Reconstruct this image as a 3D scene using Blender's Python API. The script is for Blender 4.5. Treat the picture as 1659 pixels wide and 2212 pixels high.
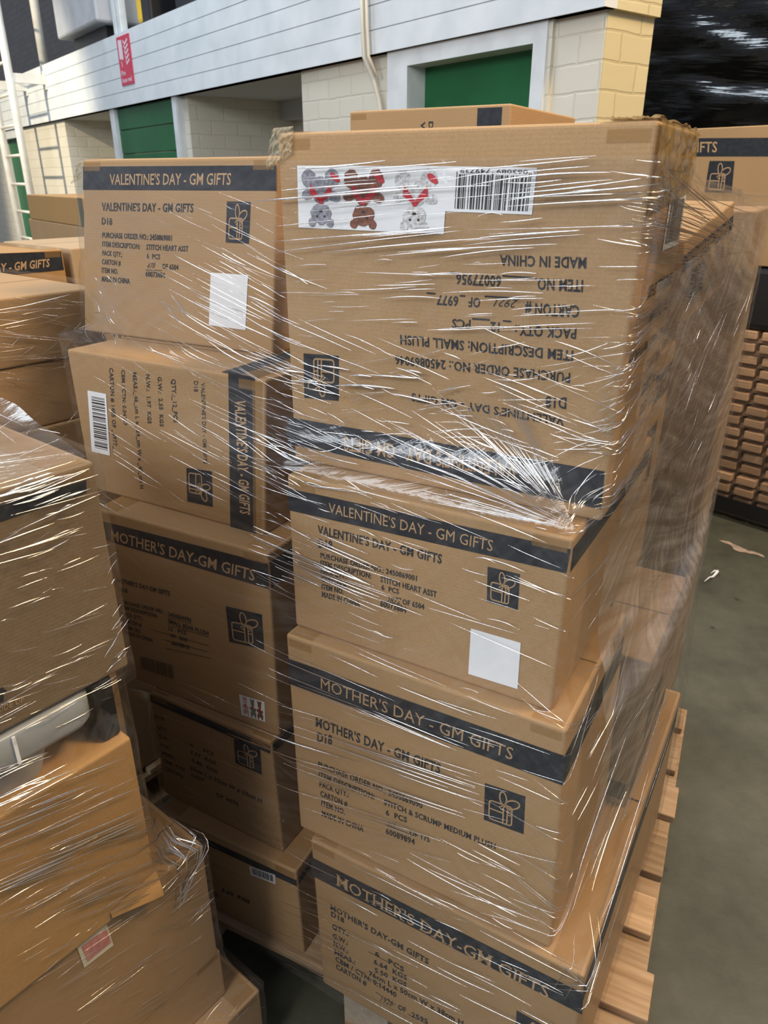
import bpy, bmesh, math, random
from mathutils import Vector, Matrix, noise
for o in list(bpy.data.objects): bpy.data.objects.remove(o)
COL = bpy.context.scene.collection
SC = bpy.context.scene
V = Vector

# ------------------------------------------------------------------ camera, world, lights, exposure
f, th, ro, HC = (1592.83, 0.42482, -0.00066, 1.6082)
cam_data = bpy.data.cameras.new('camera'); cam = bpy.data.objects.new('camera', cam_data); COL.objects.link(cam)
cam_data.sensor_fit = 'HORIZONTAL'; cam_data.sensor_width = 36; cam_data.lens = 36*f/1659
cam_data.clip_start = .02; cam_data.clip_end = 100
fwd = V((0, math.cos(th), -math.sin(th))); upv = V((0, math.sin(th), math.cos(th))); rt = V((1, 0, 0))
r2 = math.cos(ro)*rt+math.sin(ro)*upv; u2 = -math.sin(ro)*rt+math.cos(ro)*upv
cam.matrix_world = Matrix(((r2.x, u2.x, -fwd.x, 0), (r2.y, u2.y, -fwd.y, 0), (r2.z, u2.z, -fwd.z, HC), (0, 0, 0, 1)))
cam_data.dof.use_dof = True; cam_data.dof.focus_distance = 1.2; cam_data.dof.aperture_fstop = 14
SC.camera = cam
SC.view_settings.view_transform = 'Standard'; SC.view_settings.look = 'None'
SC.view_settings.gamma = 1; SC.view_settings.use_curve_mapping = False
SC.view_settings.exposure = -.40
SC.cycles.max_bounces = 8; SC.cycles.diffuse_bounces = 3; SC.cycles.glossy_bounces = 3
SC.cycles.transparent_max_bounces = 24; SC.cycles.transmission_bounces = 4
SC.cycles.caustics_reflective = False; SC.cycles.caustics_refractive = False
SC.cycles.sample_clamp_indirect = 4
wd = bpy.data.worlds.new('World'); SC.world = wd; wd.use_nodes = True
wd.node_tree.nodes['Background'].inputs[0].default_value = (.80, .86, 1, 1)
wd.node_tree.nodes['Background'].inputs[1].default_value = .5

def area(name, loc, target, sx, sy, power, color):
    l = bpy.data.lights.new(name, 'AREA'); l.shape = 'RECTANGLE'; l.size = sx; l.size_y = sy
    l.energy = power; l.color = color
    o = bpy.data.objects.new(name, l); COL.objects.link(o); o.location = loc
    o.rotation_euler = (V(target)-V(loc)).to_track_quat('-Z', 'Y').to_euler()
    return o
area('daylight_opening', (-4.4, -2.6, 4.0), (0, 1, 1.0), 3.4, 1.6, 345, (.86, .93, 1))
area('fill_light_near', (-1.5, -1.7, 4.6), (-.1, 1.1, .6), .6, 3.0, 140, (1, .93, .84))  # added frontal fill above and behind the camera, not a known fixture
area('strip_light_far', (2.6, 4.5, 5.6), (2.4, 4.4, 0), .5, 3.4, 170, (1, .92, .82))
area('fill_light_aisle', (2.6, .6, 5.2), (1.8, 2.6, 0), .5, 3.0, 130, (1, .93, .84))  # added fill to brighten the pallets across the aisle, no fixture known
area('sodium_lamp', (2.7, .7, 4.8), (.4, 1.3, .4), .8, .8, 215, (1, .64, .25))
area('yard_skylight', (-2.8, 5.2, 7.3), (-1.4, 6.6, 1.5), 1.6, 5, 540, (.80, .91, 1))
sl = bpy.data.lights.new('sun_through_rooflight', 'SPOT'); sl.energy = 6600; sl.color = (1, .86, .62); sl.spot_size = .50; sl.spot_blend = .45; sl.shadow_soft_size = .16
so = bpy.data.objects.new('sun_through_rooflight', sl); COL.objects.link(so); so.location = (-9.5, 2.6, 6.4)
so.rotation_euler = (V((-4.3, 9.6, 1.6))-V(so.location)).to_track_quat('-Z', 'Y').to_euler()

# ------------------------------------------------------------------ materials
def mat(name, color=(.5, .5, .5), rough=.6, spec=.5, metal=0, **kw):
    m = bpy.data.materials.new(name); m.use_nodes = True
    b = m.node_tree.nodes['Principled BSDF']
    b.inputs['Base Color'].default_value = (*color, 1); b.inputs['Roughness'].default_value = rough
    b.inputs['Specular IOR Level'].default_value = spec; b.inputs['Metallic'].default_value = metal
    return m
def NT(m): return m.node_tree.nodes, m.node_tree.links, m.node_tree.nodes['Principled BSDF']
def noisy(m, c1, c2, scale, bump=.0, coord='Object', stretch=(1, 1, 1), detail=4, bscale=None, dist=.002):
    n, l, b = NT(m)
    tc = n.new('ShaderNodeTexCoord'); mp = n.new('ShaderNodeMapping'); mp.inputs['Scale'].default_value = stretch
    l.new(tc.outputs[coord], mp.inputs[0])
    t = n.new('ShaderNodeTexNoise'); t.inputs['Scale'].default_value = scale; t.inputs['Detail'].default_value = detail
    l.new(mp.outputs[0], t.inputs[0])
    r = n.new('ShaderNodeValToRGB'); r.color_ramp.elements[0].color = (*c1, 1); r.color_ramp.elements[1].color = (*c2, 1)
    r.color_ramp.elements[0].position = .3; r.color_ramp.elements[1].position = .7
    l.new(t.outputs[0], r.inputs[0]); l.new(r.outputs[0], b.inputs['Base Color'])
    if bump:
        t2 = n.new('ShaderNodeTexNoise'); t2.inputs['Scale'].default_value = bscale or scale; l.new(mp.outputs[0], t2.inputs[0])
        bp = n.new('ShaderNodeBump'); bp.inputs['Strength'].default_value = bump; bp.inputs['Distance'].default_value = dist
        l.new(t2.outputs[0], bp.inputs['Height']); l.new(bp.outputs[0], b.inputs['Normal'])
    return m
def kraft(name, c, flute=(0, 0, 330)):
    m = mat(name, c, .72, .3); n, l, b = NT(m)
    tc = n.new('ShaderNodeTexCoord')
    t = n.new('ShaderNodeTexNoise'); t.inputs['Scale'].default_value = 420; t.inputs['Detail'].default_value = 3; l.new(tc.outputs['Object'], t.inputs[0])
    t2 = n.new('ShaderNodeTexNoise'); t2.inputs['Scale'].default_value = 7; l.new(tc.outputs['Object'], t2.inputs[0])
    oi = n.new('ShaderNodeObjectInfo')
    r = n.new('ShaderNodeMix'); r.data_type = 'RGBA'
    r.inputs[6].default_value = (*[x*.80 for x in c], 1); r.inputs[7].default_value = (*[x*1.16 for x in c], 1); l.new(t.outputs[0], r.inputs[0])
    h = n.new('ShaderNodeHueSaturation')
    ma = n.new('ShaderNodeMath'); ma.operation = 'MULTIPLY_ADD'; ma.inputs[1].default_value = .16; ma.inputs[2].default_value = .80; l.new(t2.outputs[0], ma.inputs[0])
    mb = n.new('ShaderNodeMath'); mb.operation = 'MULTIPLY_ADD'; mb.inputs[1].default_value = .16; l.new(oi.outputs['Random'], mb.inputs[0]); l.new(ma.outputs[0], mb.inputs[2])
    l.new(mb.outputs[0], h.inputs['Value']); l.new(r.outputs[2], h.inputs['Color']); l.new(h.outputs[0], b.inputs['Base Color'])
    w = n.new('ShaderNodeTexWave'); w.wave_type = 'BANDS'; w.bands_direction = 'Z'; w.inputs['Scale'].default_value = 60; w.inputs['Distortion'].default_value = .6
    l.new(tc.outputs['Object'], w.inputs[0])
    ad = n.new('ShaderNodeMath'); ad.operation = 'MULTIPLY_ADD'; ad.inputs[1].default_value = .12; l.new(w.outputs[1], ad.inputs[0]); l.new(t2.outputs[0], ad.inputs[2])
    bp = n.new('ShaderNodeBump'); bp.inputs['Strength'].default_value = .25; bp.inputs['Distance'].default_value = .002
    l.new(ad.outputs[0], bp.inputs['Height']); l.new(bp.outputs[0], b.inputs['Normal'])
    return m
M = {}
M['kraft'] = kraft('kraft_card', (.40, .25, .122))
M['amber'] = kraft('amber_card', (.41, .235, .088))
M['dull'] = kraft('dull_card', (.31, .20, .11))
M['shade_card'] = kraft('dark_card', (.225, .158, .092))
M['grey_card'] = kraft('greyish_card', (.44, .31, .18))
M['ink'] = noisy(mat('printing_ink', (.02, .023, .03), .6, .25), (.013, .016, .022), (.028, .032, .04), 60)
M['ink_text'] = mat('text_ink', (.03, .032, .037), .7, .2)
M['ink_soft'] = mat('faded_ink', (.09, .065, .045), .7, .2)
M['kraft_ink'] = mat('bare_card_lettering', (.42, .275, .15), .75, .25)
M['white'] = noisy(mat('white_label', (.78, .79, .82), .45, .4), (.74, .76, .79), (.82, .83, .85), 20)
M['cream'] = mat('cream_label', (.70, .66, .52), .5, .4)
M['black'] = mat('label_black', (.012, .012, .014), .5, .4)
M['tape'] = mat('brown_tape', (.38, .215, .075), .14, .6)
M['tape'].node_tree.nodes['Principled BSDF'].inputs['Alpha'].default_value = .38
M['tape_gold'] = mat('golden_tape', (.30, .20, .06), .16, .6); M['tape_gold'].node_tree.nodes['Principled BSDF'].inputs['Alpha'].default_value = .7
M['clear_tab'] = mat('clear_tape_tab', (.55, .48, .33), .12, .6); M['clear_tab'].node_tree.nodes['Principled BSDF'].inputs['Alpha'].default_value = .35
M['red'] = mat('ribbon_red', (.52, .006, .02), .5)
M['pink'] = noisy(mat('pink_print', (.62, .23, .22), .6), (.50, .16, .17), (.68, .32, .30), 120)
for k, c in (('bear_grey', (.27, .28, .33)), ('bear_brown', (.20, .062, .028)), ('bear_white', (.62, .61, .62)), ('bear_green', (.13, .16, .12)), ('bear_pink', (.56, .36, .34)), ('nose', (.02, .015, .015))):
    M[k] = noisy(mat(k+'_print', c, .6), [x*.55 for x in c], [min(1, x*1.3) for x in c], 260)
M['sign_red'] = mat('sign_red', (.62, .035, .085), .4); M['sign_white'] = mat('sign_white', (.78, .66, .72), .4)
M['boards'] = noisy(mat('white_boards', (.70, .74, .76), .5, .4), (.62, .66, .68), (.74, .77, .79), 5, .15, bscale=40)
M['frame_white'] = noisy(mat('white_gloss', (.70, .73, .75), .38, .5), (.60, .62, .62), (.74, .77, .78), 7)
M['green'] = noisy(mat('green_paint', (.009, .11, .034), .45, .4), (.008, .095, .028), (.011, .13, .040), 3)
M['soffit'] = mat('soffit_paint', (.5, .5, .48), .7)
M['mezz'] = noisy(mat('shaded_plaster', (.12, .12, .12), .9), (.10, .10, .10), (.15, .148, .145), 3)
M['pole'] = noisy(mat('pole_paint', (.74, .72, .66), .35, .5), (.66, .63, .56), (.78, .76, .71), 10)
M['steel'] = noisy(mat('grey_steel', (.46, .47, .49), .45, .5), (.36, .37, .39), (.52, .53, .56), 4)
M['yellow'] = mat('yellow_plastic', (.8, .5, .02), .4); M['case'] = mat('black_plastic', (.012, .012, .014), .4)
M['olive'] = mat('dark_green_band', (.03, .055, .025), .6)
M['tray'] = mat('clear_tray', (.50, .54, .56), .2, .5); M['tray'].node_tree.nodes['Principled BSDF'].inputs['Alpha'].default_value = .62
M['crate'] = mat('grey_crate', (.34, .33, .31), .45)
M['wood'] = noisy(mat('pallet_wood', (.46, .32, .19), .75, .25), (.34, .22, .12), (.54, .38, .24), 5, .4, stretch=(1, 14, 14), bscale=9)
M['wood_old'] = noisy(mat('old_pallet_wood', (.42, .25, .14), .8, .25), (.36, .22, .13), (.60, .38, .22), 6, .4, stretch=(14, 1, 14), bscale=9)
M['block'] = noisy(mat('block_end_grain', (.36, .29, .22), .85, .2), (.26, .21, .16), (.42, .35, .27), 30, .5)
M['paint_mark'] = noisy(mat('floor_paint', (.40, .27, .18), .8), (.24, .2, .16), (.48, .33, .24), 30)

def vary(m, lo, hi):
    n, l, b = NT(m); src = b.inputs['Base Color'].links[0].from_socket; oi = n.new('ShaderNodeObjectInfo'); hs = n.new('ShaderNodeHueSaturation')
    mr = n.new('ShaderNodeMapRange'); mr.inputs[3].default_value = lo; mr.inputs[4].default_value = hi; l.new(oi.outputs['Random'], mr.inputs[0])
    l.new(mr.outputs[0], hs.inputs['Value']); l.new(src, hs.inputs['Color']); l.new(hs.outputs[0], b.inputs['Base Color'])
vary(M['wood'], .55, 1.05); vary(M['wood_old'], .7, 1.15)
def brick(name, c1, c2, cm):
    m = mat(name, c1, .55, .35); n, l, b = NT(m)
    tc = n.new('ShaderNodeTexCoord'); uv = n.new('ShaderNodeUVMap')
    t = n.new('ShaderNodeTexBrick'); t.inputs['Scale'].default_value = 1; t.inputs['Brick Width'].default_value = .225; t.inputs['Row Height'].default_value = .1
    t.inputs['Mortar Size'].default_value = .007; t.inputs['Mortar Smooth'].default_value = .6
    t.inputs['Color1'].default_value = (*c1, 1); t.inputs['Color2'].default_value = (*c2, 1); t.inputs['Mortar'].default_value = (*cm, 1)
    nz = n.new('ShaderNodeTexNoise'); nz.inputs['Scale'].default_value = 6; l.new(tc.outputs['UV'], nz.inputs[0])
    mx = n.new('ShaderNodeMix'); mx.data_type = 'VECTOR'; mx.inputs[0].default_value = .02
    l.new(tc.outputs['UV'], mx.inputs[4]); l.new(nz.outputs[1], mx.inputs[5]); l.new(mx.outputs[1], t.inputs[0])
    l.new(t.outputs[0], b.inputs['Base Color'])
    ad = n.new('ShaderNodeMath'); ad.operation = 'MULTIPLY_ADD'; ad.inputs[1].default_value = -1; l.new(t.outputs[1], ad.inputs[0])
    nz2 = n.new('ShaderNodeTexNoise'); nz2.inputs['Scale'].default_value = 20; l.new(tc.outputs['UV'], nz2.inputs[0])
    ms = n.new('ShaderNodeMath'); ms.operation = 'MULTIPLY'; ms.inputs[1].default_value = .5; l.new(nz2.outputs[0], ms.inputs[0]); l.new(ms.outputs[0], ad.inputs[2])
    bp = n.new('ShaderNodeBump'); bp.inputs['Strength'].default_value = .4; bp.inputs['Distance'].default_value = .006
    l.new(ad.outputs[0], bp.inputs['Height']); l.new(bp.outputs[0], b.inputs['Normal'])
    return m
M['brick'] = brick('painted_brick', (.64, .60, .50), (.67, .63, .53), (.61, .57, .47))
M['brick_yellow'] = brick('yellowed_brick', (.60, .53, .32), (.63, .56, .35), (.53, .46, .27))
M['brick_grey'] = brick('grey_brick', (.16, .155, .15), (.19, .185, .18), (.13, .125, .12))
fl = mat('concrete', (.12, .13, .12), .55, .4); n, l, b = NT(fl)
tc = n.new('ShaderNodeTexCoord')
a1 = n.new('ShaderNodeTexNoise'); a1.inputs['Scale'].default_value = 3.0; a1.inputs['Detail'].default_value = 12; a1.inputs['Roughness'].default_value = .72; l.new(tc.outputs['Object'], a1.inputs[0])
rr = n.new('ShaderNodeValToRGB'); e = rr.color_ramp.elements; e[0].position = .3; e[0].color = (.034, .036, .025, 1); e[1].position = .72; e[1].color = (.095, .096, .069, 1)
l.new(a1.outputs[0], rr.inputs[0])
a2 = n.new('ShaderNodeTexVoronoi'); a2.inputs['Scale'].default_value = 7; l.new(tc.outputs['Object'], a2.inputs[0])
r3 = n.new('ShaderNodeValToRGB'); e = r3.color_ramp.elements; e[0].position = .04; e[0].color = (.35, .35, .35, 1); e[1].position = .1; e[1].color = (1, 1, 1, 1); l.new(a2.outputs[0], r3.inputs[0])
mx = n.new('ShaderNodeMix'); mx.data_type = 'RGBA'; mx.blend_type = 'MULTIPLY'; mx.inputs[0].default_value = .8; l.new(rr.outputs[0], mx.inputs[6]); l.new(r3.outputs[0], mx.inputs[7])
l.new(mx.outputs[2], b.inputs['Base Color'])
a3 = n.new('ShaderNodeTexNoise'); a3.inputs['Scale'].default_value = 90; l.new(tc.outputs['Object'], a3.inputs[0])
bp = n.new('ShaderNodeBump'); bp.inputs['Strength'].default_value = .12; bp.inputs['Distance'].default_value = .003; l.new(a3.outputs[0], bp.inputs['Height']); l.new(bp.outputs[0], b.inputs['Normal'])
M['floor'] = fl

def film(name, tint, gloss, haze, ang1, ang2, fine, bumpd=.004):
    """clear stretch film: fresnel sheen over see-through, wrinkled across its pull, a little milky where it bunches"""
    m = bpy.data.materials.new(name); m.use_nodes = True; n = m.node_tree.nodes; l = m.node_tree.links; n.clear()
    out = n.new('ShaderNodeOutputMaterial'); uv = n.new('ShaderNodeTexCoord')
    hs = []
    for ang, sc in ((ang1, fine), (ang2, fine*.8)):
        rot = n.new('ShaderNodeMapping'); rot.inputs['Rotation'].default_value = (0, 0, ang); l.new(uv.outputs['UV'], rot.inputs[0])
        mp = n.new('ShaderNodeMapping'); mp.inputs['Scale'].default_value = (1.3, sc, 1); l.new(rot.outputs[0], mp.inputs[0])
        t = n.new('ShaderNodeTexNoise'); t.inputs['Scale'].default_value = 1; t.inputs['Detail'].default_value = 3; t.inputs['Roughness'].default_value = .55; l.new(mp.outputs[0], t.inputs[0])
        hs.append(t)
    big = n.new('ShaderNodeTexNoise'); big.inputs['Scale'].default_value = 4; l.new(uv.outputs['UV'], big.inputs[0])
    mxh = n.new('ShaderNodeMix'); l.new(big.outputs[0], mxh.inputs[0]); l.new(hs[0].outputs[0], mxh.inputs[2]); l.new(hs[1].outputs[0], mxh.inputs[3])
    bp = n.new('ShaderNodeBump'); bp.inputs['Strength'].default_value = 1; bp.inputs['Distance'].default_value = bumpd; l.new(mxh.outputs[0], bp.inputs['Height'])
    fr = n.new('ShaderNodeFresnel'); fr.inputs[0].default_value = 1.5; l.new(bp.outputs[0], fr.inputs[1])
    fm = n.new('ShaderNodeMath'); fm.operation = 'MULTIPLY'; fm.inputs[1].default_value = gloss; fm.use_clamp = True; l.new(fr.outputs[0], fm.inputs[0])
    cap = n.new('ShaderNodeMath'); cap.operation = 'MINIMUM'; cap.inputs[1].default_value = .17; l.new(fm.outputs[0], cap.inputs[0])
    tr = n.new('ShaderNodeBsdfTransparent'); tr.inputs[0].default_value = (*tint, 1)
    gl = n.new('ShaderNodeBsdfGlossy'); gl.inputs['Roughness'].default_value = .13; l.new(bp.outputs[0], gl.inputs['Normal'])
    df = n.new('ShaderNodeBsdfDiffuse'); df.inputs[0].default_value = (.75, .73, .70, 1)
    rp = n.new('ShaderNodeMapRange'); rp.inputs[1].default_value = .45; rp.inputs[2].default_value = .8; rp.inputs[3].default_value = haze*.15; rp.inputs[4].default_value = haze; l.new(mxh.outputs[0], rp.inputs[0])
    m1 = n.new('ShaderNodeMixShader'); l.new(rp.outputs[0], m1.inputs[0]); l.new(tr.outputs[0], m1.inputs[1]); l.new(df.outputs[0], m1.inputs[2])
    m2 = n.new('ShaderNodeMixShader'); l.new(cap.outputs[0], m2.inputs[0]); l.new(m1.outputs[0], m2.inputs[1]); l.new(gl.outputs[0], m2.inputs[2])
    l.new(m2.outputs[0], out.inputs[0])
    return m
M['film'] = film('stretch_film', (.985, .985, .98), 0.9, .07, .25, -.35, 70, .0016)
M['film_thick'] = film('doubled_film', (.93, .925, .92), 1.2, .30, -.5, .35, 55, .003)
M['film_black'] = film('black_film', (.004, .004, .005), 1.6, .0, .1, .25, 40, .006)
def crease(name, g):
    m = bpy.data.materials.new(name); m.use_nodes = True; n = m.node_tree.nodes; l = m.node_tree.links; n.clear()
    out = n.new('ShaderNodeOutputMaterial'); tr = n.new('ShaderNodeBsdfTransparent'); gl = n.new('ShaderNodeBsdfGlossy'); gl.inputs['Roughness'].default_value = .14
    gl.inputs[0].default_value = (1, 1, 1, 1)
    mi = n.new('ShaderNodeMixShader'); mi.inputs[0].default_value = g
    l.new(tr.outputs[0], mi.inputs[1]); l.new(gl.outputs[0], mi.inputs[2]); l.new(mi.outputs[0], out.inputs[0])
    return m
M['crease'] = crease('gathered_film', .6)

# ------------------------------------------------------------------ mesh helpers
class MB:
    def __init__(s): s.v = []; s.f = []; s.m = []; s.uv = []
    def quad(s, a, b, c, d, m=0, uv=None):
        k = len(s.v); s.v += [V(a), V(b), V(c), V(d)]; s.f.append((k, k+1, k+2, k+3)); s.m.append(m); s.uv.append(uv)
    def poly(s, pts, m=0):
        k = len(s.v); s.v += [V(p) for p in pts]; s.f.append(tuple(range(k, k+len(pts)))); s.m.append(m); s.uv.append(None)
    def hexa(s, c, m=0):
        k = len(s.v); s.v += [V(p) for p in c]
        for q in ((3, 2, 1, 0), (4, 5, 6, 7), (0, 1, 5, 4), (1, 2, 6, 5), (2, 3, 7, 6), (3, 0, 4, 7)):
            s.f.append(tuple(k+i for i in q)); s.m.append(m); s.uv.append(None)
    def tube(s, pts, r, seg=8, m=0, taper=False):
        pts = [V(p) for p in pts]; k = len(s.v); N = len(pts)
        for i, p in enumerate(pts):
            t = (pts[min(i+1, N-1)]-pts[max(i-1, 0)]).normalized()
            a = t.cross(V((0, 0, 1)) if abs(t.z) < .9 else V((1, 0, 0))).normalized(); b2 = t.cross(a)
            rr = r*(math.sin(math.pi*(i+.35)/(N-.3)) if taper else 1)
            for j in range(seg):
                q = 2*math.pi*j/seg; s.v.append(p+(a*math.cos(q)+b2*math.sin(q))*rr)
        for i in range(N-1):
            for j in range(seg):
                j2 = (j+1) % seg
                s.f.append((k+i*seg+j, k+i*seg+j2, k+(i+1)*seg+j2, k+(i+1)*seg+j)); s.m.append(m); s.uv.append(None)
        if not taper:
            s.f.append(tuple(k+j for j in range(seg))[::-1]); s.f.append(tuple(k+(N-1)*seg+j for j in range(seg))); s.m += [m, m]; s.uv += [None, None]
    def build(s, name, mats, parent=None, smooth=False, bevel=0, seg=2):
        me = bpy.data.meshes.new(name)
        top = parent
        while top is not None and top.parent is not None: top = top.parent
        inv = top.matrix_world.inverted() if top is not None else Matrix()
        me.from_pydata([inv @ p for p in s.v], [], s.f)
        if not isinstance(mats, (list, tuple)): mats = [mats]
        for x in mats: me.materials.append(x)
        me.polygons.foreach_set('material_index', s.m)
        if any(s.uv):
            L = me.uv_layers.new(name='UVMap'); k = 0
            for fi, p in enumerate(me.polygons):
                for j in range(p.loop_total):
                    if s.uv[fi]: L.data[p.loop_start+j].uv = s.uv[fi][j]
        if smooth: me.polygons.foreach_set('use_smooth', [True]*len(me.polygons))
        o = bpy.data.objects.new(name, me); COL.objects.link(o)
        if bevel:
            bm = bmesh.new(); bm.from_mesh(me); bmesh.ops.remove_doubles(bm, verts=bm.verts, dist=1e-5)
            bmesh.ops.bevel(bm, geom=[e for e in bm.edges if len(e.link_faces) == 2 and e.calc_face_angle(0) > .5], offset=bevel, segments=seg, affect='EDGES', profile=.5)
            bm.to_mesh(me); bm.free()
        if parent is not None: o.parent = parent
        return o
def mw(o): bpy.context.view_layer.update(); return o
def tag(o, label=None, cat=None, group=None, kind=None):
    if label: o['label'] = label
    if cat: o['category'] = cat
    if group: o['group'] = group
    if kind: o['kind'] = kind
    return o
def thing(name, loc, rz, label, cat, group=None):
    o = bpy.data.objects.new(name, None); COL.objects.link(o); o.empty_display_size = .1
    o.location = loc; o.rotation_euler = (0, 0, rz); o.matrix_world = Matrix.Translation(V(loc)) @ Matrix.Rotation(rz, 4, 'Z')
    return tag(o, label, cat, group)
def obb(o, d, n, a0, a1, n0, n1, z0, z1):
    o = V((o[0], o[1], 0)); c = []
    for z in (z0, z1):
        for s, t in ((a0, n0), (a1, n0), (a1, n1), (a0, n1)): c.append(o+V(d)*s+V(n)*t+V((0, 0, z)))
    return c

# ------------------------------------------------------------------ lettering
FONT_CACHE = {}
SERIF = {'M': (0, 1), 'T': (.5,), 'H': (0, 1), 'E': (0,), 'R': (0, 1), 'D': (0,), 'A': (0, 1), 'Y': (.5,), 'I': (.5,), 'F': (0,), 'G': ()}
def glyphs(s):
    if s in FONT_CACHE: return FONT_CACHE[s]
    st = s[0] if s[0] in '^*~%#' else ''; body = s[1:] if st else s
    cu = bpy.data.curves.new('t', 'FONT'); cu.body = body; cu.size = 1; cu.resolution_u = 2; cu.fill_mode = 'FRONT'
    cu.offset = {'*': .024, '^': .012, '%': .0, '~': -.006, '#': .004}.get(st, .004)
    if st == '*': cu.space_character = 1.06
    if st == '~': cu.shear = .45
    ob = bpy.data.objects.new('t', cu); COL.objects.link(ob)
    me = bpy.data.meshes.new_from_object(ob)
    vs = [v.co.copy() for v in me.vertices]; fs = [tuple(p.vertices) for p in me.polygons]
    bpy.data.objects.remove(ob); bpy.data.meshes.remove(me); bpy.data.curves.remove(cu)
    x0 = min(v.x for v in vs); x1 = max(v.x for v in vs)
    cap = .729
    out = ([((v.x-x0)/(x1-x0), v.y/cap) for v in vs], fs)
    if st == '#':
        W = x1-x0; xs = sorted(range(len(vs)), key=lambda i: vs[i].x)
        # group the loose glyphs by their polygons' links, then foot every stem
        par = list(range(len(vs)))
        def find(a):
            while par[a] != a: par[a] = par[par[a]]; a = par[a]
            return a
        for fc in fs:
            for q in fc[1:]: par[find(fc[0])] = find(q)
        gr = {}
        for i in range(len(vs)): gr.setdefault(find(i), []).append(i)
        items = sorted(gr.values(), key=lambda g: min(vs[i].x for i in g))
        letters = [c for c in body if c != ' ']; pv, pf = list(out[0]), list(out[1])
        for c, g in zip(letters, items):
            a = min(vs[i].x for i in g); b_ = max(vs[i].x for i in g)
            for fx in SERIF.get(c, ()):
                wst = .05; cx = a+wst+(b_-a-2*wst)*fx
                for y in (0, 1):
                    if c in 'A' and y: continue
                    if c in 'TY' and y: continue
                    k = len(pv); yy = (0, .07) if y == 0 else (.93, 1)
                    pv += [((cx-.13-x0)/W, yy[0]), ((cx+.13-x0)/W, yy[0]), ((cx+.13-x0)/W, yy[1]), ((cx-.13-x0)/W, yy[1])]; pf.append((k, k+1, k+2, k+3))
        out = (pv, pf)
    FONT_CACHE[s] = out
    return out
def put_text(mb, s, O, X, Y, off, m=0):
    vs, fs = glyphs(s); O, X, Y = V(O), V(X), V(Y); nrm = X.cross(Y).normalized(); k = len(mb.v)
    mb.v += [O+X*a+Y*b_+nrm*off for a, b_ in vs]
    for fc in fs: mb.f.append(tuple(k+i for i in fc)); mb.m.append(m); mb.uv.append(None)
def bil(q, x, y):
    a, b_, c, d = (V(p) for p in q)
    return a*(1-x)*(1-y)+b_*x*(1-y)+c*x*y+d*(1-x)*y
def qn(q): return (V(q[1])-V(q[0])).cross(V(q[3])-V(q[0])).normalized()
def flat(mb, q, off, m=0):
    nr = qn(q); mb.quad(*[V(p)+nr*off for p in q], m)
def stroke(mb, q, pts, w, off, m=0, closed=False):
    nr = qn(q); P = [V((x, y)) for x, y in pts]; N = len(P); L, R_ = [], []
    for i in range(N):
        a = P[(i-1) % N] if closed or i else P[i]; b_ = P[(i+1) % N] if closed or i < N-1 else P[i]
        t = (b_-a); t = t.normalized() if t.length else V((1, 0)); pn = V((-t.y, t.x))*w/2
        L.append(bil(q, *(P[i]+pn))+nr*off); R_.append(bil(q, *(P[i]-pn))+nr*off)
    for i in range(N if closed else N-1):
        j = (i+1) % N; mb.quad(R_[i], R_[j], L[j], L[i], m)
def blob(mb, q, cx, cy, rx, ry, off, m=0, rot=0, rough=.06, seed=0, n=22):
    nr = qn(q); rnd = random.Random(seed+int(cx*999)+int(cy*777)); pts = []
    for i in range(n):
        a = 2*math.pi*i/n; r = 1+rnd.uniform(-rough, rough); x = rx*r*math.cos(a); y = ry*r*math.sin(a)
        pts.append(bil(q, cx+x*math.cos(rot)-y*math.sin(rot), cy+x*math.sin(rot)+y*math.cos(rot))+nr*off)
    mb.poly(pts, m)
def arcpts(cx, cy, rx, ry, a0, a1, n=10, rot=0):
    o = []
    for i in range(n+1):
        a = a0+(a1-a0)*i/n; x = rx*math.cos(a); y = ry*math.sin(a); o.append((cx+x*math.cos(rot)-y*math.sin(rot), cy+x*math.sin(rot)+y*math.cos(rot)))
    return o
def gift_emblem(q, parent, off=.0007):
    mb = MB(); flat(mb, q, off); e = mb.build('gift_emblem', M['ink'], parent)
    g = MB(); o2 = off+.0004; w = .035; pi = math.pi
    r = .07; x0, x1, y0, y1 = .13, .70, .10, .60
    box = arcpts(x1-r, y1-r, r, r, 0, pi/2, 4)+arcpts(x0+r, y1-r, r, r, pi/2, pi, 4)+arcpts(x0+r, y0+r, r, r, pi, 1.5*pi, 4)+arcpts(x1-r, y0+r, r, r, 1.5*pi, 2*pi, 4)
    stroke(g, q, box, w, o2, closed=True)
    stroke(g, q, [(.13, .38), (.47, .37)], w, o2); stroke(g, q, [(.58, .37), (.70, .37)], w, o2)
    stroke(g, q, [(.48, .10), (.49, .50)], w, o2); stroke(g, q, [(.58, .10), (.59, .48)], w, o2)
    stroke(g, q, arcpts(.47, .76, .085, .17, 0, 2*pi, 18, .12), w, o2, closed=True)
    stroke(g, q, arcpts(.70, .67, .19, .105, 0, 2*pi, 18, .45), w, o2, closed=True)
    stroke(g, q, [(.52, .60), (.38, .50), (.44, .44), (.53, .58)], w*.9, o2)
    stroke(g, q, [(.55, .58), (.62, .44), (.70, .46), (.57, .59)], w*.9, o2)
    g.build('gift_drawing', M['kraft_ink'], e)
    return e
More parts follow.
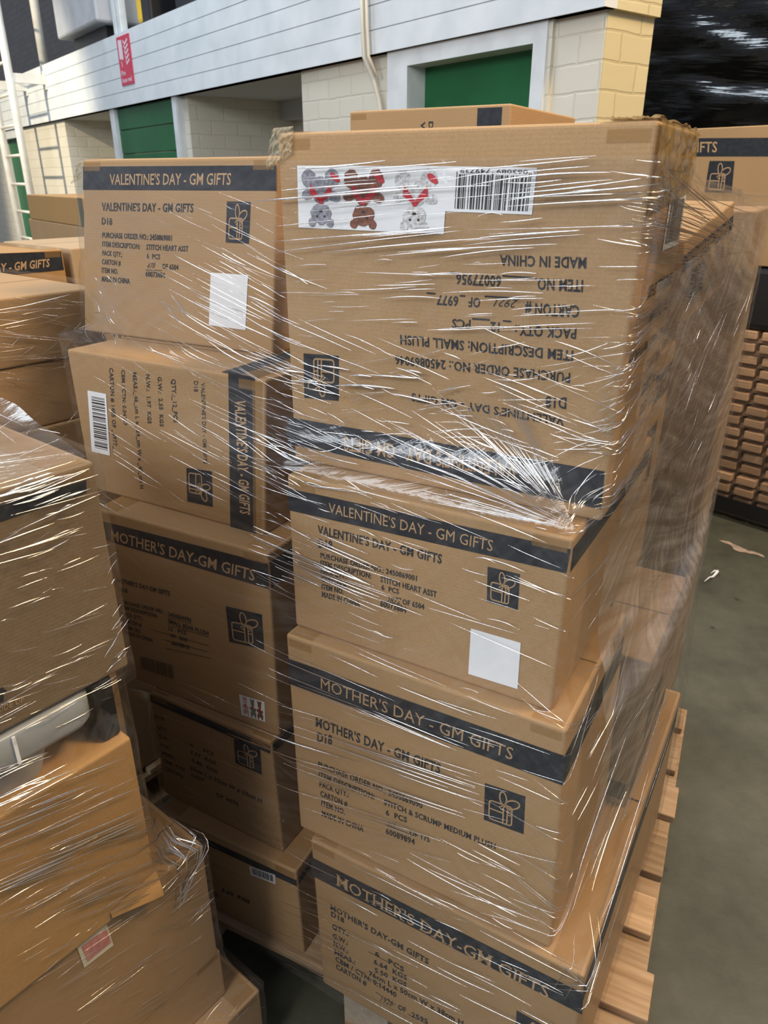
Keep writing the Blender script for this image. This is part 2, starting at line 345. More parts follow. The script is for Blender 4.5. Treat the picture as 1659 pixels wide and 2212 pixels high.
def teddy(q, parent, cx, sx, mcol, off, small=False):
    mb = MB(); s = sx; k = [0]
    def B(x, y, rx, ry, m=0, rot=0, rough=.07):
        k[0] += 1; blob(mb, q, cx+x*s, y, rx*s, ry, off+.00006*k[0], m, rot, rough, seed=k[0])
    B(-.30, .19, .19, .15, 0); B(.32, .20, .19, .15, 0)           # feet
    B(.0, .38, .26, .22, 0)                                     # belly
    B(-.34, .47, .17, .09, 0, .2); B(.34, .45, .17, .09, 0, -.2)  # arms
    B(-.24, .90, .1, .075, 0); B(.24, .90, .1, .075, 0)          # ears
    B(.0, .76, .28, .17, 0)                                      # head
    if not small:
        B(-.38, .18, .095, .08, 1, .3, .02)                    # red sole
        for sg in (-1, 1):
            k[0] += 1; nr = qn(q); W_ = [(0, .58), (.30, .44), (.27, .28), (.03, .48)]
            pp = [bil(q, cx+sg*x*s, y)+nr*(off+.00006*k[0]) for x, y in W_]; mb.poly(pp if sg < 0 else pp[::-1], 1)
        B(.0, .55, .07, .05, 1)
        B(-.10, .80, .03, .02, 2); B(.10, .80, .03, .02, 2); B(0, .71, .05, .025, 2)
    else: B(.0, .56, .2, .05, 1)
    mb.build('teddy_print', [mcol, M['red'], M['nose']], parent)

def crumple(parent, q, lift, amp, mname, name='crumpled_tape', seed=1, nx=34, ny=20):
    mb = MB(); nr = qn(q)
    for i in range(nx+1):
        for j in range(ny+1):
            p = bil(q, i/nx, j/ny); mb.v.append(p+nr*(lift+amp*(.5+noise.noise((i*.33+seed*7, j*.33, seed))+.45*abs(noise.noise((i*.8, j*.8, seed+.5))))*(1 if 0 < j < ny else .3)))
    for i in range(nx):
        for j in range(ny):
            a = i*(ny+1)+j; mb.f.append((a, a+ny+1, a+ny+2, a+1)); mb.m.append(0); mb.uv.append(None)
    return mb.build(name, M[mname], parent, smooth=True)
EAN = '1010011001110010110011010001101001110101010001101011100110011011001101110010001011010111001'
def add_prints(root, items, off=.0007, ink='ink_text', letter='kraft_ink'):
    tx = MB(); n_text = 0; band = None; lab = MB()
    for it in items:
        k = it[0]
        if k == 'band':
            mb = MB(); flat(mb, it[1:], off); band = mb.build('printed_band', M['ink'], root)
        elif k == 't' and it[1][0] in '^%#' or (k == 't' and band is not None and it is items[1]):
            mb = MB(); put_text(mb, it[1], *it[2:], off+.0005); mb.build('band_lettering', M[letter], band if band is not None else root)
        elif k == 't':
            put_text(tx, it[1], *it[2:], off); n_text += 1
        elif k == 'l':
            a, b_ = V(it[1]), V(it[2]); d = (b_-a).normalized(); nr = root['_n']; nv = V(nr); s = nv.cross(d)*it[3]/2
            tx.quad(a-s+nv*off, b_-s+nv*off, b_+s+nv*off, a+s+nv*off)
        elif k == 'emblem': gift_emblem(it[1:], root, off)
        elif k == 'sticker':
            mb = MB(); flat(mb, it[1:], off+.0004); tag(mb.build('picture_label', M['white'], root), 'blank white label')
        elif k in ('barcode', 'barcodeD', 'barprint'):
            q = it[1:]; p = root
            if k != 'barprint':
                mb = MB(); flat(mb, q, off+.0004); p = tag(mb.build('barcode_label', M['white'], root), 'white barcode label')
            mb = MB(); x0, x1, y0, y1 = (.05, .88, .10, .80) if k == 'barcodeD' else (.08, .92, .2, .9)
            if k == 'barcodeD': y0, y1 = .17, .93
            nr = qn(q); o2 = off+.0008; i = 0
            while i < len(EAN):
                if EAN[i] == '1':
                    j = i
                    while j < len(EAN) and EAN[j] == '1': j += 1
                    a, b_ = x0+(x1-x0)*i/len(EAN), x0+(x1-x0)*j/len(EAN); lo = y0-(.06 if i in (0, 2, 45, 47, 88, 90) and k == 'barcodeD' else 0)
                    mb.quad(*[bil(q, x, y)+nr*o2 for x, y in ((a, lo), (b_, lo), (b_, y1), (a, y1))]); i = j
                else: i += 1
            if k == 'barcodeD':
                for s, a, b_ in (('5', .005, .03), ('063089', .09, .43), ('749739', .50, .84)):
                    O = bil(q, a, .05); put_text(mb, s, O, bil(q, b_, .05)-O, bil(q, a, .14)-O, o2)
            mb.build('barcode', M['black' if k != 'barprint' else 'ink_soft'], p)
        elif k == 'bears':
            q = it[1:]; mb = MB(); flat(mb, q, off+.0004); p = tag(mb.build('picture_label', M['white'], root), 'white label printed with three teddy bears')
            for cx, c in ((.19, 'bear_white'), (.53, 'bear_brown'), (.83, 'bear_grey')): teddy(q, p, cx, .27, M[c], off+.0008)
        elif k == 'bearsmall':
            q = it[1:]; mb = MB(); flat(mb, q, off+.0004); p = tag(mb.build('picture_label', M['white'], root), 'small white label printed with three little bears')
            for cx, c in ((.22, 'bear_pink'), (.52, 'bear_green'), (.8, 'bear_brown')): teddy(q, p, cx, .24, M[c], off+.0008, True)
        elif k == 'arrow':
            q = it[1:]; mb = MB(); nr = qn(q); P = lambda x, y: bil(q, x, y)+nr*off
            mb.quad(P(.35, .15), P(.65, .15), P(.65, .6), P(.35, .6)); mb.poly([P(.1, .6), P(.9, .6), P(.5, 1)]); mb.quad(P(0, 0), P(1, 0), P(1, .06), P(0, .06))
            mb.build('arrow_print', M[ink], root)
    if n_text: tx.build('printed_text', M[ink], root)

def carton(c, label, items=(), m='kraft', group=None, tapes=('FL', 'FR'), side_band=True, seam=True, name='carton', ink='ink_text', bev=.005, letter='kraft_ink', flaps=True):
    c = [V(p) for p in c]; X = c[1]-c[0]; yaw = math.atan2(X.y, X.x)
    base = sum(c[:4], V())/4
    root = thing(name, base, yaw, label, 'carton', group)
    nv = X.cross(c[4]-c[0]).normalized(); root['_n'] = list(nv)
    mb = MB(); mb.hexa(c); mb.build('body', M[m], root, bevel=bev, seg=3)
    sn = (c[2]-c[1]).cross(c[5]-c[1]).normalized(); un = V((0, 0, 1))
    add_prints(root, items, ink=ink, letter=letter)
    bands = [i for i in items if i[0] == 'band']
    if bands and side_band:
        q = bands[0][1:]
        qr = [p for p in q if abs((V(p)-c[1]).dot(X.normalized())) < X.length*.3]
        if len(qr) == 2:
            t0, t1 = sorted(((V(p)-c[1]).dot(c[5]-c[1])/(c[5]-c[1]).length_squared) for p in qr)
            F = [c[1], c[2], c[6], c[5]]; mb = MB(); Q_ = [bil(F, 0.012, t0), bil(F, .988, t0), bil(F, .988, t1), bil(F, 0.012, t1)]
            flat(mb, Q_, .0007); mb.build('printed_band', M['ink'], root)
    Z = c[4]-c[0]; D = c[3]-c[0]
    def strip(face, a0, a1, b0, b1):
        nr = qn(face); mb.quad(*[bil(face, x, y)+nr*.0011 for x, y in ((a0, b0), (a1, b0), (a1, b1), (a0, b1))])
    FR = [c[0], c[1], c[5], c[4]]; TP = [c[4], c[5], c[6], c[7]]; SD = [c[1], c[2], c[6], c[5]]
    w = .045/X.length; h = min(.1, .02/Z.length)
    for t in tapes:
        mb = MB(); a0, a1 = (.012, w+.012) if t == 'FL' else (1-w-.012, .988)
        strip(FR, a0, a1, 1-h, .985); strip(TP, a0, a1, .008, .985)
        mb.build('packing_tape', M['tape'], root)
    if seam:
        mb = MB(); strip(TP, .01, .99, .497, .503); s = mb.build('flap_seam', M['ink_soft'], root)
    return root
# ------------------------------------------------------------------ measured corners, print positions and film creases, in metres
G = {}
G['cam'] = {'f': 1592.8307640632377, 'th': 0.4248200307287689, 'ro': -0.0006582304080570446, 'H': 1.6082418320352856}
G['PN'] = [-0.3539, 0.8275, 1.2986]
G['N4sticker'] = [[-0.4446, 0.7167, 0.5442], [-0.4141, 0.754, 0.5416], [-0.4162, 0.7514, 0.598], [-0.4466, 0.7142, 0.605]]
G['N4pink'] = [[-0.4404, 0.7219, 0.5512], [-0.4157, 0.752, 0.5518], [-0.4175, 0.7498, 0.5859], [-0.4425, 0.7192, 0.5878]]
G['A'] = [0.8595, 3.3773, 2.2]
G['paint'] = [[1.6309, 3.2135, 0.0], [1.6998, 3.1296, 0.0], [1.7659, 3.0354, 0.0], [1.4563, 2.8817, 0.0], [1.4944, 2.9243, 0.0], [1.3927, 2.7992, 0.0]]
G['BOX'] = {}
G['BOX']['R1'] = [
    [-0.123, 0.9548, 0.144],
    [0.2991, 0.7082, 0.144],
    [0.6863, 1.3709, 0.144],
    [0.2641, 1.6175, 0.144],
    [-0.1326, 0.9604, 0.5323],
    [0.2958, 0.7101, 0.5323],
    [0.683, 1.3728, 0.5323],
    [0.2545, 1.6231, 0.5323],
]
G['BOX']['R2'] = [
    [-0.1537, 0.9875, 0.5323],
    [0.2541, 0.7539, 0.5323],
    [0.4193, 1.0424, 0.5323],
    [0.0115, 1.276, 0.5323],
    [-0.1568, 0.9893, 0.9484],
    [0.239, 0.7626, 0.9484],
    [0.4042, 1.0511, 0.9484],
    [0.0084, 1.2778, 0.9484],
]
G['BOX']['R3'] = [
    [-0.1437, 1.013, 0.9484],
    [0.226, 0.7991, 0.9484],
    [0.4513, 1.1887, 0.9484],
    [0.0815, 1.4025, 0.9484],
    [-0.1436, 1.0129, 1.211],
    [0.2286, 0.7977, 1.211],
    [0.4538, 1.1873, 1.211],
    [0.0816, 1.4025, 1.211],
]
G['BOX']['R4'] = [
    [-0.1386, 1.0753, 1.211],
    [0.2751, 0.8453, 1.211],
    [0.4016, 1.0728, 1.211],
    [-0.0121, 1.3028, 1.211],
    [-0.1392, 1.0757, 1.6622],
    [0.2789, 0.8432, 1.6622],
    [0.4054, 1.0706, 1.6622],
    [-0.0127, 1.3031, 1.6622],
]
G['BOX']['L2'] = [
    [-0.5851, 1.3616, 1.0446],
    [-0.2066, 1.1459, 1.0446],
    [-0.0878, 1.3545, 1.0446],
    [-0.4663, 1.5702, 1.0446],
    [-0.5853, 1.3617, 1.3221],
    [-0.1846, 1.1334, 1.3221],
    [-0.0657, 1.3419, 1.3221],
    [-0.4665, 1.5703, 1.3221],
]
G['BOX']['L3'] = [
    [-0.5434, 1.2663, 0.659],
    [-0.1959, 1.0804, 0.659],
    [-0.0071, 1.433, 0.659],
    [-0.3547, 1.619, 0.659],
    [-0.5435, 1.2664, 1.0446],
    [-0.1927, 1.0787, 1.0446],
    [-0.0039, 1.4313, 1.0446],
    [-0.3548, 1.6191, 1.0446],
]
G['BOX']['L4'] = [
    [-0.4833, 1.2208, 0.3798],
    [-0.2024, 1.0619, 0.3798],
    [-0.0399, 1.3491, 0.3798],
    [-0.3208, 1.508, 0.3798],
    [-0.476, 1.2166, 0.659],
    [-0.2095, 1.0659, 0.659],
    [-0.047, 1.3531, 0.659],
    [-0.3135, 1.5039, 0.659],
]
G['BOX']['L5'] = [
    [-0.4772, 1.1707, 0.144],
    [-0.166, 1.0146, 0.144],
    [0.0582, 1.4615, 0.144],
    [-0.253, 1.6176, 0.144],
    [-0.477, 1.1706, 0.3798],
    [-0.1719, 1.0175, 0.3798],
    [0.0523, 1.4644, 0.3798],
    [-0.2528, 1.6175, 0.3798],
]
G['BOX']['L1'] = [
    [-0.6171, 1.5362, 1.3221],
    [-0.1974, 1.3036, 1.3221],
    [-0.0035, 1.6534, 1.3221],
    [-0.4231, 1.886, 1.3221],
    [-0.5538, 1.5011, 1.6405],
    [-0.1673, 1.2869, 1.6405],
    [0.0266, 1.6367, 1.6405],
    [-0.3598, 1.851, 1.6405],
]
G['NB'] = {}
G['NB']['N1'] = [
    [-0.7529, 0.34, 1.0],
    [-0.3488, 0.8337, 1.0],
    [-0.7048, 1.125, 1.0],
    [-1.1089, 0.6313, 1.0],
    [-0.7529, 0.34, 1.2986],
    [-0.3488, 0.8337, 1.2986],
    [-0.7048, 1.125, 1.2986],
    [-1.1089, 0.6313, 1.2986],
]
G['NB']['N1b'] = [
    [-0.4779, 0.9445, 0.603],
    [-0.438, 0.9932, 0.603],
    [-0.6701, 1.1832, 0.603],
    [-0.71, 1.1345, 0.603],
    [-0.4779, 0.9445, 1.09],
    [-0.438, 0.9932, 1.09],
    [-0.6701, 1.1832, 1.09],
    [-0.71, 1.1345, 1.09],
]
G['NB']['crate'] = [
    [-0.6861, 0.4532, 0.899],
    [-0.4232, 0.7744, 0.899],
    [-0.7173, 1.0151, 0.899],
    [-0.9801, 0.6939, 0.899],
    [-0.6861, 0.4532, 0.985],
    [-0.4232, 0.7744, 0.985],
    [-0.7173, 1.0151, 0.985],
    [-0.9801, 0.6939, 0.985],
]
G['NB']['N3'] = [
    [-0.7436, 0.3324, 0.603],
    [-0.3535, 0.8091, 0.603],
    [-0.7095, 1.1004, 0.603],
    [-1.0996, 0.6237, 0.603],
    [-0.7436, 0.3324, 0.8978],
    [-0.3535, 0.8091, 0.8978],
    [-0.7095, 1.1004, 0.8978],
    [-1.0996, 0.6237, 0.8978],
]
G['NB']['N4'] = [
    [-0.7593, 0.3322, 0.323],
    [-0.302, 0.891, 0.323],
    [-0.6889, 1.2076, 0.323],
    [-1.1462, 0.6489, 0.323],
    [-0.7593, 0.3322, 0.6],
    [-0.302, 0.891, 0.6],
    [-0.6889, 1.2076, 0.6],
    [-1.1462, 0.6489, 0.6],
]
G['NB']['N5'] = [
    [-0.7497, 0.3502, 0.2],
    [-0.3, 0.8997, 0.2],
    [-0.6869, 1.2164, 0.2],
    [-1.1366, 0.6669, 0.2],
    [-0.7497, 0.3502, 0.322],
    [-0.3, 0.8997, 0.322],
    [-0.6869, 1.2164, 0.322],
    [-1.1366, 0.6669, 0.322],
]
G['NB']['N6'] = [
    [-0.7156, 0.3224, 0.0],
    [-0.2374, 0.9066, 0.0],
    [-0.6708, 1.2613, 0.0],
    [-1.149, 0.6771, 0.0],
    [-0.7156, 0.3224, 0.199],
    [-0.2374, 0.9066, 0.199],
    [-0.6708, 1.2613, 0.199],
    [-1.149, 0.6771, 0.199],
]
G['BB'] = {}
G['BB']['B1'] = [
    [-1.106, 0.9898, 1.267],
    [-0.5993, 1.6088, 1.267],
    [-0.9476, 1.8939, 1.267],
    [-1.4543, 1.2748, 1.267],
    [-1.106, 0.9898, 1.4],
    [-0.5993, 1.6088, 1.4],
    [-0.9476, 1.8939, 1.4],
    [-1.4543, 1.2748, 1.4],
]
G['BB']['B2'] = [
    [-1.1036, 1.0007, 1.1355],
    [-0.6159, 1.5965, 1.1355],
    [-0.9718, 1.8879, 1.1355],
    [-1.4595, 1.292, 1.1355],
    [-1.1036, 1.0007, 1.2665],
    [-0.6159, 1.5965, 1.2665],
    [-0.9718, 1.8879, 1.2665],
    [-1.4595, 1.292, 1.2665],
]
G['BB']['B3'] = [
    [-1.106, 0.9898, 0.8],
    [-0.5993, 1.6088, 0.8],
    [-0.9476, 1.8939, 0.8],
    [-1.4543, 1.2748, 0.8],
    [-1.106, 0.9898, 1.135],
    [-0.5993, 1.6088, 1.135],
    [-0.9476, 1.8939, 1.135],
    [-1.4543, 1.2748, 1.135],
]
G['BB']['B4'] = [
    [-1.0948, 1.0193, 0.46],
    [-0.5374, 1.7003, 0.46],
    [-0.8856, 1.9853, 0.46],
    [-1.443, 1.3043, 0.46],
    [-1.0948, 1.0193, 0.7995],
    [-0.5374, 1.7003, 0.7995],
    [-0.8856, 1.9853, 0.7995],
    [-1.443, 1.3043, 0.7995],
]
G['BB']['B5'] = [
    [-1.106, 0.9898, 0.146],
    [-0.5043, 1.7249, 0.146],
    [-0.8526, 2.0099, 0.146],
    [-1.4543, 1.2748, 0.146],
    [-1.106, 0.9898, 0.4595],
    [-0.5043, 1.7249, 0.4595],
    [-0.8526, 2.0099, 0.4595],
    [-1.4543, 1.2748, 0.4595],
]
G['GB'] = {}
G['GB']['G1'] = [
    [-1.3485, 1.6168, 1.2],
    [-0.895, 2.1708, 1.2],
    [-1.3593, 2.5509, 1.2],
    [-1.8128, 1.9968, 1.2],
    [-1.3485, 1.6168, 1.43],
    [-0.895, 2.1708, 1.43],
    [-1.3593, 2.5509, 1.43],
    [-1.8128, 1.9968, 1.43],
]
G['GB']['G2'] = [
    [-1.3513, 1.6449, 0.62],
    [-0.908, 2.1866, 0.62],
    [-1.3413, 2.5413, 0.62],
    [-1.7847, 1.9996, 0.62],
    [-1.3513, 1.6449, 1.199],
    [-0.908, 2.1866, 1.199],
    [-1.3413, 2.5413, 1.199],
    [-1.7847, 1.9996, 1.199],
]
G['GB']['G2b'] = [
    [-1.3513, 1.6449, 0.0],
    [-0.908, 2.1866, 0.0],
    [-1.3413, 2.5413, 0.0],
    [-1.7847, 1.9996, 0.0],
    [-1.3513, 1.6449, 0.619],
    [-0.908, 2.1866, 0.619],
    [-1.3413, 2.5413, 0.619],
    [-1.7847, 1.9996, 0.619],
]
G['GB']['G3'] = [
    [-0.8798, 2.1894, 1.02],
    [-0.6265, 2.4989, 1.02],
    [-0.936, 2.7523, 1.02],
    [-1.1893, 2.4428, 1.02],
    [-0.8798, 2.1894, 1.43],
    [-0.6265, 2.4989, 1.43],
    [-0.936, 2.7523, 1.43],
    [-1.1893, 2.4428, 1.43],
]
G['GB']['G4'] = [
    [-0.8875, 2.1957, 0.5],
    [-0.6342, 2.5053, 0.5],
    [-0.9437, 2.7586, 0.5],
    [-1.1971, 2.4491, 0.5],
    [-0.8875, 2.1957, 1.019],
    [-0.6342, 2.5053, 1.019],
    [-0.9437, 2.7586, 1.019],
    [-1.1971, 2.4491, 1.019],
]
G['GB']['G5'] = [
    [-0.8875, 2.1957, 0.0],
    [-0.6342, 2.5053, 0.0],
    [-0.9437, 2.7586, 0.0],
    [-1.1971, 2.4491, 0.0],
    [-0.8875, 2.1957, 0.499],
    [-0.6342, 2.5053, 0.499],
    [-0.9437, 2.7586, 0.499],
    [-1.1971, 2.4491, 0.499],
]
G['MB'] = {}
G['MB']['B1'] = [
    [0.0882, 1.2395, 0.533],
    [0.452, 1.0295, 0.533],
    [0.622, 1.3239, 0.533],
    [0.2582, 1.5339, 0.533],
    [0.0882, 1.2395, 0.863],
    [0.452, 1.0295, 0.863],
    [0.622, 1.3239, 0.863],
    [0.2582, 1.5339, 0.863],
]
G['MB']['B2'] = [
    [0.0733, 1.417, 0.864],
    [0.437, 1.207, 0.864],
    [0.557, 1.4148, 0.864],
    [0.1933, 1.6248, 0.864],
    [0.0733, 1.417, 1.328],
    [0.437, 1.207, 1.328],
    [0.557, 1.4148, 1.328],
    [0.1933, 1.6248, 1.328],
]
G['MB']['M1'] = [
    [0.5575, 1.84, 0.146],
    [0.8, 1.7, 0.146],
    [0.95, 1.9598, 0.146],
    [0.7075, 2.0998, 0.146],
    [0.5575, 1.84, 0.62],
    [0.8, 1.7, 0.62],
    [0.95, 1.9598, 0.62],
    [0.7075, 2.0998, 0.62],
]
G['MB']['M2'] = [
    [0.5687, 1.8393, 0.621],
    [0.8025, 1.7043, 0.621],
    [0.9475, 1.9555, 0.621],
    [0.7137, 2.0905, 0.621],
    [0.5687, 1.8393, 1.09],
    [0.8025, 1.7043, 1.09],
    [0.9475, 1.9555, 1.09],
    [0.7137, 2.0905, 1.09],
]
G['MB']['M3'] = [
    [0.5575, 1.84, 1.091],
    [0.8, 1.7, 1.091],
    [0.95, 1.9598, 1.091],
    [0.7075, 2.0998, 1.091],
    [0.5575, 1.84, 1.545],
    [0.8, 1.7, 1.545],
    [0.95, 1.9598, 1.545],
    [0.7075, 2.0998, 1.545],
]
G['MB']['K1'] = [
    [-0.0655, 2.1465, 0.146],
    [0.2939, 1.939, 0.146],
    [0.4439, 2.1988, 0.146],
    [0.0845, 2.4063, 0.146],
    [-0.0655, 2.1465, 0.75],
    [0.2939, 1.939, 0.75],
    [0.4439, 2.1988, 0.75],
    [0.0845, 2.4063, 0.75],
]
G['MB']['K2'] = [
    [-0.0655, 2.1465, 0.751],
    [0.2939, 1.939, 0.751],
    [0.4439, 2.1988, 0.751],
    [0.0845, 2.4063, 0.751],
    [-0.0655, 2.1465, 1.33],
    [0.2939, 1.939, 1.33],
    [0.4439, 2.1988, 1.33],
    [0.0845, 2.4063, 1.33],
]
G['MB']['K'] = [
    [-0.0879, 2.1478, 1.331],
    [0.2932, 1.9278, 1.331],
    [0.5432, 2.3608, 1.331],
    [0.1621, 2.5808, 1.331],
    [-0.0879, 2.1478, 1.765],
    [0.2932, 1.9278, 1.765],
    [0.5432, 2.3608, 1.765],
    [0.1621, 2.5808, 1.765],
]
G['MB']['T'] = [
    [0.4966, 1.2671, 1.3709],
    [0.6497, 1.4571, 1.425],
    [0.4472, 1.6203, 1.425],
    [0.2941, 1.4302, 1.3709],
    [0.4762, 1.2418, 1.5173],
    [0.6293, 1.4319, 1.5714],
    [0.4269, 1.595, 1.5714],
    [0.2737, 1.4049, 1.5173],
]
G['WM'] = {'cen': (0.12, 1.42), 'z0': 0.13, 'z1': 1.63, 'nz': 76, 'nphi': 720, 'gap': 0.007}
G['WN'] = {'cen': [-0.6952, 0.7989], 'z0': 0.02, 'z1': 1.31, 'nz': 60, 'nphi': 540, 'gap': 0.006}
G['WB'] = {'cen': [-1.0122, 1.466], 'z0': 0.15, 'z1': 1.41, 'nz': 40, 'nphi': 360, 'gap': 0.006}
G['PR'] = {}
G['PR']['L1'] = [
    ['band', [-0.5622, 1.5058, 1.5892], [-0.1722, 1.2896, 1.5904], [-0.1698, 1.2883, 1.6273], [-0.5539, 1.5012, 1.6284]],
    ['t', "^VALENTINE'S DAY - GM GIFTS", [-0.4987, 1.4706, 1.5981], [0.2461, -0.1364, 0.0008], [0.0035, -0.0019, 0.0184]],
    ['t', "*VALENTINE'S DAY - GM GIFTS", [-0.5259, 1.4857, 1.5539], [0.1963, -0.1088, 0.0014], [0.0028, -0.0015, 0.0142]],
    ['t', '*D18', [-0.5306, 1.4883, 1.53], [0.0239, -0.0132, -0.0003], [0.0024, -0.0013, 0.012]],
    ['t', '*PURCHASE ORDER NO.: 2450869001', [-0.5339, 1.4901, 1.5064], [0.154, -0.0854, 0.0002], [0.0019, -0.0011, 0.0098]],
    ['t', '*ITEM DESCRIPTION:', [-0.537, 1.4918, 1.4905], [0.0857, -0.0475, -0.0014], [0.0019, -0.001, 0.0095]],
    ['t', '*STITCH HEART ASST', [-0.437, 1.4364, 1.4891], [0.0894, -0.0495, 0.0008], [0.0015, -0.0008, 0.0096]],
    ['t', '*PACK QTY.:', [-0.5401, 1.4936, 1.4744], [0.0464, -0.0257, -0.0012], [0.0018, -0.001, 0.0093]],
    ['t', '*6  PCS', [-0.4386, 1.4373, 1.4736], [0.0291, -0.0161, 0.0001], [0.0014, -0.0008, 0.009]],
    ['t', '*CARTON #', [-0.5443, 1.4959, 1.4578], [0.0437, -0.0242, -0.0004], [0.0019, -0.0011, 0.0098]],
    ['t', '~478', [-0.4416, 1.4389, 1.4551], [0.0199, -0.011, 0.0032], [0.0016, -0.0009, 0.0098]],
    ['t', '*OF 6504', [-0.4069, 1.4197, 1.4575], [0.0342, -0.019, -0.0004], [0.0014, -0.0008, 0.0093]],
    ['l', [-0.4441, 1.4403, 1.4529], [-0.4083, 1.4205, 1.454], 0.0012],
    ['t', '*ITEM NO.', [-0.5479, 1.4979, 1.442], [0.0384, -0.0213, -0.0005], [0.0019, -0.0011, 0.0099]],
    ['t', '*60073884', [-0.4464, 1.4416, 1.4412], [0.0426, -0.0236, -0.0], [0.0016, -0.0009, 0.0099]],
    ['t', '*MADE IN CHINA', [-0.5512, 1.4997, 1.4254], [0.0661, -0.0367, 0.0001], [0.002, -0.0011, 0.01]],
    ['emblem', [-0.2711, 1.3444, 1.5084], [-0.2274, 1.3202, 1.5079], [-0.2187, 1.3154, 1.5733], [-0.2623, 1.3396, 1.5734]],
    ['sticker', [-0.3198, 1.3714, 1.364], [-0.2461, 1.3306, 1.3623], [-0.2328, 1.3232, 1.4571], [-0.3057, 1.3636, 1.4568]],
]
G['PR']['L2'] = [
    ['band', [-0.2492, 1.1702, 1.326], [-0.2731, 1.1839, 1.0412], [-0.2236, 1.1556, 1.0386], [-0.2026, 1.1437, 1.3228]],
    ['t', "*VALENTINE'S DAY - GM GIFTS", [-0.2415, 1.1658, 1.2814], [-0.0083, 0.0047, -0.2043], [0.02, -0.0114, 0.0009]],
    ['t', "VALENTINE'S DAY - GM GIFTS", [-0.3026, 1.2006, 1.3001], [-0.012, 0.0068, -0.1449], [0.0075, -0.0043, 0.0011]],
    ['t', 'D18', [-0.3162, 1.2084, 1.301], [-0.0023, 0.0013, -0.0183], [0.0084, -0.0048, 0.0012]],
    ['t', '*QTY.:_12_PCS', [-0.3606, 1.2337, 1.2983], [-0.0061, 0.0035, -0.078], [0.0087, -0.005, 0.0012]],
    ['t', '*G.W.:  2.55  KGS', [-0.3882, 1.2494, 1.2985], [-0.0088, 0.005, -0.0908], [0.0081, -0.0046, 0.0011]],
    ['t', '*N.W.:  1.97  KGS', [-0.4122, 1.2631, 1.2992], [-0.0108, 0.0061, -0.0908], [0.0083, -0.0047, 0.0012]],
    ['t', '*MEAS.:_46_cm L x _24_cm W x _43_cm H', [-0.4403, 1.2791, 1.2988], [-0.0215, 0.0122, -0.2252], [0.0085, -0.0048, 0.0012]],
    ['t', '*CBM / CTN: 0.04747', [-0.4644, 1.2929, 1.3], [-0.0142, 0.0081, -0.1052], [0.0078, -0.0044, 0.0011]],
    ['t', '*CARTON # 1485 OF _6977_', [-0.491, 1.308, 1.3], [-0.02, 0.0114, -0.1572], [0.0089, -0.005, 0.0012]],
    ['emblem', [-0.3514, 1.2285, 1.1392], [-0.358, 1.2322, 1.0726], [-0.3051, 1.2021, 1.0747], [-0.2995, 1.1989, 1.144]],
    ['barcode', [-0.5499, 1.3415, 1.25], [-0.5655, 1.3505, 1.1267], [-0.5217, 1.3255, 1.1272], [-0.5071, 1.3172, 1.2499]],
]
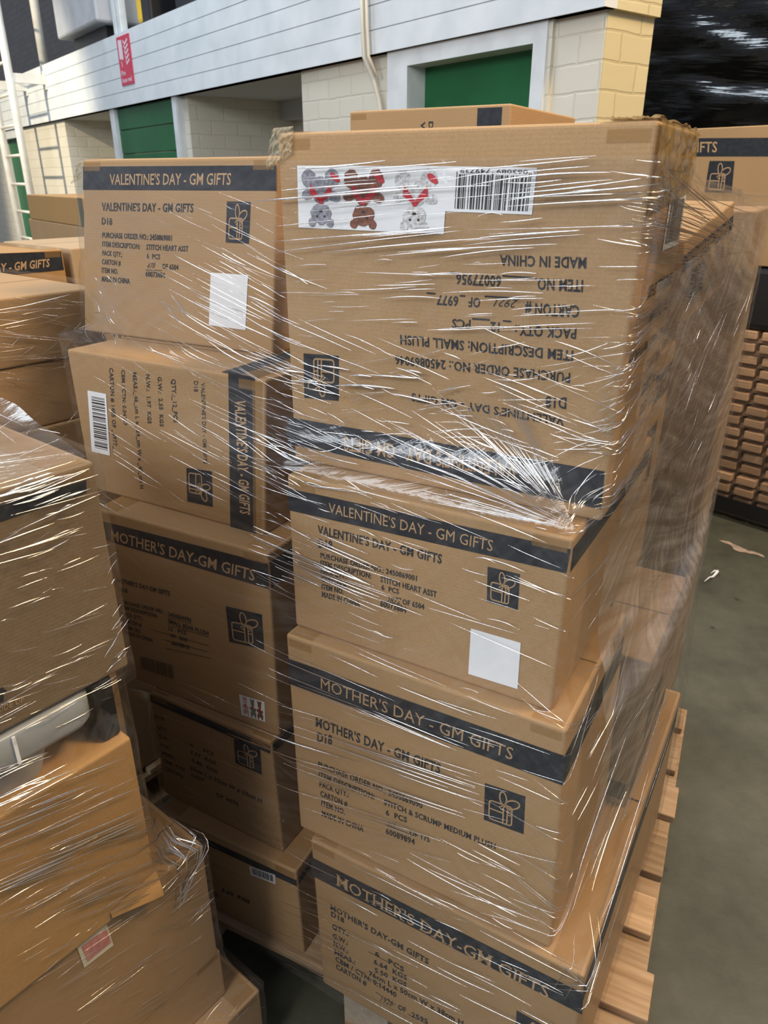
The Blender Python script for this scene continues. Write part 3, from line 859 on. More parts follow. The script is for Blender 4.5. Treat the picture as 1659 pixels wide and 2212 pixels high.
G['PR']['L3'] = [
    ['band', [-0.5553, 1.2727, 0.9801], [-0.194, 1.0794, 0.9779], [-0.1931, 1.0789, 1.0268], [-0.5484, 1.269, 1.0201]],
    ['t', "^MOTHER'S DAY-GM GIFTS", [-0.516, 1.2517, 0.9848], [0.2966, -0.1587, 0.0011], [0.0039, -0.0021, 0.0232]],
    ['t', "*MOTHER'S DAY-GM GIFTS", [-0.5205, 1.2541, 0.8917], [0.1209, -0.0647, 0.0072], [0.002, -0.0011, 0.0109]],
    ['t', '*D18', [-0.5218, 1.2548, 0.8725], [0.0231, -0.0124, 0.001], [0.0018, -0.001, 0.01]],
    ['t', '*PURCHASE ORDER NO.:', [-0.5192, 1.2534, 0.8438], [0.0999, -0.0535, 0.01], [0.0016, -0.0009, 0.009]],
    ['t', '*2450869096', [-0.4096, 1.1947, 0.8519], [0.0505, -0.027, 0.0029], [0.0014, -0.0007, 0.0097]],
    ['t', '*ITEM DESCRIPTION:', [-0.5215, 1.2546, 0.8314], [0.0853, -0.0456, 0.0068], [0.0016, -0.0009, 0.0091]],
    ['t', '*SMALL BEAR PLUSH', [-0.4119, 1.196, 0.8356], [0.0871, -0.0466, 0.0018], [0.0014, -0.0007, 0.0098]],
    ['t', '*12   PCS', [-0.413, 1.1966, 0.8185], [0.0393, -0.021, 0.0035], [0.0012, -0.0007, 0.0088]],
    ['t', '*OF   5698', [-0.4109, 1.1954, 0.8039], [0.0372, -0.0199, 0.0024], [0.0012, -0.0007, 0.0089]],
    ['t', '*60078015', [-0.4113, 1.1956, 0.7862], [0.0396, -0.0212, 0.004], [0.0012, -0.0007, 0.009]],
    ['t', '*PACK QTY.:', [-0.522, 1.2549, 0.8161], [0.051, -0.0273, 0.0034], [0.0016, -0.0009, 0.0092]],
    ['t', '*CARTON #', [-0.5227, 1.2552, 0.7996], [0.0447, -0.0239, 0.0036], [0.0016, -0.0009, 0.0093]],
    ['t', '*ITEM NO.', [-0.5231, 1.2555, 0.7841], [0.0426, -0.0228, 0.003], [0.0016, -0.0009, 0.0094]],
    ['t', '*MADE IN CHINA', [-0.521, 1.2544, 0.7705], [0.0658, -0.0352, 0.0051], [0.0016, -0.0009, 0.0094]],
    ['l', [-0.4098, 1.1948, 0.8488], [-0.357, 1.1666, 0.8515], 0.001],
    ['l', [-0.4144, 1.1973, 0.8306], [-0.3238, 1.1488, 0.8347], 0.001],
    ['l', [-0.4571, 1.2202, 0.8051], [-0.326, 1.15, 0.8144], 0.001],
    ['l', [-0.4262, 1.2036, 0.7915], [-0.3296, 1.1519, 0.7996], 0.001],
    ['l', [-0.4269, 1.204, 0.7718], [-0.3252, 1.1496, 0.7867], 0.001],
    ['barprint', [-0.5032, 1.2448, 0.6889], [-0.4104, 1.1952, 0.6919], [-0.4079, 1.1938, 0.742], [-0.4994, 1.2428, 0.7326]],
    ['emblem', [-0.2813, 1.1261, 0.84], [-0.212, 1.089, 0.8487], [-0.211, 1.0884, 0.9219], [-0.2813, 1.1261, 0.9156]],
    ['bearsmall', [-0.2704, 1.1202, 0.6785], [-0.2213, 1.094, 0.6834], [-0.2197, 1.0931, 0.7307], [-0.2719, 1.1211, 0.7263]],
]
G['PR']['L4'] = [
    ['band', [-0.4785, 1.2181, 0.6302], [-0.2123, 1.0675, 0.6308], [-0.2114, 1.067, 0.65], [-0.4766, 1.217, 0.6498]],
    ['t', "*MOTHER'S DAY-GM GIFTS", [-0.4751, 1.2162, 0.6199], [0.1761, -0.0996, -0.0068], [0.0018, -0.001, 0.0116]],
    ['t', '*D18', [-0.4752, 1.2162, 0.5911], [0.0232, -0.0131, 0.0019], [0.0016, -0.0009, 0.0105]],
    ['t', '*QTY.:', [-0.472, 1.2144, 0.5651], [0.0272, -0.0154, -0.0006], [0.0015, -0.0009, 0.01]],
    ['t', '*6', [-0.3936, 1.17, 0.5594], [0.006, -0.0034, 0.0], [0.001, -0.0006, 0.0078]],
    ['t', '*PCS', [-0.363, 1.1527, 0.5583], [0.0233, -0.0132, 0.0003], [0.0011, -0.0006, 0.0096]],
    ['t', '*G.W.:', [-0.472, 1.2144, 0.5418], [0.0261, -0.0148, 0.0005], [0.0015, -0.0009, 0.0101]],
    ['t', '*N.W.:', [-0.4714, 1.214, 0.5185], [0.0259, -0.0147, 0.0006], [0.0015, -0.0009, 0.0102]],
    ['t', '*MEAS.:', [-0.4705, 1.2135, 0.4966], [0.0321, -0.0182, 0.0008], [0.0015, -0.0009, 0.0104]],
    ['t', '*CBM / CTN:', [-0.47, 1.2132, 0.4759], [0.0545, -0.0309, 0.0001], [0.0015, -0.0009, 0.0105]],
    ['t', '*CARTON #', [-0.4691, 1.2127, 0.4536], [0.0451, -0.0255, 0.001], [0.0015, -0.0009, 0.0106]],
    ['t', '*7.37  KGS', [-0.3965, 1.1717, 0.5364], [0.0598, -0.0339, 0.0007], [0.0012, -0.0007, 0.0099]],
    ['t', '*5.86  KGS', [-0.395, 1.1708, 0.5155], [0.0592, -0.0335, -0.0], [0.0012, -0.0007, 0.01]],
    ['t', '*53cm L x 32cm W x 33cm H', [-0.4022, 1.1749, 0.4912], [0.1624, -0.0919, 0.0018], [0.0014, -0.0008, 0.0108]],
    ['t', '*0.05597', [-0.4023, 1.175, 0.472], [0.0315, -0.0178, 0.0014], [0.0012, -0.0007, 0.0096]],
    ['t', '*OF 4075', [-0.3459, 1.1431, 0.4507], [0.0511, -0.0289, 0.0009], [0.0011, -0.0006, 0.0102]],
    ['l', [-0.4076, 1.1779, 0.5585], [-0.3654, 1.1541, 0.5555], 0.0012],
    ['emblem', [-0.2898, 1.1113, 0.5679], [-0.234, 1.0798, 0.5681], [-0.2328, 1.079, 0.6352], [-0.2887, 1.1107, 0.6283]],
]
G['PR']['L5'] = [
    ['band', [-0.4804, 1.1723, 0.3393], [-0.172, 1.0176, 0.3411], [-0.1721, 1.0176, 0.3578], [-0.4787, 1.1714, 0.3591]],
    ['t', "*MOTHER'S DAY-GM GIFTS", [-0.4127, 1.1383, 0.2816], [0.1146, -0.0575, 0.0], [0.0015, -0.0007, 0.0119]],
    ['t', '*D18', [-0.4095, 1.1367, 0.2612], [0.0226, -0.0113, 0.0009], [0.0014, -0.0007, 0.012]],
    ['t', '*6.60  KGS', [-0.3475, 1.1056, 0.2161], [0.0652, -0.0327, 0.0036], [0.0012, -0.0006, 0.0121]],
    ['t', '*QTY.:', [-0.4002, 1.1321, 0.2443], [0.0282, -0.0141, 0.0017], [0.0014, -0.0007, 0.0121]],
    ['t', '*G.W.:', [-0.3961, 1.13, 0.2213], [0.0271, -0.0136, 0.0011], [0.0014, -0.0007, 0.0122]],
    ['t', '*MEAS.:', [-0.3895, 1.1267, 0.1895], [0.0339, -0.017, 0.0013], [0.0014, -0.0007, 0.0124]],
    ['barcode', [-0.2726, 1.068, 0.312], [-0.2174, 1.0403, 0.3187], [-0.2166, 1.0399, 0.3461], [-0.2736, 1.0686, 0.3366]],
]
G['PR']['R4'] = [
    ['band', [0.2717, 0.8472, 1.2798], [-0.1472, 1.0801, 1.2787], [-0.1498, 1.0816, 1.2353], [0.2733, 0.8463, 1.229]],
    ['t', "^VALENTINE'S DAY - GM GIFTS", [0.1735, 0.9018, 1.2697], [-0.2322, 0.1291, -0.0056], [0.0004, -0.0002, -0.0226]],
    ['t', '*MADE IN CHINA', [0.2277, 0.8716, 1.5271], [-0.0901, 0.0501, -0.0018], [0.0006, -0.0003, -0.0121]],
    ['t', '*ITEM NO.', [0.2268, 0.8722, 1.5026], [-0.0495, 0.0275, -0.0009], [0.0007, -0.0004, -0.0134]],
    ['t', '*60077956', [0.1407, 0.92, 1.5018], [-0.0513, 0.0286, -0.0004], [0.0001, -0.0001, -0.0131]],
    ['t', '*CARTON #', [0.2258, 0.8727, 1.4743], [-0.057, 0.0317, -0.0013], [0.0007, -0.0004, -0.0138]],
    ['t', '~2921', [0.161, 0.9088, 1.476], [-0.0273, 0.0152, -0.0004], [0.0, -0.0, -0.0104]],
    ['t', '*OF', [0.1187, 0.9323, 1.4744], [-0.0135, 0.0075, -0.0003], [-0.0001, 0.0001, -0.0118]],
    ['t', '*6977', [0.093, 0.9466, 1.4742], [-0.0258, 0.0143, -0.0001], [-0.0002, 0.0001, -0.0123]],
    ['t', '*PACK QTY.:', [0.2252, 0.8731, 1.4481], [-0.0656, 0.0365, -0.0022], [0.0005, -0.0003, -0.0124]],
    ['t', '*12', [0.1423, 0.9192, 1.4471], [-0.0105, 0.0058, -0.0003], [0.0, -0.0, -0.0119]],
    ['t', '*PCS', [0.1086, 0.9379, 1.4469], [-0.0219, 0.0122, -0.0006], [-0.0002, 0.0001, -0.0117]],
    ['t', '*ITEM DESCRIPTION: SMALL PLUSH', [0.2244, 0.8735, 1.4222], [-0.2027, 0.1127, -0.0028], [0.0005, -0.0003, -0.0127]],
    ['t', '*PURCHASE ORDER NO.: 2450869046', [0.2237, 0.8739, 1.3954], [-0.2086, 0.116, -0.0039], [0.0005, -0.0003, -0.0123]],
    ['t', '*D18', [0.2225, 0.8746, 1.365], [-0.0227, 0.0126, -0.0016], [0.0006, -0.0004, -0.0145]],
    ['t', "*VALENTINE'S DAY - GM GIFTS", [0.2221, 0.8748, 1.3398], [-0.1845, 0.1026, 0.0032], [0.0003, -0.0002, -0.011]],
    ['l', [0.175, 0.901, 1.5019], [0.1417, 0.9195, 1.5022], 0.002],
    ['l', [0.0894, 0.9486, 1.5021], [0.0825, 0.9524, 1.5025], 0.002],
    ['l', [0.1632, 0.9075, 1.4776], [0.1232, 0.9298, 1.477], 0.002],
    ['l', [0.1009, 0.9422, 1.4756], [0.0947, 0.9456, 1.4755], 0.002],
    ['l', [0.0653, 0.962, 1.4755], [0.0544, 0.968, 1.4758], 0.002],
    ['l', [0.1549, 0.9121, 1.4498], [0.1456, 0.9173, 1.4497], 0.002],
    ['l', [0.1306, 0.9257, 1.4493], [0.1103, 0.9369, 1.4489], 0.002],
    ['emblem', [-0.0632, 1.0334, 1.3815], [-0.1156, 1.0626, 1.3788], [-0.1173, 1.0635, 1.3129], [-0.065, 1.0344, 1.3161]],
    ['bears', [0.0759, 0.9561, 1.6213], [-0.1122, 1.0607, 1.6235], [-0.114, 1.0617, 1.5481], [0.0734, 0.9574, 1.5463]],
    ['barcodeD', [0.1705, 0.9034, 1.6189], [0.0745, 0.9568, 1.6213], [0.0733, 0.9575, 1.5721], [0.1689, 0.9044, 1.5705]],
]
G['PR']['R3'] = [
    ['band', [-0.1426, 1.0123, 1.1535], [0.2252, 0.7996, 1.1634], [0.2272, 0.7985, 1.1974], [-0.1443, 1.0133, 1.1894]],
    ['t', "%VALENTINE'S DAY - GM GIFTS", [-0.0797, 0.9759, 1.1661], [0.2202, -0.1273, 0.0026], [0.0006, -0.0003, 0.017]],
    ['t', "*VALENTINE'S DAY - GM GIFTS", [-0.0985, 0.9868, 1.1267], [0.1768, -0.1022, 0.0044], [0.0006, -0.0003, 0.0148]],
    ['t', '*D18', [-0.0983, 0.9867, 1.1041], [0.0216, -0.0125, 0.0025], [0.0006, -0.0003, 0.0151]],
    ['t', '*PURCHASE ORDER NO.: 2450869001', [-0.0956, 0.9851, 1.0874], [0.1415, -0.0818, 0.006], [0.0003, -0.0002, 0.0089]],
    ['t', '*ITEM DESCRIPTION:', [-0.0961, 0.9854, 1.074], [0.0775, -0.0448, 0.0021], [0.0004, -0.0002, 0.0094]],
    ['t', '*STITCH HEART ASST', [-0.0049, 0.9327, 1.0756], [0.0783, -0.0453, 0.0007], [0.0, -0.0, 0.0097]],
    ['t', '*PACK QTY.:', [-0.0959, 0.9853, 1.0607], [0.0408, -0.0236, 0.0023], [0.0004, -0.0002, 0.0094]],
    ['t', '*6  PCS', [-0.0036, 0.9319, 1.0631], [0.0253, -0.0146, 0.0008], [0.0, -0.0, 0.0086]],
    ['t', '*CARTON #', [-0.096, 0.9854, 1.0468], [0.0395, -0.0228, 0.0025], [0.0003, -0.0002, 0.0091]],
    ['t', '~2872', [0.0026, 0.9284, 1.0426], [0.022, -0.0127, 0.0058], [-0.0, 0.0, 0.0111]],
    ['t', '*OF 6504', [0.0269, 0.9143, 1.0492], [0.0302, -0.0175, 0.0017], [-0.0001, 0.0001, 0.009]],
    ['l', [-0.0043, 0.9323, 1.0442], [0.0262, 0.9147, 1.0466], 0.0012],
    ['t', '*ITEM NO.', [-0.0958, 0.9852, 1.0328], [0.0346, -0.02, 0.0027], [0.0004, -0.0002, 0.0096]],
    ['t', '*60073884', [-0.0054, 0.933, 1.0346], [0.0377, -0.0218, 0.0015], [0.0, -0.0, 0.01]],
    ['t', '*MADE IN CHINA', [-0.0959, 0.9853, 1.0194], [0.0598, -0.0346, 0.0027], [0.0004, -0.0002, 0.0097]],
    ['emblem', [0.1378, 0.8502, 1.0923], [0.1755, 0.8284, 1.092], [0.1745, 0.8289, 1.1461], [0.136, 0.8512, 1.1449]],
    ['sticker', [0.12, 0.8605, 0.9669], [0.1838, 0.8236, 0.9689], [0.1827, 0.8242, 1.0442], [0.1202, 0.8603, 1.0434]],
]
G['PR']['R2'] = [
    ['band', [-0.1551, 0.9883, 0.8517], [0.243, 0.7603, 0.856], [0.2429, 0.7603, 0.9069], [-0.157, 0.9894, 0.9019]],
    ['t', "%MOTHER'S DAY - GM GIFTS", [-0.1004, 0.957, 0.8665], [0.2798, -0.1603, 0.0011], [0.0008, -0.0005, 0.0227]],
    ['t', "*MOTHER'S DAY - GM GIFTS", [-0.1126, 0.964, 0.7844], [0.1971, -0.1129, 0.0057], [0.0008, -0.0005, 0.0201]],
    ['t', '*D18', [-0.1112, 0.9632, 0.7527], [0.0257, -0.0147, 0.0066], [0.0008, -0.0005, 0.0205]],
    ['t', '*PURCHASE ORDER NO.: 2450869090', [-0.1117, 0.9635, 0.6979], [0.1718, -0.0984, 0.0069], [0.0005, -0.0003, 0.0124]],
    ['t', '*ITEM DESCRIPTION:', [-0.1115, 0.9633, 0.6755], [0.0951, -0.0545, 0.0039], [0.0005, -0.0003, 0.0126]],
    ['t', '*STITCH & SCRUMP MEDIUM PLUSH', [-0.0002, 0.8996, 0.6781], [0.1678, -0.0961, 0.0083], [0.0, -0.0, 0.012]],
    ['t', '*PACK QTY.:', [-0.1112, 0.9632, 0.6535], [0.0521, -0.0299, 0.0057], [0.0005, -0.0003, 0.0128]],
    ['t', '*6  PCS', [0.0028, 0.8979, 0.657], [0.0341, -0.0195, 0.0033], [-0.0, 0.0, 0.0122]],
    ['t', '*CARTON #', [-0.1104, 0.9627, 0.6329], [0.0481, -0.0276, 0.003], [0.0005, -0.0003, 0.013]],
    ['t', '~116', [0.0063, 0.8959, 0.6332], [0.0135, -0.0077, 0.007], [-0.0, 0.0, 0.0123]],
    ['t', '*OF 175', [0.0416, 0.8757, 0.6362], [0.0313, -0.0179, 0.0037], [-0.0002, 0.0001, 0.0121]],
    ['l', [0.0028, 0.8979, 0.6344], [0.0411, 0.8759, 0.6379], 0.0012],
    ['t', '*ITEM NO.', [-0.1095, 0.9622, 0.6106], [0.0425, -0.0243, 0.0041], [0.0005, -0.0003, 0.0131]],
    ['t', '*60089894', [0.0028, 0.8979, 0.615], [0.0469, -0.0269, 0.0044], [-0.0, 0.0, 0.0132]],
    ['t', '*MADE IN CHINA', [-0.1093, 0.9621, 0.5869], [0.074, -0.0424, 0.0076], [0.0005, -0.0003, 0.0133]],
    ['emblem', [0.149, 0.8141, 0.736], [0.2025, 0.7835, 0.7402], [0.1999, 0.785, 0.8115], [0.1469, 0.8153, 0.8069]],
]
G['PR']['R1'] = [
    ['band', [-0.1329, 0.9605, 0.44], [0.301, 0.7071, 0.4494], [0.2985, 0.7085, 0.4965], [-0.1321, 0.96, 0.488]],
    ['t', "#MOTHER'S DAY-GM GIFTS", [-0.0841, 0.9321, 0.4499], [0.3391, -0.1981, -0.0044], [0.0008, -0.0005, 0.0288]],
    ['t', "*MOTHER'S DAY-GM GIFTS", [-0.0992, 0.9408, 0.3759], [0.1755, -0.1025, -0.0042], [0.0005, -0.0003, 0.0151]],
    ['t', '*D18', [-0.0986, 0.9405, 0.3582], [0.0247, -0.0144, 0.0002], [0.0004, -0.0002, 0.0136]],
    ['t', '*QTY.:', [-0.0978, 0.94, 0.3252], [0.032, -0.0187, 0.0037], [0.0004, -0.0002, 0.0139]],
    ['t', '*G.W.:', [-0.0974, 0.9398, 0.299], [0.0299, -0.0174, 0.003], [0.0004, -0.0002, 0.0141]],
    ['t', '*N.W.:', [-0.0962, 0.9391, 0.2783], [0.0282, -0.0164, -0.0], [0.0004, -0.0002, 0.0143]],
    ['t', '*MEAS.:', [-0.095, 0.9384, 0.2555], [0.0402, -0.0235, 0.0034], [0.0004, -0.0002, 0.0144]],
    ['t', '*CBM / CTN: 0.14440', [-0.0938, 0.9377, 0.2361], [0.1159, -0.0677, -0.0038], [0.0004, -0.0002, 0.0146]],
    ['t', '*CARTON #', [-0.0932, 0.9373, 0.2141], [0.0596, -0.0348, 0.0012], [0.0004, -0.0002, 0.0148]],
    ['t', '*6   PCS', [-0.0167, 0.8926, 0.3172], [0.0519, -0.0303, -0.0017], [0.0001, -0.0, 0.0135]],
    ['t', '*6.64  KGS', [-0.0191, 0.8941, 0.2922], [0.0599, -0.035, 0.0055], [0.0001, -0.0001, 0.0137]],
    ['t', '*5.50  KGS', [-0.0175, 0.8931, 0.2694], [0.0575, -0.0336, 0.0079], [0.0001, -0.0, 0.0139]],
    ['t', '*76cm L x 50cm W x 38cm H', [-0.0286, 0.8996, 0.251], [0.1661, -0.097, 0.0109], [0.0001, -0.0001, 0.0141]],
    ['t', '~1926', [-0.0075, 0.8873, 0.1942], [0.0241, -0.0141, 0.0063], [0.0, -0.0, 0.0181]],
    ['t', '*OF', [0.0257, 0.8679, 0.2027], [0.014, -0.0082, 0.0025], [-0.0001, 0.0001, 0.0142]],
    ['t', '*2595', [0.0502, 0.8536, 0.2036], [0.0288, -0.0169, 0.0056], [-0.0002, 0.0001, 0.0141]],
    ['l', [-0.0297, 0.9003, 0.3164], [0.0123, 0.8757, 0.3191], 0.0012],
    ['l', [-0.0275, 0.899, 0.2413], [-0.0045, 0.8855, 0.2434], 0.0012],
    ['l', [-0.0161, 0.8923, 0.2133], [0.0211, 0.8706, 0.21], 0.0012],
    ['l', [0.0436, 0.8574, 0.2044], [0.0845, 0.8336, 0.21], 0.0012],
    ['emblem', [0.2186, 0.7552, 0.2796], [0.2759, 0.7217, 0.2878], [0.271, 0.7246, 0.3777], [0.2148, 0.7574, 0.3778]],
]
G['PR']['N'] = [
    ['band', [-0.5117, 0.6346, 1.2604], [-0.3595, 0.8206, 1.263], [-0.3576, 0.823, 1.2801], [-0.5085, 0.6386, 1.2802]],
    ['t', '*THIS SIDE UP', [-0.4727, 0.6824, 1.031], [0.0336, 0.0411, -0.0021], [0.0011, 0.0013, 0.0077]],
    ['arrow', [-0.4608, 0.6969, 1.0386], [-0.4493, 0.7109, 1.0382], [-0.4461, 0.7148, 1.0617], [-0.4574, 0.7011, 1.063]],
]
G['PR']['G'] = [
    ['band', [-1.1924, 1.8075, 1.373], [-0.8984, 2.1667, 1.3748], [-0.8985, 2.1666, 1.424], [-1.1816, 1.8207, 1.4404]],
    ['t', "*VALENTINE'S DAY - GM GIFTS", [-1.1197, 1.8964, 1.3812], [0.1956, 0.239, 0.0056], [0.0032, 0.0039, 0.0214]],
]
G['PR']['F'] = [
    ['band', [1.1206, 4.2054, 1.7104], [1.7612, 3.4939, 1.6927], [1.7505, 3.5058, 1.7655], [1.113, 4.2138, 1.7916]],
    ['t', "^VALENTINE'S DAY - GM GIFTS", [1.023, 4.3138, 1.7318], [0.5032, -0.5589, -0.0147], [-0.0038, 0.0042, 0.0449]],
    ['emblem', [1.5074, 3.7758, 1.548], [1.5938, 3.6799, 1.5463], [1.5856, 3.6889, 1.6787], [1.5073, 3.7759, 1.6812]],
]
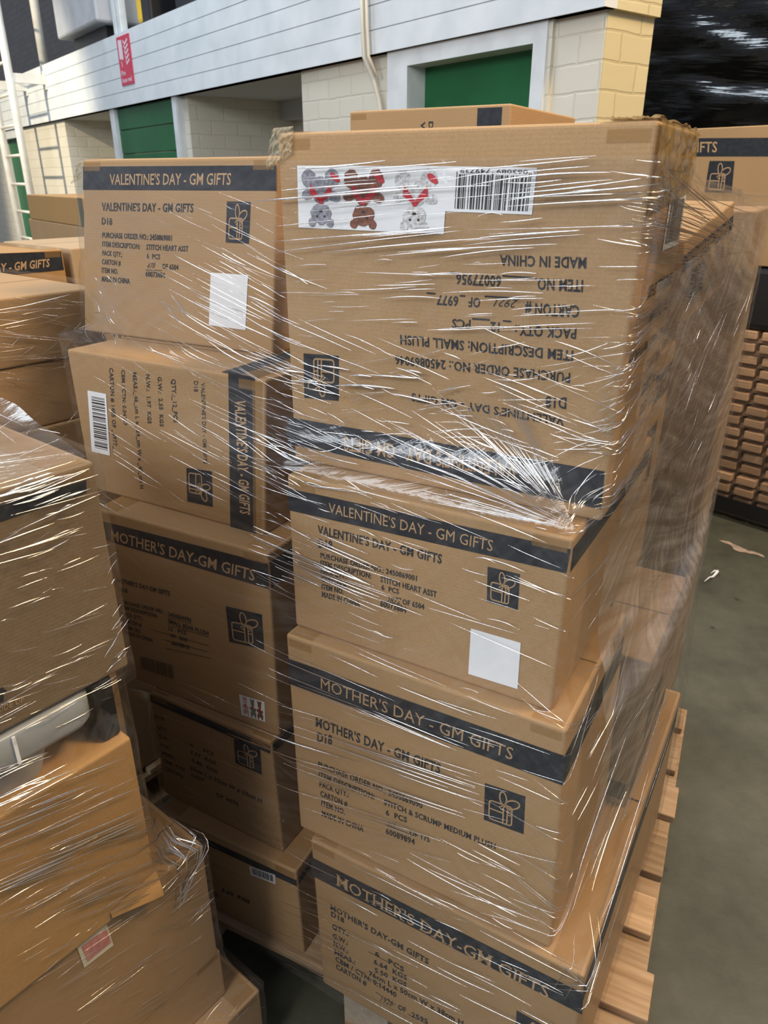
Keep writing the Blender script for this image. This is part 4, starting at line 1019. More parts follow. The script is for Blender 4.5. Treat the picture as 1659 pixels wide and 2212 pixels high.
G['SM'] = [
    [-1.993, 1.574, -1.729, 1.584, 0.36], [-1.532, 1.613, -1.394, 1.62, 0.7], [-1.539, 1.585, -1.383, 1.595, 0.74], [-1.543, 1.562, -1.462, 1.568, 0.79], [-1.537, 1.592, -1.324, 1.608, 1.05],
    [-1.916, 1.58, -1.698, 1.588, 0.79], [-1.799, 1.524, -1.434, 1.541, 0.85], [-2.334, 1.509, -1.626, 1.552, 0.78], [-1.691, 1.616, -1.395, 1.628, 0.99], [-1.973, 1.54, -1.661, 1.555, 0.89],
    [-2.047, 1.519, -1.564, 1.545, 1.1], [-1.51, 1.597, -1.361, 1.607, 0.77], [-1.679, 1.52, -1.473, 1.536, 0.89], [-2.138, 1.604, -1.629, 1.619, 0.66], [-1.699, 1.585, -1.462, 1.596, 0.37],
    [-2.286, 1.546, -1.799, 1.57, 0.69], [-1.672, 1.606, -1.521, 1.613, 0.58], [-1.785, 1.546, -1.693, 1.55, 0.9], [-1.974, 1.618, -1.642, 1.626, 0.87], [-2.139, 1.606, -1.831, 1.613, 0.68],
    [-1.525, 1.625, -1.386, 1.63, 0.52], [-2.075, 1.576, -1.853, 1.584, 0.98], [-2.17, 1.608, -1.681, 1.621, 0.45], [-1.899, 1.54, -1.722, 1.549, 0.66], [-1.884, 1.594, -1.564, 1.601, 1.01],
    [-1.573, 1.586, -0.989, 1.603, 0.52], [-1.627, 1.535, -1.392, 1.552, 0.52], [-2.158, 1.567, -1.873, 1.576, 0.38], [-1.613, 1.553, -1.218, 1.57, 0.36], [-1.857, 1.518, -1.582, 1.533, 0.71],
    [-1.539, 1.604, -1.435, 1.607, 0.96], [-2.27, 1.528, -1.642, 1.556, 0.82], [-1.756, 1.556, -1.674, 1.559, 0.24], [-2.14, 1.426, -2.001, 1.435, 0.35], [-1.851, 1.589, -1.765, 1.593, 0.26],
    [-2.091, 1.619, -1.989, 1.621, 0.44], [-1.598, 1.566, -1.539, 1.57, 0.41], [-1.75, 1.506, -1.679, 1.512, 0.22], [-1.806, 1.564, -1.631, 1.572, 0.31], [-1.419, 1.497, -1.385, 1.499, 0.4],
    [-1.447, 1.495, -1.368, 1.499, 0.37], [-2.034, 1.527, -2.008, 1.528, 0.23], [-2.053, 1.455, -2.009, 1.457, 0.45], [-2.101, 1.462, -1.917, 1.469, 0.44], [-2.174, 1.478, -2.029, 1.486, 0.23],
    [-1.488, 1.462, -1.466, 1.465, 0.27], [-2.012, 1.602, -1.865, 1.607, 0.32], [-1.797, 1.573, -1.726, 1.574, 0.49], [-1.748, 1.495, -1.692, 1.498, 0.43], [-1.571, 1.549, -1.498, 1.553, 0.23],
    [-1.51, 1.465, -1.447, 1.471, 0.42], [-1.963, 1.6, -1.898, 1.602, 0.41], [-1.422, 1.595, -1.36, 1.597, 0.46], [-1.612, 1.6, -1.581, 1.602, 0.25], [-1.818, 1.588, -1.72, 1.591, 0.5],
    [-1.719, 1.529, -1.619, 1.533, 0.34], [-1.529, 1.476, -1.463, 1.483, 0.49], [-1.713, 1.607, -1.652, 1.61, 0.46], [-1.903, 1.616, -1.849, 1.619, 0.41], [-1.44, 1.472, -1.396, 1.477, 0.42],
    [-1.602, 1.515, -1.58, 1.517, 0.26], [-1.617, 1.452, -1.548, 1.456, 0.24], [-1.878, 1.511, -1.814, 1.514, 0.48], [-1.812, 1.486, -1.698, 1.494, 0.4], [-1.567, 1.488, -1.51, 1.49, 0.36],
    [-2.065, 1.547, -1.955, 1.552, 0.4], [-1.662, 1.618, -1.564, 1.619, 0.4], [-2.035, 1.443, -1.977, 1.445, 0.42], [-1.627, 1.54, -1.539, 1.545, 0.22], [-1.543, 1.499, -1.461, 1.504, 0.31],
    [-1.986, 1.473, -1.744, 1.484, 0.76], [-1.873, 1.482, -1.687, 1.489, 0.76], [-1.818, 1.436, -1.734, 1.44, 0.77], [-1.539, 1.505, -1.465, 1.508, 0.75], [-1.503, 1.458, -1.393, 1.466, 0.62],
    [-1.672, 1.5, -1.543, 1.504, 0.32], [-1.557, 1.44, -1.363, 1.458, 0.68], [-1.415, 1.467, -1.324, 1.475, 0.59], [-1.606, 1.455, -1.548, 1.459, 0.61], [-1.756, 1.497, -1.621, 1.504, 0.6],
    [-1.67, 1.479, -1.449, 1.487, 0.78], [-1.621, 1.514, -1.519, 1.518, 0.35], [-1.708, 1.432, -1.543, 1.442, 0.81], [-1.711, 1.431, -1.464, 1.447, 0.51], [-1.549, 1.439, -1.365, 1.452, 0.37],
    [-2.151, 1.499, -2.035, 1.504, 0.6], [-1.59, 1.472, -1.448, 1.481, 0.75], [-1.932, 1.497, -1.574, 1.504, 0.52], [-1.861, 1.465, -1.669, 1.472, 0.77], [-2.041, 1.466, -1.928, 1.47, 0.4],
    [-1.758, 1.501, -1.708, 1.502, 0.34], [-2.262, 1.461, -1.989, 1.468, 0.33], [-1.778, 1.479, -1.689, 1.483, 0.58], [-2.039, 1.45, -1.89, 1.455, 0.33], [-1.605, 1.496, -1.415, 1.503, 0.45],
    [-1.986, 1.432, -1.742, 1.444, 0.36], [-1.561, 1.279, -1.478, 1.267, 0.34], [-2.346, 1.412, -2.012, 1.381, 0.36], [-1.433, 1.388, -1.217, 1.335, 0.42], [-1.598, 1.274, -1.546, 1.269, 0.72],
    [-2.162, 1.347, -1.986, 1.327, 0.66], [-1.562, 1.308, -1.415, 1.288, 0.45], [-1.851, 1.398, -1.643, 1.371, 0.65], [-1.63, 1.319, -1.522, 1.303, 0.33], [-1.576, 1.443, -1.452, 1.422, 0.38],
    [-1.514, 1.351, -1.334, 1.321, 0.5], [-1.421, 1.332, -1.354, 1.317, 0.78], [-2.123, 1.305, -2.043, 1.298, 0.61], [-1.98, 1.415, -1.866, 1.402, 0.38], [-1.408, 1.421, -1.322, 1.402, 0.68],
    [-1.628, 1.304, -1.523, 1.29, 0.7], [-2.192, 1.422, -1.949, 1.393, 0.74], [-2.193, 1.327, -2.027, 1.314, 0.67], [-1.463, 1.396, -1.359, 1.378, 0.31], [-1.481, 1.352, -1.371, 1.336, 0.65],
    [-2.193, 1.35, -2.048, 1.336, 0.55], [-1.56, 1.38, -1.422, 1.355, 0.8], [-1.853, 1.348, -1.787, 1.339, 0.34], [-1.464, 1.339, -1.234, 1.297, 0.54], [-1.897, 1.268, -1.588, 1.249, 0.52],
    [-1.584, 1.39, -1.366, 1.356, 0.35], [-2.163, 1.281, -2.006, 1.265, 0.6], [-2.224, 1.268, -2.072, 1.26, 0.66], [-1.931, 1.41, -1.812, 1.392, 0.29], [-2.183, 1.288, -1.86, 1.252, 0.45],
    [-2.112, 1.365, -1.921, 1.346, 0.55], [-1.846, 1.277, -1.73, 1.263, 0.41], [-1.94, 1.27, -1.881, 1.267, 0.54], [-1.661, 1.405, -1.612, 1.398, 0.79], [-1.467, 1.279, -1.435, 1.276, 0.26],
    [-1.76, 1.371, -1.691, 1.361, 0.39], [-1.471, 1.376, -1.423, 1.367, 0.49], [-1.682, 1.334, -1.454, 1.303, 0.67], [-1.532, 1.371, -1.382, 1.342, 0.4], [-2.146, 1.429, -1.869, 1.393, 0.62],
    [-1.418, 1.321, -1.325, 1.305, 0.54], [-2.168, 1.395, -1.849, 1.366, 0.44], [-1.798, 1.294, -1.61, 1.275, 0.34], [-1.941, 1.337, -1.749, 1.313, 0.59], [-2.3, 1.3, -2.063, 1.289, 0.4],
    [-1.531, 1.287, -1.468, 1.28, 0.74], [-1.39, 1.35, -1.325, 1.335, 0.35], [-1.818, 1.282, -1.714, 1.268, 0.42], [-1.801, 1.378, -1.727, 1.37, 0.79], [-2.162, 1.369, -2.065, 1.363, 0.71],
    [-1.574, 1.296, -1.534, 1.291, 0.78], [-2.211, 1.366, -2.044, 1.35, 0.38], [-1.423, 1.434, -1.323, 1.412, 0.8], [-1.546, 1.328, -1.5, 1.322, 0.35], [-1.456, 1.301, -1.4, 1.293, 0.54],
    [-1.871, 1.416, -1.686, 1.393, 0.33], [-2.168, 1.357, -1.953, 1.333, 0.36], [-1.389, 1.277, -1.325, 1.304, 0.39], [-1.508, 1.387, -1.487, 1.387, 0.5], [-1.472, 1.34, -1.417, 1.358, 0.53],
    [-2.052, 1.296, -1.831, 1.321, 0.27], [-1.354, 1.313, -1.332, 1.318, 0.59], [-1.732, 1.274, -1.702, 1.278, 0.55], [-1.473, 1.274, -1.398, 1.291, 0.42], [-1.742, 1.395, -1.656, 1.41, 0.4],
    [-1.8, 1.37, -1.717, 1.369, 0.54], [-1.457, 1.388, -1.386, 1.406, 0.25], [-1.675, 1.298, -1.605, 1.313, 0.38], [-1.752, 1.34, -1.58, 1.337, 0.41], [-1.71, 1.32, -1.674, 1.323, 0.22],
    [-1.446, 1.369, -1.374, 1.397, 0.29], [-1.644, 1.275, -1.558, 1.293, 0.32], [-1.677, 1.354, -1.605, 1.371, 0.55], [-1.603, 1.405, -1.562, 1.413, 0.23], [-1.829, 1.37, -1.79, 1.376, 0.57],
    [-1.688, 1.299, -1.544, 1.315, 0.47], [-2.049, 1.248, -1.968, 1.262, 0.56], [-1.928, 1.378, -1.768, 1.397, 0.34], [-2.175, 1.249, -2.117, 1.257, 0.36], [-1.688, 1.347, -1.585, 1.368, 0.59],
    [-1.546, 1.418, -1.477, 1.429, 0.6], [-2.147, 1.407, -2.034, 1.411, 0.33], [-1.768, 1.313, -1.662, 1.338, 0.36], [-2.09, 1.288, -2.039, 1.298, 0.23], [-1.988, 1.322, -1.823, 1.346, 0.31],
    [-1.358, 1.339, -1.321, 1.352, 0.25], [-1.656, 1.326, -1.578, 1.328, 0.56], [-1.411, 1.323, -1.388, 1.33, 0.28], [-1.452, 1.4, -1.359, 1.419, 0.25], [-1.389, 1.382, -1.364, 1.384, 0.35],
    [-1.412, 1.309, -1.391, 1.313, 0.36], [-2.008, 1.365, -1.919, 1.377, 0.29], [-1.727, 1.326, -1.659, 1.335, 0.29], [-1.535, 1.33, -1.493, 1.343, 0.44], [-1.563, 1.36, -1.528, 1.364, 0.54],
    [-1.688, 1.324, -1.615, 1.338, 0.53], [-1.382, 1.383, -1.311, 1.406, 0.27], [-1.534, 1.379, -1.446, 1.388, 0.54], [-1.727, 1.33, -1.602, 1.344, 0.4], [-1.591, 1.293, -1.558, 1.299, 0.32],
    [-1.415, 1.291, -1.347, 1.319, 0.53], [-1.481, 1.39, -1.459, 1.395, 0.39], [-1.643, 1.38, -1.548, 1.403, 0.35], [-2.096, 1.305, -1.993, 1.316, 0.28], [-1.739, 1.324, -1.707, 1.328, 0.39],
    [-1.959, 1.32, -1.917, 1.331, 0.55], [-1.646, 1.36, -1.618, 1.367, 0.33], [-1.406, 1.416, -1.338, 1.438, 0.59], [-2.003, 1.307, -1.908, 1.318, 0.29], [-1.376, 1.32, -1.274, 1.322, 0.5],
    [-1.994, 1.329, -1.83, 1.343, 0.5], [-2.013, 1.285, -1.938, 1.302, 0.5], [-1.685, 1.311, -1.593, 1.317, 0.3], [-1.63, 1.33, -1.583, 1.336, 0.28], [-1.524, 1.353, -1.401, 1.364, 0.49],
    [-1.821, 1.411, -1.703, 1.422, 0.26], [-1.365, 1.325, -1.315, 1.342, 0.26], [-1.644, 1.267, -1.576, 1.257, 0.83], [-2.044, 1.301, -1.976, 1.29, 0.53], [-1.717, 1.235, -1.636, 1.234, 0.47],
    [-1.516, 1.316, -1.484, 1.315, 0.5], [-1.384, 1.343, -1.318, 1.333, 0.7], [-1.869, 1.281, -1.741, 1.292, 0.51], [-1.921, 1.26, -1.871, 1.264, 0.66], [-1.866, 1.304, -1.821, 1.304, 0.42],
    [-1.656, 1.294, -1.532, 1.304, 0.61], [-1.738, 1.281, -1.68, 1.289, 0.6], [-2.067, 1.207, -1.925, 1.214, 0.9], [-2.038, 1.266, -1.892, 1.259, 0.6], [-1.727, 1.306, -1.605, 1.283, 0.3],
    [-1.533, 1.257, -1.46, 1.253, 0.71], [-1.855, 1.266, -1.786, 1.257, 0.35], [-1.384, 1.352, -1.325, 1.333, 0.35], [-1.52, 1.286, -1.426, 1.286, 0.7], [-1.645, 1.238, -1.621, 1.238, 0.71],
    [-1.409, 1.302, -1.333, 1.311, 0.66], [-2.195, 1.264, -2.052, 1.252, 0.58], [-1.948, 1.28, -1.797, 1.26, 0.42], [-1.838, 1.303, -1.755, 1.304, 0.67], [-1.915, 1.284, -1.867, 1.286, 0.83],
    [-1.622, 1.292, -1.567, 1.29, 0.74], [-1.503, 1.303, -1.431, 1.299, 0.42], [-1.6, 1.273, -1.53, 1.263, 0.76], [-1.709, 1.286, -1.62, 1.28, 0.69], [-1.518, 1.257, -1.47, 1.248, 0.78],
    [-1.517, 1.248, -1.474, 1.245, 0.66], [-1.412, 1.319, -1.311, 1.318, 0.56], [-2.083, 1.273, -1.911, 1.277, 0.86], [-1.958, 1.313, -1.808, 1.292, 0.53], [-1.364, 1.324, -1.33, 1.321, 0.86],
    [-1.9, 1.23, -1.831, 1.223, 0.43], [-1.651, 1.268, -1.572, 1.272, 0.86], [-1.478, 1.266, -1.457, 1.258, 0.42], [-2.052, 1.206, -1.834, 1.217, 0.56], [-2.076, 1.209, -2.001, 1.21, 0.87],
    [-1.931, 1.231, -1.856, 1.212, 0.54], [-1.823, 1.256, -1.733, 1.243, 0.37], [-2.64, 1.515, -2.279, 1.478, 0.32], [-2.778, 1.412, -2.557, 1.392, 0.44], [-2.668, 1.381, -2.376, 1.36, 0.36],
    [-2.372, 1.443, -2.17, 1.421, 0.8], [-2.712, 1.44, -2.546, 1.429, 0.57], [-2.718, 1.43, -2.426, 1.408, 0.89], [-2.781, 1.353, -2.633, 1.336, 0.6], [-2.534, 1.396, -2.076, 1.348, 0.28],
    [-2.806, 1.495, -2.435, 1.461, 0.9], [-2.485, 1.368, -2.286, 1.356, 0.83], [-3.01, 1.489, -2.686, 1.456, 0.39], [-2.525, 1.515, -2.188, 1.481, 0.39], [-2.557, 1.399, -2.202, 1.37, 0.37],
    [-2.534, 1.351, -2.382, 1.335, 0.33], [-2.409, 1.453, -2.142, 1.421, 0.77], [-2.311, 1.471, -2.192, 1.456, 0.83], [-2.75, 1.446, -2.417, 1.419, 0.75], [-2.389, 1.467, -2.232, 1.451, 0.72],
    [-2.667, 1.454, -2.253, 1.418, 0.48], [-2.689, 1.465, -2.221, 1.422, 0.55], [-2.572, 1.416, -2.253, 1.395, 0.79], [-2.824, 1.367, -2.567, 1.35, 0.3], [-2.691, 1.437, -2.396, 1.414, 0.61],
    [-2.523, 1.507, -2.387, 1.493, 0.87], [-2.676, 1.414, -2.446, 1.394, 0.25], [-2.657, 1.42, -2.506, 1.411, 0.46], [-2.826, 1.401, -2.528, 1.373, 0.47], [-2.953, 1.398, -2.724, 1.381, 0.48],
    [-2.969, 1.485, -2.86, 1.472, 0.41], [-2.438, 1.408, -2.293, 1.398, 0.4], [-2.215, 1.497, -2.107, 1.477, 0.63], [-2.926, 1.422, -2.674, 1.406, 0.85], [-2.44, 1.376, -2.136, 1.341, 0.45],
    [-2.966, 1.47, -2.693, 1.443, 0.73], [-2.758, 1.368, -2.381, 1.335, 0.42], [-2.853, 1.441, -2.416, 1.406, 0.73], [-2.311, 1.41, -2.131, 1.39, 0.49], [-2.756, 1.398, -2.512, 1.385, 0.25],
    [-2.511, 1.429, -2.316, 1.42, 0.83], [-2.595, 1.373, -2.305, 1.346, 0.79], [-2.426, 1.364, -2.15, 1.334, 0.39], [-2.502, 1.431, -2.185, 1.396, 0.45], [-2.345, 1.413, -2.136, 1.396, 0.59],
    [-2.79, 1.354, -2.434, 1.307, 0.43], [-2.92, 1.384, -2.5, 1.351, 0.59], [-2.768, 1.41, -2.486, 1.382, 0.74], [-2.333, 1.509, -2.036, 1.473, 0.8], [-2.923, 1.363, -2.625, 1.341, 0.45],
    [-2.542, 1.495, -2.31, 1.468, 0.56], [-2.441, 1.453, -2.218, 1.437, 0.81], [-2.543, 1.456, -2.428, 1.445, 0.21], [-2.572, 1.546, -2.263, 1.509, 0.13], [-3.053, 1.427, -2.953, 1.417, 0.27],
    [-2.855, 1.538, -2.457, 1.508, 0.18], [-2.945, 1.394, -2.705, 1.379, 0.16], [-3.074, 1.42, -2.979, 1.412, 0.3], [-2.939, 1.416, -2.671, 1.399, 0.26], [-2.888, 1.547, -2.786, 1.538, 0.27],
    [-3.102, 1.494, -3.03, 1.486, 0.28], [-2.823, 1.565, -2.665, 1.55, 0.13], [-2.51, 1.496, -2.229, 1.466, 0.13], [-3.117, 1.451, -3.065, 1.446, 0.27], [-2.608, 1.504, -2.207, 1.48, 0.22],
    [-2.858, 1.585, -2.771, 1.577, 0.29], [-2.841, 1.457, -2.537, 1.435, 0.28], [-2.32, 1.552, -2.209, 1.538, 0.19], [-2.697, 1.572, -2.554, 1.56, 0.25], [3.125, 1.381, -3.025, 1.378, 0.27],
    [-2.392, 1.523, -2.18, 1.497, 0.27], [3.085, 1.394, -2.999, 1.384, 0.13], [-3.064, 1.589, -2.897, 1.569, 0.3], [-2.828, 1.439, -2.43, 1.414, 0.15], [-2.832, 1.563, -2.56, 1.535, 0.22],
    [-2.774, 1.47, -2.669, 1.463, 0.24], [-2.454, 1.541, -2.11, 1.508, 0.29], [-2.863, 1.447, -2.621, 1.434, 0.2], [-2.8, 1.43, -2.401, 1.403, 0.15], [-2.674, 1.485, -2.423, 1.462, 0.19],
    [-2.635, 1.49, -2.448, 1.47, 0.22], [-2.38, 1.511, -2.145, 1.488, 0.25], [-2.534, 1.592, -2.165, 1.559, 0.17], [-2.866, 1.577, -2.686, 1.559, 0.15], [3.045, 1.511, -3.03, 1.491, 0.17],
    [-2.605, 1.492, -2.414, 1.474, 0.15], [-2.351, 1.457, -2.271, 1.45, 0.14], [-3.135, 1.437, -3.03, 1.428, 0.24], [-3.126, 1.469, -2.7, 1.437, 0.18], [-2.757, 1.475, -2.479, 1.458, 0.26],
    [3.113, 1.442, -2.933, 1.421, 0.13], [-2.466, 1.492, -2.372, 1.481, 0.12], [-2.605, 1.56, -2.176, 1.515, 0.15], [-2.49, 1.575, -2.423, 1.568, 0.27], [-3.134, 1.542, -2.911, 1.55, 0.16],
    [-2.882, 1.503, -2.744, 1.499, 0.23], [-3.112, 1.491, -2.823, 1.494, 0.23], [-2.904, 1.55, -2.769, 1.547, 0.23], [3.036, 1.517, -3.015, 1.522, 0.14], [-2.556, 1.509, -2.323, 1.509, 0.24],
    [3.08, 1.561, -2.904, 1.558, 0.25], [3.044, 1.488, -3.128, 1.486, 0.13], [-2.927, 1.492, -2.744, 1.501, 0.22], [-3.054, 1.486, -2.626, 1.489, 0.21], [-2.812, 1.538, -2.571, 1.539, 0.15],
    [-2.422, 1.553, -2.239, 1.555, 0.16], [3.054, 1.545, -2.99, 1.541, 0.24], [-3.061, 1.492, -2.911, 1.491, 0.19], [-2.989, 1.53, -2.845, 1.527, 0.16], [-2.479, 1.577, -2.207, 1.575, 0.25],
    [3.093, 1.562, -3.097, 1.561, 0.23], [-3.097, 1.556, -2.887, 1.545, 0.13], [-2.913, 1.571, -2.554, 1.563, 0.18], [-3.105, 1.518, -2.908, 1.517, 0.19], [-3.11, 1.517, -2.907, 1.511, 0.17],
    [-3.098, 1.571, -2.992, 1.567, 0.18], [-2.425, 1.506, -2.184, 1.508, 0.16], [-2.848, 1.558, -2.676, 1.555, 0.2], [-2.983, 1.544, -2.673, 1.53, 0.12], [-2.541, 1.547, -2.271, 1.544, 0.12],
    [-2.925, 1.538, -2.759, 1.54, 0.19], [-3.125, 1.505, -2.928, 1.502, 0.13], [-3.12, 1.572, -2.849, 1.572, 0.24], [3.103, 1.424, 3.129, 1.419, 0.31], [3.078, 1.398, -3.137, 1.38, 0.46],
    [3.096, 1.415, 3.131, 1.4, 0.5], [3.017, 1.411, 3.045, 1.393, 0.38], [3.041, 1.375, 3.096, 1.369, 0.5], [3.091, 1.435, 3.113, 1.421, 0.69], [-3.129, 1.437, -3.103, 1.42, 0.66],
    [-3.096, 1.385, -3.005, 1.367, 0.57], [-3.017, 1.364, -2.939, 1.354, 0.54], [-3.057, 1.363, -2.958, 1.349, 0.51], [3.112, 1.425, 3.136, 1.41, 0.41], [3.016, 1.363, -3.134, 1.365, 0.34],
    [-3.121, 1.4, -3.05, 1.393, 0.42], [3.064, 1.438, 3.093, 1.428, 0.35], [-3.046, 1.356, -3.01, 1.354, 0.43], [3.112, 1.446, -3.129, 1.435, 0.55], [-3.107, 1.363, -3.023, 1.361, 0.61],
    [3.128, 1.361, -3.018, 1.356, 0.38], [-2.936, 1.357, -2.887, 1.35, 0.61], [-3.084, 1.363, -3.003, 1.357, 0.35], [-3.07, 1.371, -3.027, 1.367, 0.7], [-2.987, 1.361, -2.927, 1.352, 0.45],
    [-3.018, 1.368, -2.897, 1.355, 0.67], [3.056, 1.431, 3.083, 1.432, 0.41], [3.098, 1.409, 3.124, 1.404, 0.54], [-3.125, 1.439, -3.112, 1.431, 0.67], [-3.107, 1.376, -3.04, 1.368, 0.55],
    [-3.084, 1.365, -3.025, 1.362, 0.4], [-3.133, 1.392, -3.094, 1.389, 0.54], [-3.072, 1.382, -3.015, 1.371, 0.65], [-3.06, 1.39, -3.041, 1.386, 0.59], [3.113, 1.374, -3.127, 1.381, 0.7],
    [3.006, 1.365, -3.089, 1.365, 0.59], [-2.985, 1.364, -2.91, 1.355, 0.62], [-3.084, 1.365, -3.017, 1.36, 0.6], [-2.93, 1.192, -2.801, 1.172, 0.33], [-2.611, 1.276, -2.485, 1.262, 0.41],
    [-2.701, 1.249, -2.508, 1.232, 0.46], [-2.924, 1.071, -2.788, 1.05, 0.42], [-2.934, 1.325, -2.694, 1.272, 0.34], [-2.502, 1.182, -2.289, 1.167, 0.44], [-2.326, 1.248, -2.27, 1.245, 0.47],
    [-2.555, 1.199, -2.459, 1.192, 0.4], [-2.341, 1.172, -2.233, 1.16, 0.17], [-2.941, 1.14, -2.811, 1.127, 0.44], [-2.618, 1.383, -2.326, 1.354, 0.44], [-2.609, 1.146, -2.473, 1.14, 0.25],
    [-2.452, 1.313, -2.253, 1.289, 0.31], [-2.705, 1.352, -2.628, 1.344, 0.34], [-2.741, 1.358, -2.593, 1.339, 0.32], [-2.916, 1.082, -2.766, 1.07, 0.3], [-2.821, 1.121, -2.71, 1.116, 0.4],
    [-2.972, 1.285, -2.853, 1.257, 0.39], [-2.618, 1.325, -2.447, 1.301, 0.24], [-2.698, 1.22, -2.482, 1.193, 0.36], [-2.689, 1.121, -2.597, 1.109, 0.31], [-2.912, 1.233, -2.789, 1.215, 0.49],
    [-2.933, 1.255, -2.764, 1.242, 0.18], [-2.56, 1.146, -2.406, 1.128, 0.21], [-2.839, 1.326, -2.772, 1.308, 0.45], [-2.518, 1.302, -2.36, 1.28, 0.43], [-2.866, 1.23, -2.671, 1.206, 0.29],
    [-2.454, 1.351, -2.321, 1.329, 0.24], [-2.669, 1.356, -2.505, 1.336, 0.45], [-2.911, 1.15, -2.698, 1.123, 0.36], [-2.664, 1.183, -2.481, 1.169, 0.31], [-2.476, 1.314, -2.286, 1.294, 0.36],
    [-2.914, 1.157, -2.839, 1.151, 0.45], [-2.427, 1.349, -2.195, 1.312, 0.33], [-3.001, 1.078, -2.887, 1.082, 0.25], [-2.855, 1.22, -2.717, 1.199, 0.48], [-2.471, 1.306, -2.226, 1.277, 0.22],
    [-2.478, 1.226, -2.327, 1.214, 0.17], [-2.502, 1.16, -2.298, 1.144, 0.2], [-2.628, 1.327, -2.57, 1.318, 0.25], [-2.538, 1.255, -2.187, 1.228, 0.46], [-2.609, 1.293, -2.527, 1.279, 0.28],
    [-2.89, 1.171, -2.75, 1.151, 0.4], [-2.634, 1.232, -2.342, 1.197, 0.3], [-2.464, 1.221, -2.366, 1.211, 0.41], [-2.81, 1.213, -2.744, 1.203, 0.31], [-2.455, 1.166, -2.369, 1.156, 0.49],
    [-2.902, 1.28, -2.819, 1.261, 0.41], [-2.244, 1.202, -2.002, 1.179, 0.47], [-2.427, 1.261, -2.113, 1.236, 0.62], [-2.477, 1.239, -2.184, 1.221, 0.37], [-2.692, 1.225, -2.333, 1.199, 0.55],
    [-2.211, 1.194, -2.051, 1.181, 0.54], [-2.624, 1.228, -2.364, 1.207, 0.36], [-2.452, 1.288, -2.084, 1.245, 0.5], [-2.633, 1.281, -2.329, 1.257, 0.33], [-2.326, 1.242, -1.985, 1.214, 0.41],
    [-2.327, 1.203, -2.153, 1.193, 0.5], [-2.644, 1.145, -2.403, 1.136, 0.34], [-2.504, 1.174, -2.197, 1.158, 0.39], [-2.176, 1.225, -2.027, 1.206, 0.48], [-2.587, 1.247, -2.378, 1.235, 0.41],
    [-2.562, 1.282, -2.183, 1.251, 0.34], [-2.487, 1.262, -2.119, 1.248, 0.59], [-2.226, 1.335, -2.163, 1.328, 0.36], [-2.303, 1.071, -2.185, 1.072, 0.72], [-2.266, 1.39, -2.11, 1.365, 0.59],
    [-2.302, 1.339, -2.139, 1.335, 0.57], [-2.374, 1.306, -2.249, 1.306, 0.45], [-2.324, 1.291, -2.225, 1.284, 0.55], [-2.258, 1.129, -2.133, 1.129, 0.59], [-2.285, 1.22, -2.068, 1.227, 0.66],
    [-2.324, 1.356, -2.159, 1.345, 0.61], [-2.237, 1.284, -2.161, 1.278, 0.62], [-2.367, 1.355, -2.265, 1.346, 0.48], [-2.269, 1.09, -2.176, 1.088, 0.51], [-2.353, 1.372, -2.235, 1.363, 0.65],
    [-2.274, 1.014, -2.212, 1.017, 0.45], [-2.182, 1.148, -2.122, 1.142, 0.74], [-2.377, 1.29, -2.212, 1.279, 0.43], [-2.141, 1.133, -2.047, 1.121, 0.7], [-2.122, 1.077, -2.082, 1.074, 0.47],
    [-2.288, 1.035, -2.181, 1.036, 0.59], [-2.239, 1.243, -2.049, 1.233, 0.83], [-2.259, 1.319, -2.138, 1.314, 0.47], [-2.22, 1.265, -2.117, 1.255, 0.4], [-2.269, 1.228, -2.19, 1.23, 0.84],
    [-2.13, 1.094, -2.091, 1.089, 0.6], [-2.294, 1.079, -2.203, 1.078, 0.54], [-2.266, 1.306, -2.222, 1.304, 0.48], [-2.268, 1.088, -2.156, 1.074, 0.49], [-2.301, 1.095, -2.17, 1.091, 0.65],
    [-2.122, 1.211, -2.075, 1.201, 0.8], [-2.257, 1.141, -2.175, 1.14, 0.56], [-2.148, 1.199, -2.102, 1.196, 0.37], [-2.286, 1.111, -2.128, 1.108, 0.82], [-2.256, 1.282, -2.134, 1.278, 0.75],
    [-2.263, 1.22, -2.152, 1.215, 0.73], [-2.224, 1.216, -2.151, 1.213, 0.66], [-2.257, 1.244, -2.17, 1.246, 0.5], [-2.178, 1.254, -2.105, 1.247, 0.66], [-2.207, 1.272, -2.144, 1.268, 0.36],
    [-2.238, 1.205, -2.101, 1.197, 0.56], [-2.287, 1.034, -2.171, 1.027, 0.5], [-2.195, 1.036, -2.108, 1.035, 0.87], [-2.216, 1.028, -2.142, 1.019, 0.86], [-2.249, 1.362, -2.188, 1.357, 0.8],
    [-2.234, 1.033, -2.166, 1.032, 0.58], [-2.169, 1.043, -2.081, 1.043, 0.55], [-2.437, 1.372, -2.219, 1.359, 0.48], [-2.302, 1.369, -2.141, 1.357, 0.59], [-2.192, 1.266, -2.151, 1.265, 0.85],
    [-2.315, 1.354, -2.227, 1.351, 0.48], [-2.276, 1.027, -2.1, 1.017, 0.37], [-2.118, 1.197, -2.058, 1.186, 0.37], [-2.274, 1.219, -2.164, 1.204, 0.8], [-2.288, 1.103, -2.177, 1.106, 0.42],
    [-2.195, 1.277, -2.131, 1.275, 0.78], [-2.227, 1.22, -2.135, 1.213, 0.74], [-2.282, 1.309, -2.136, 1.293, 0.74], [-2.4, 1.365, -2.195, 1.352, 0.67], [-2.247, 1.256, -2.129, 1.245, 0.56],
    [-2.258, 1.109, -2.135, 1.102, 0.77], [-2.342, 1.378, -2.191, 1.365, 0.39], [-2.177, 1.255, -1.856, 1.237, 0.59], [-2.09, 1.248, -1.898, 1.244, 0.71], [-2.288, 1.212, -2.095, 1.202, 0.83],
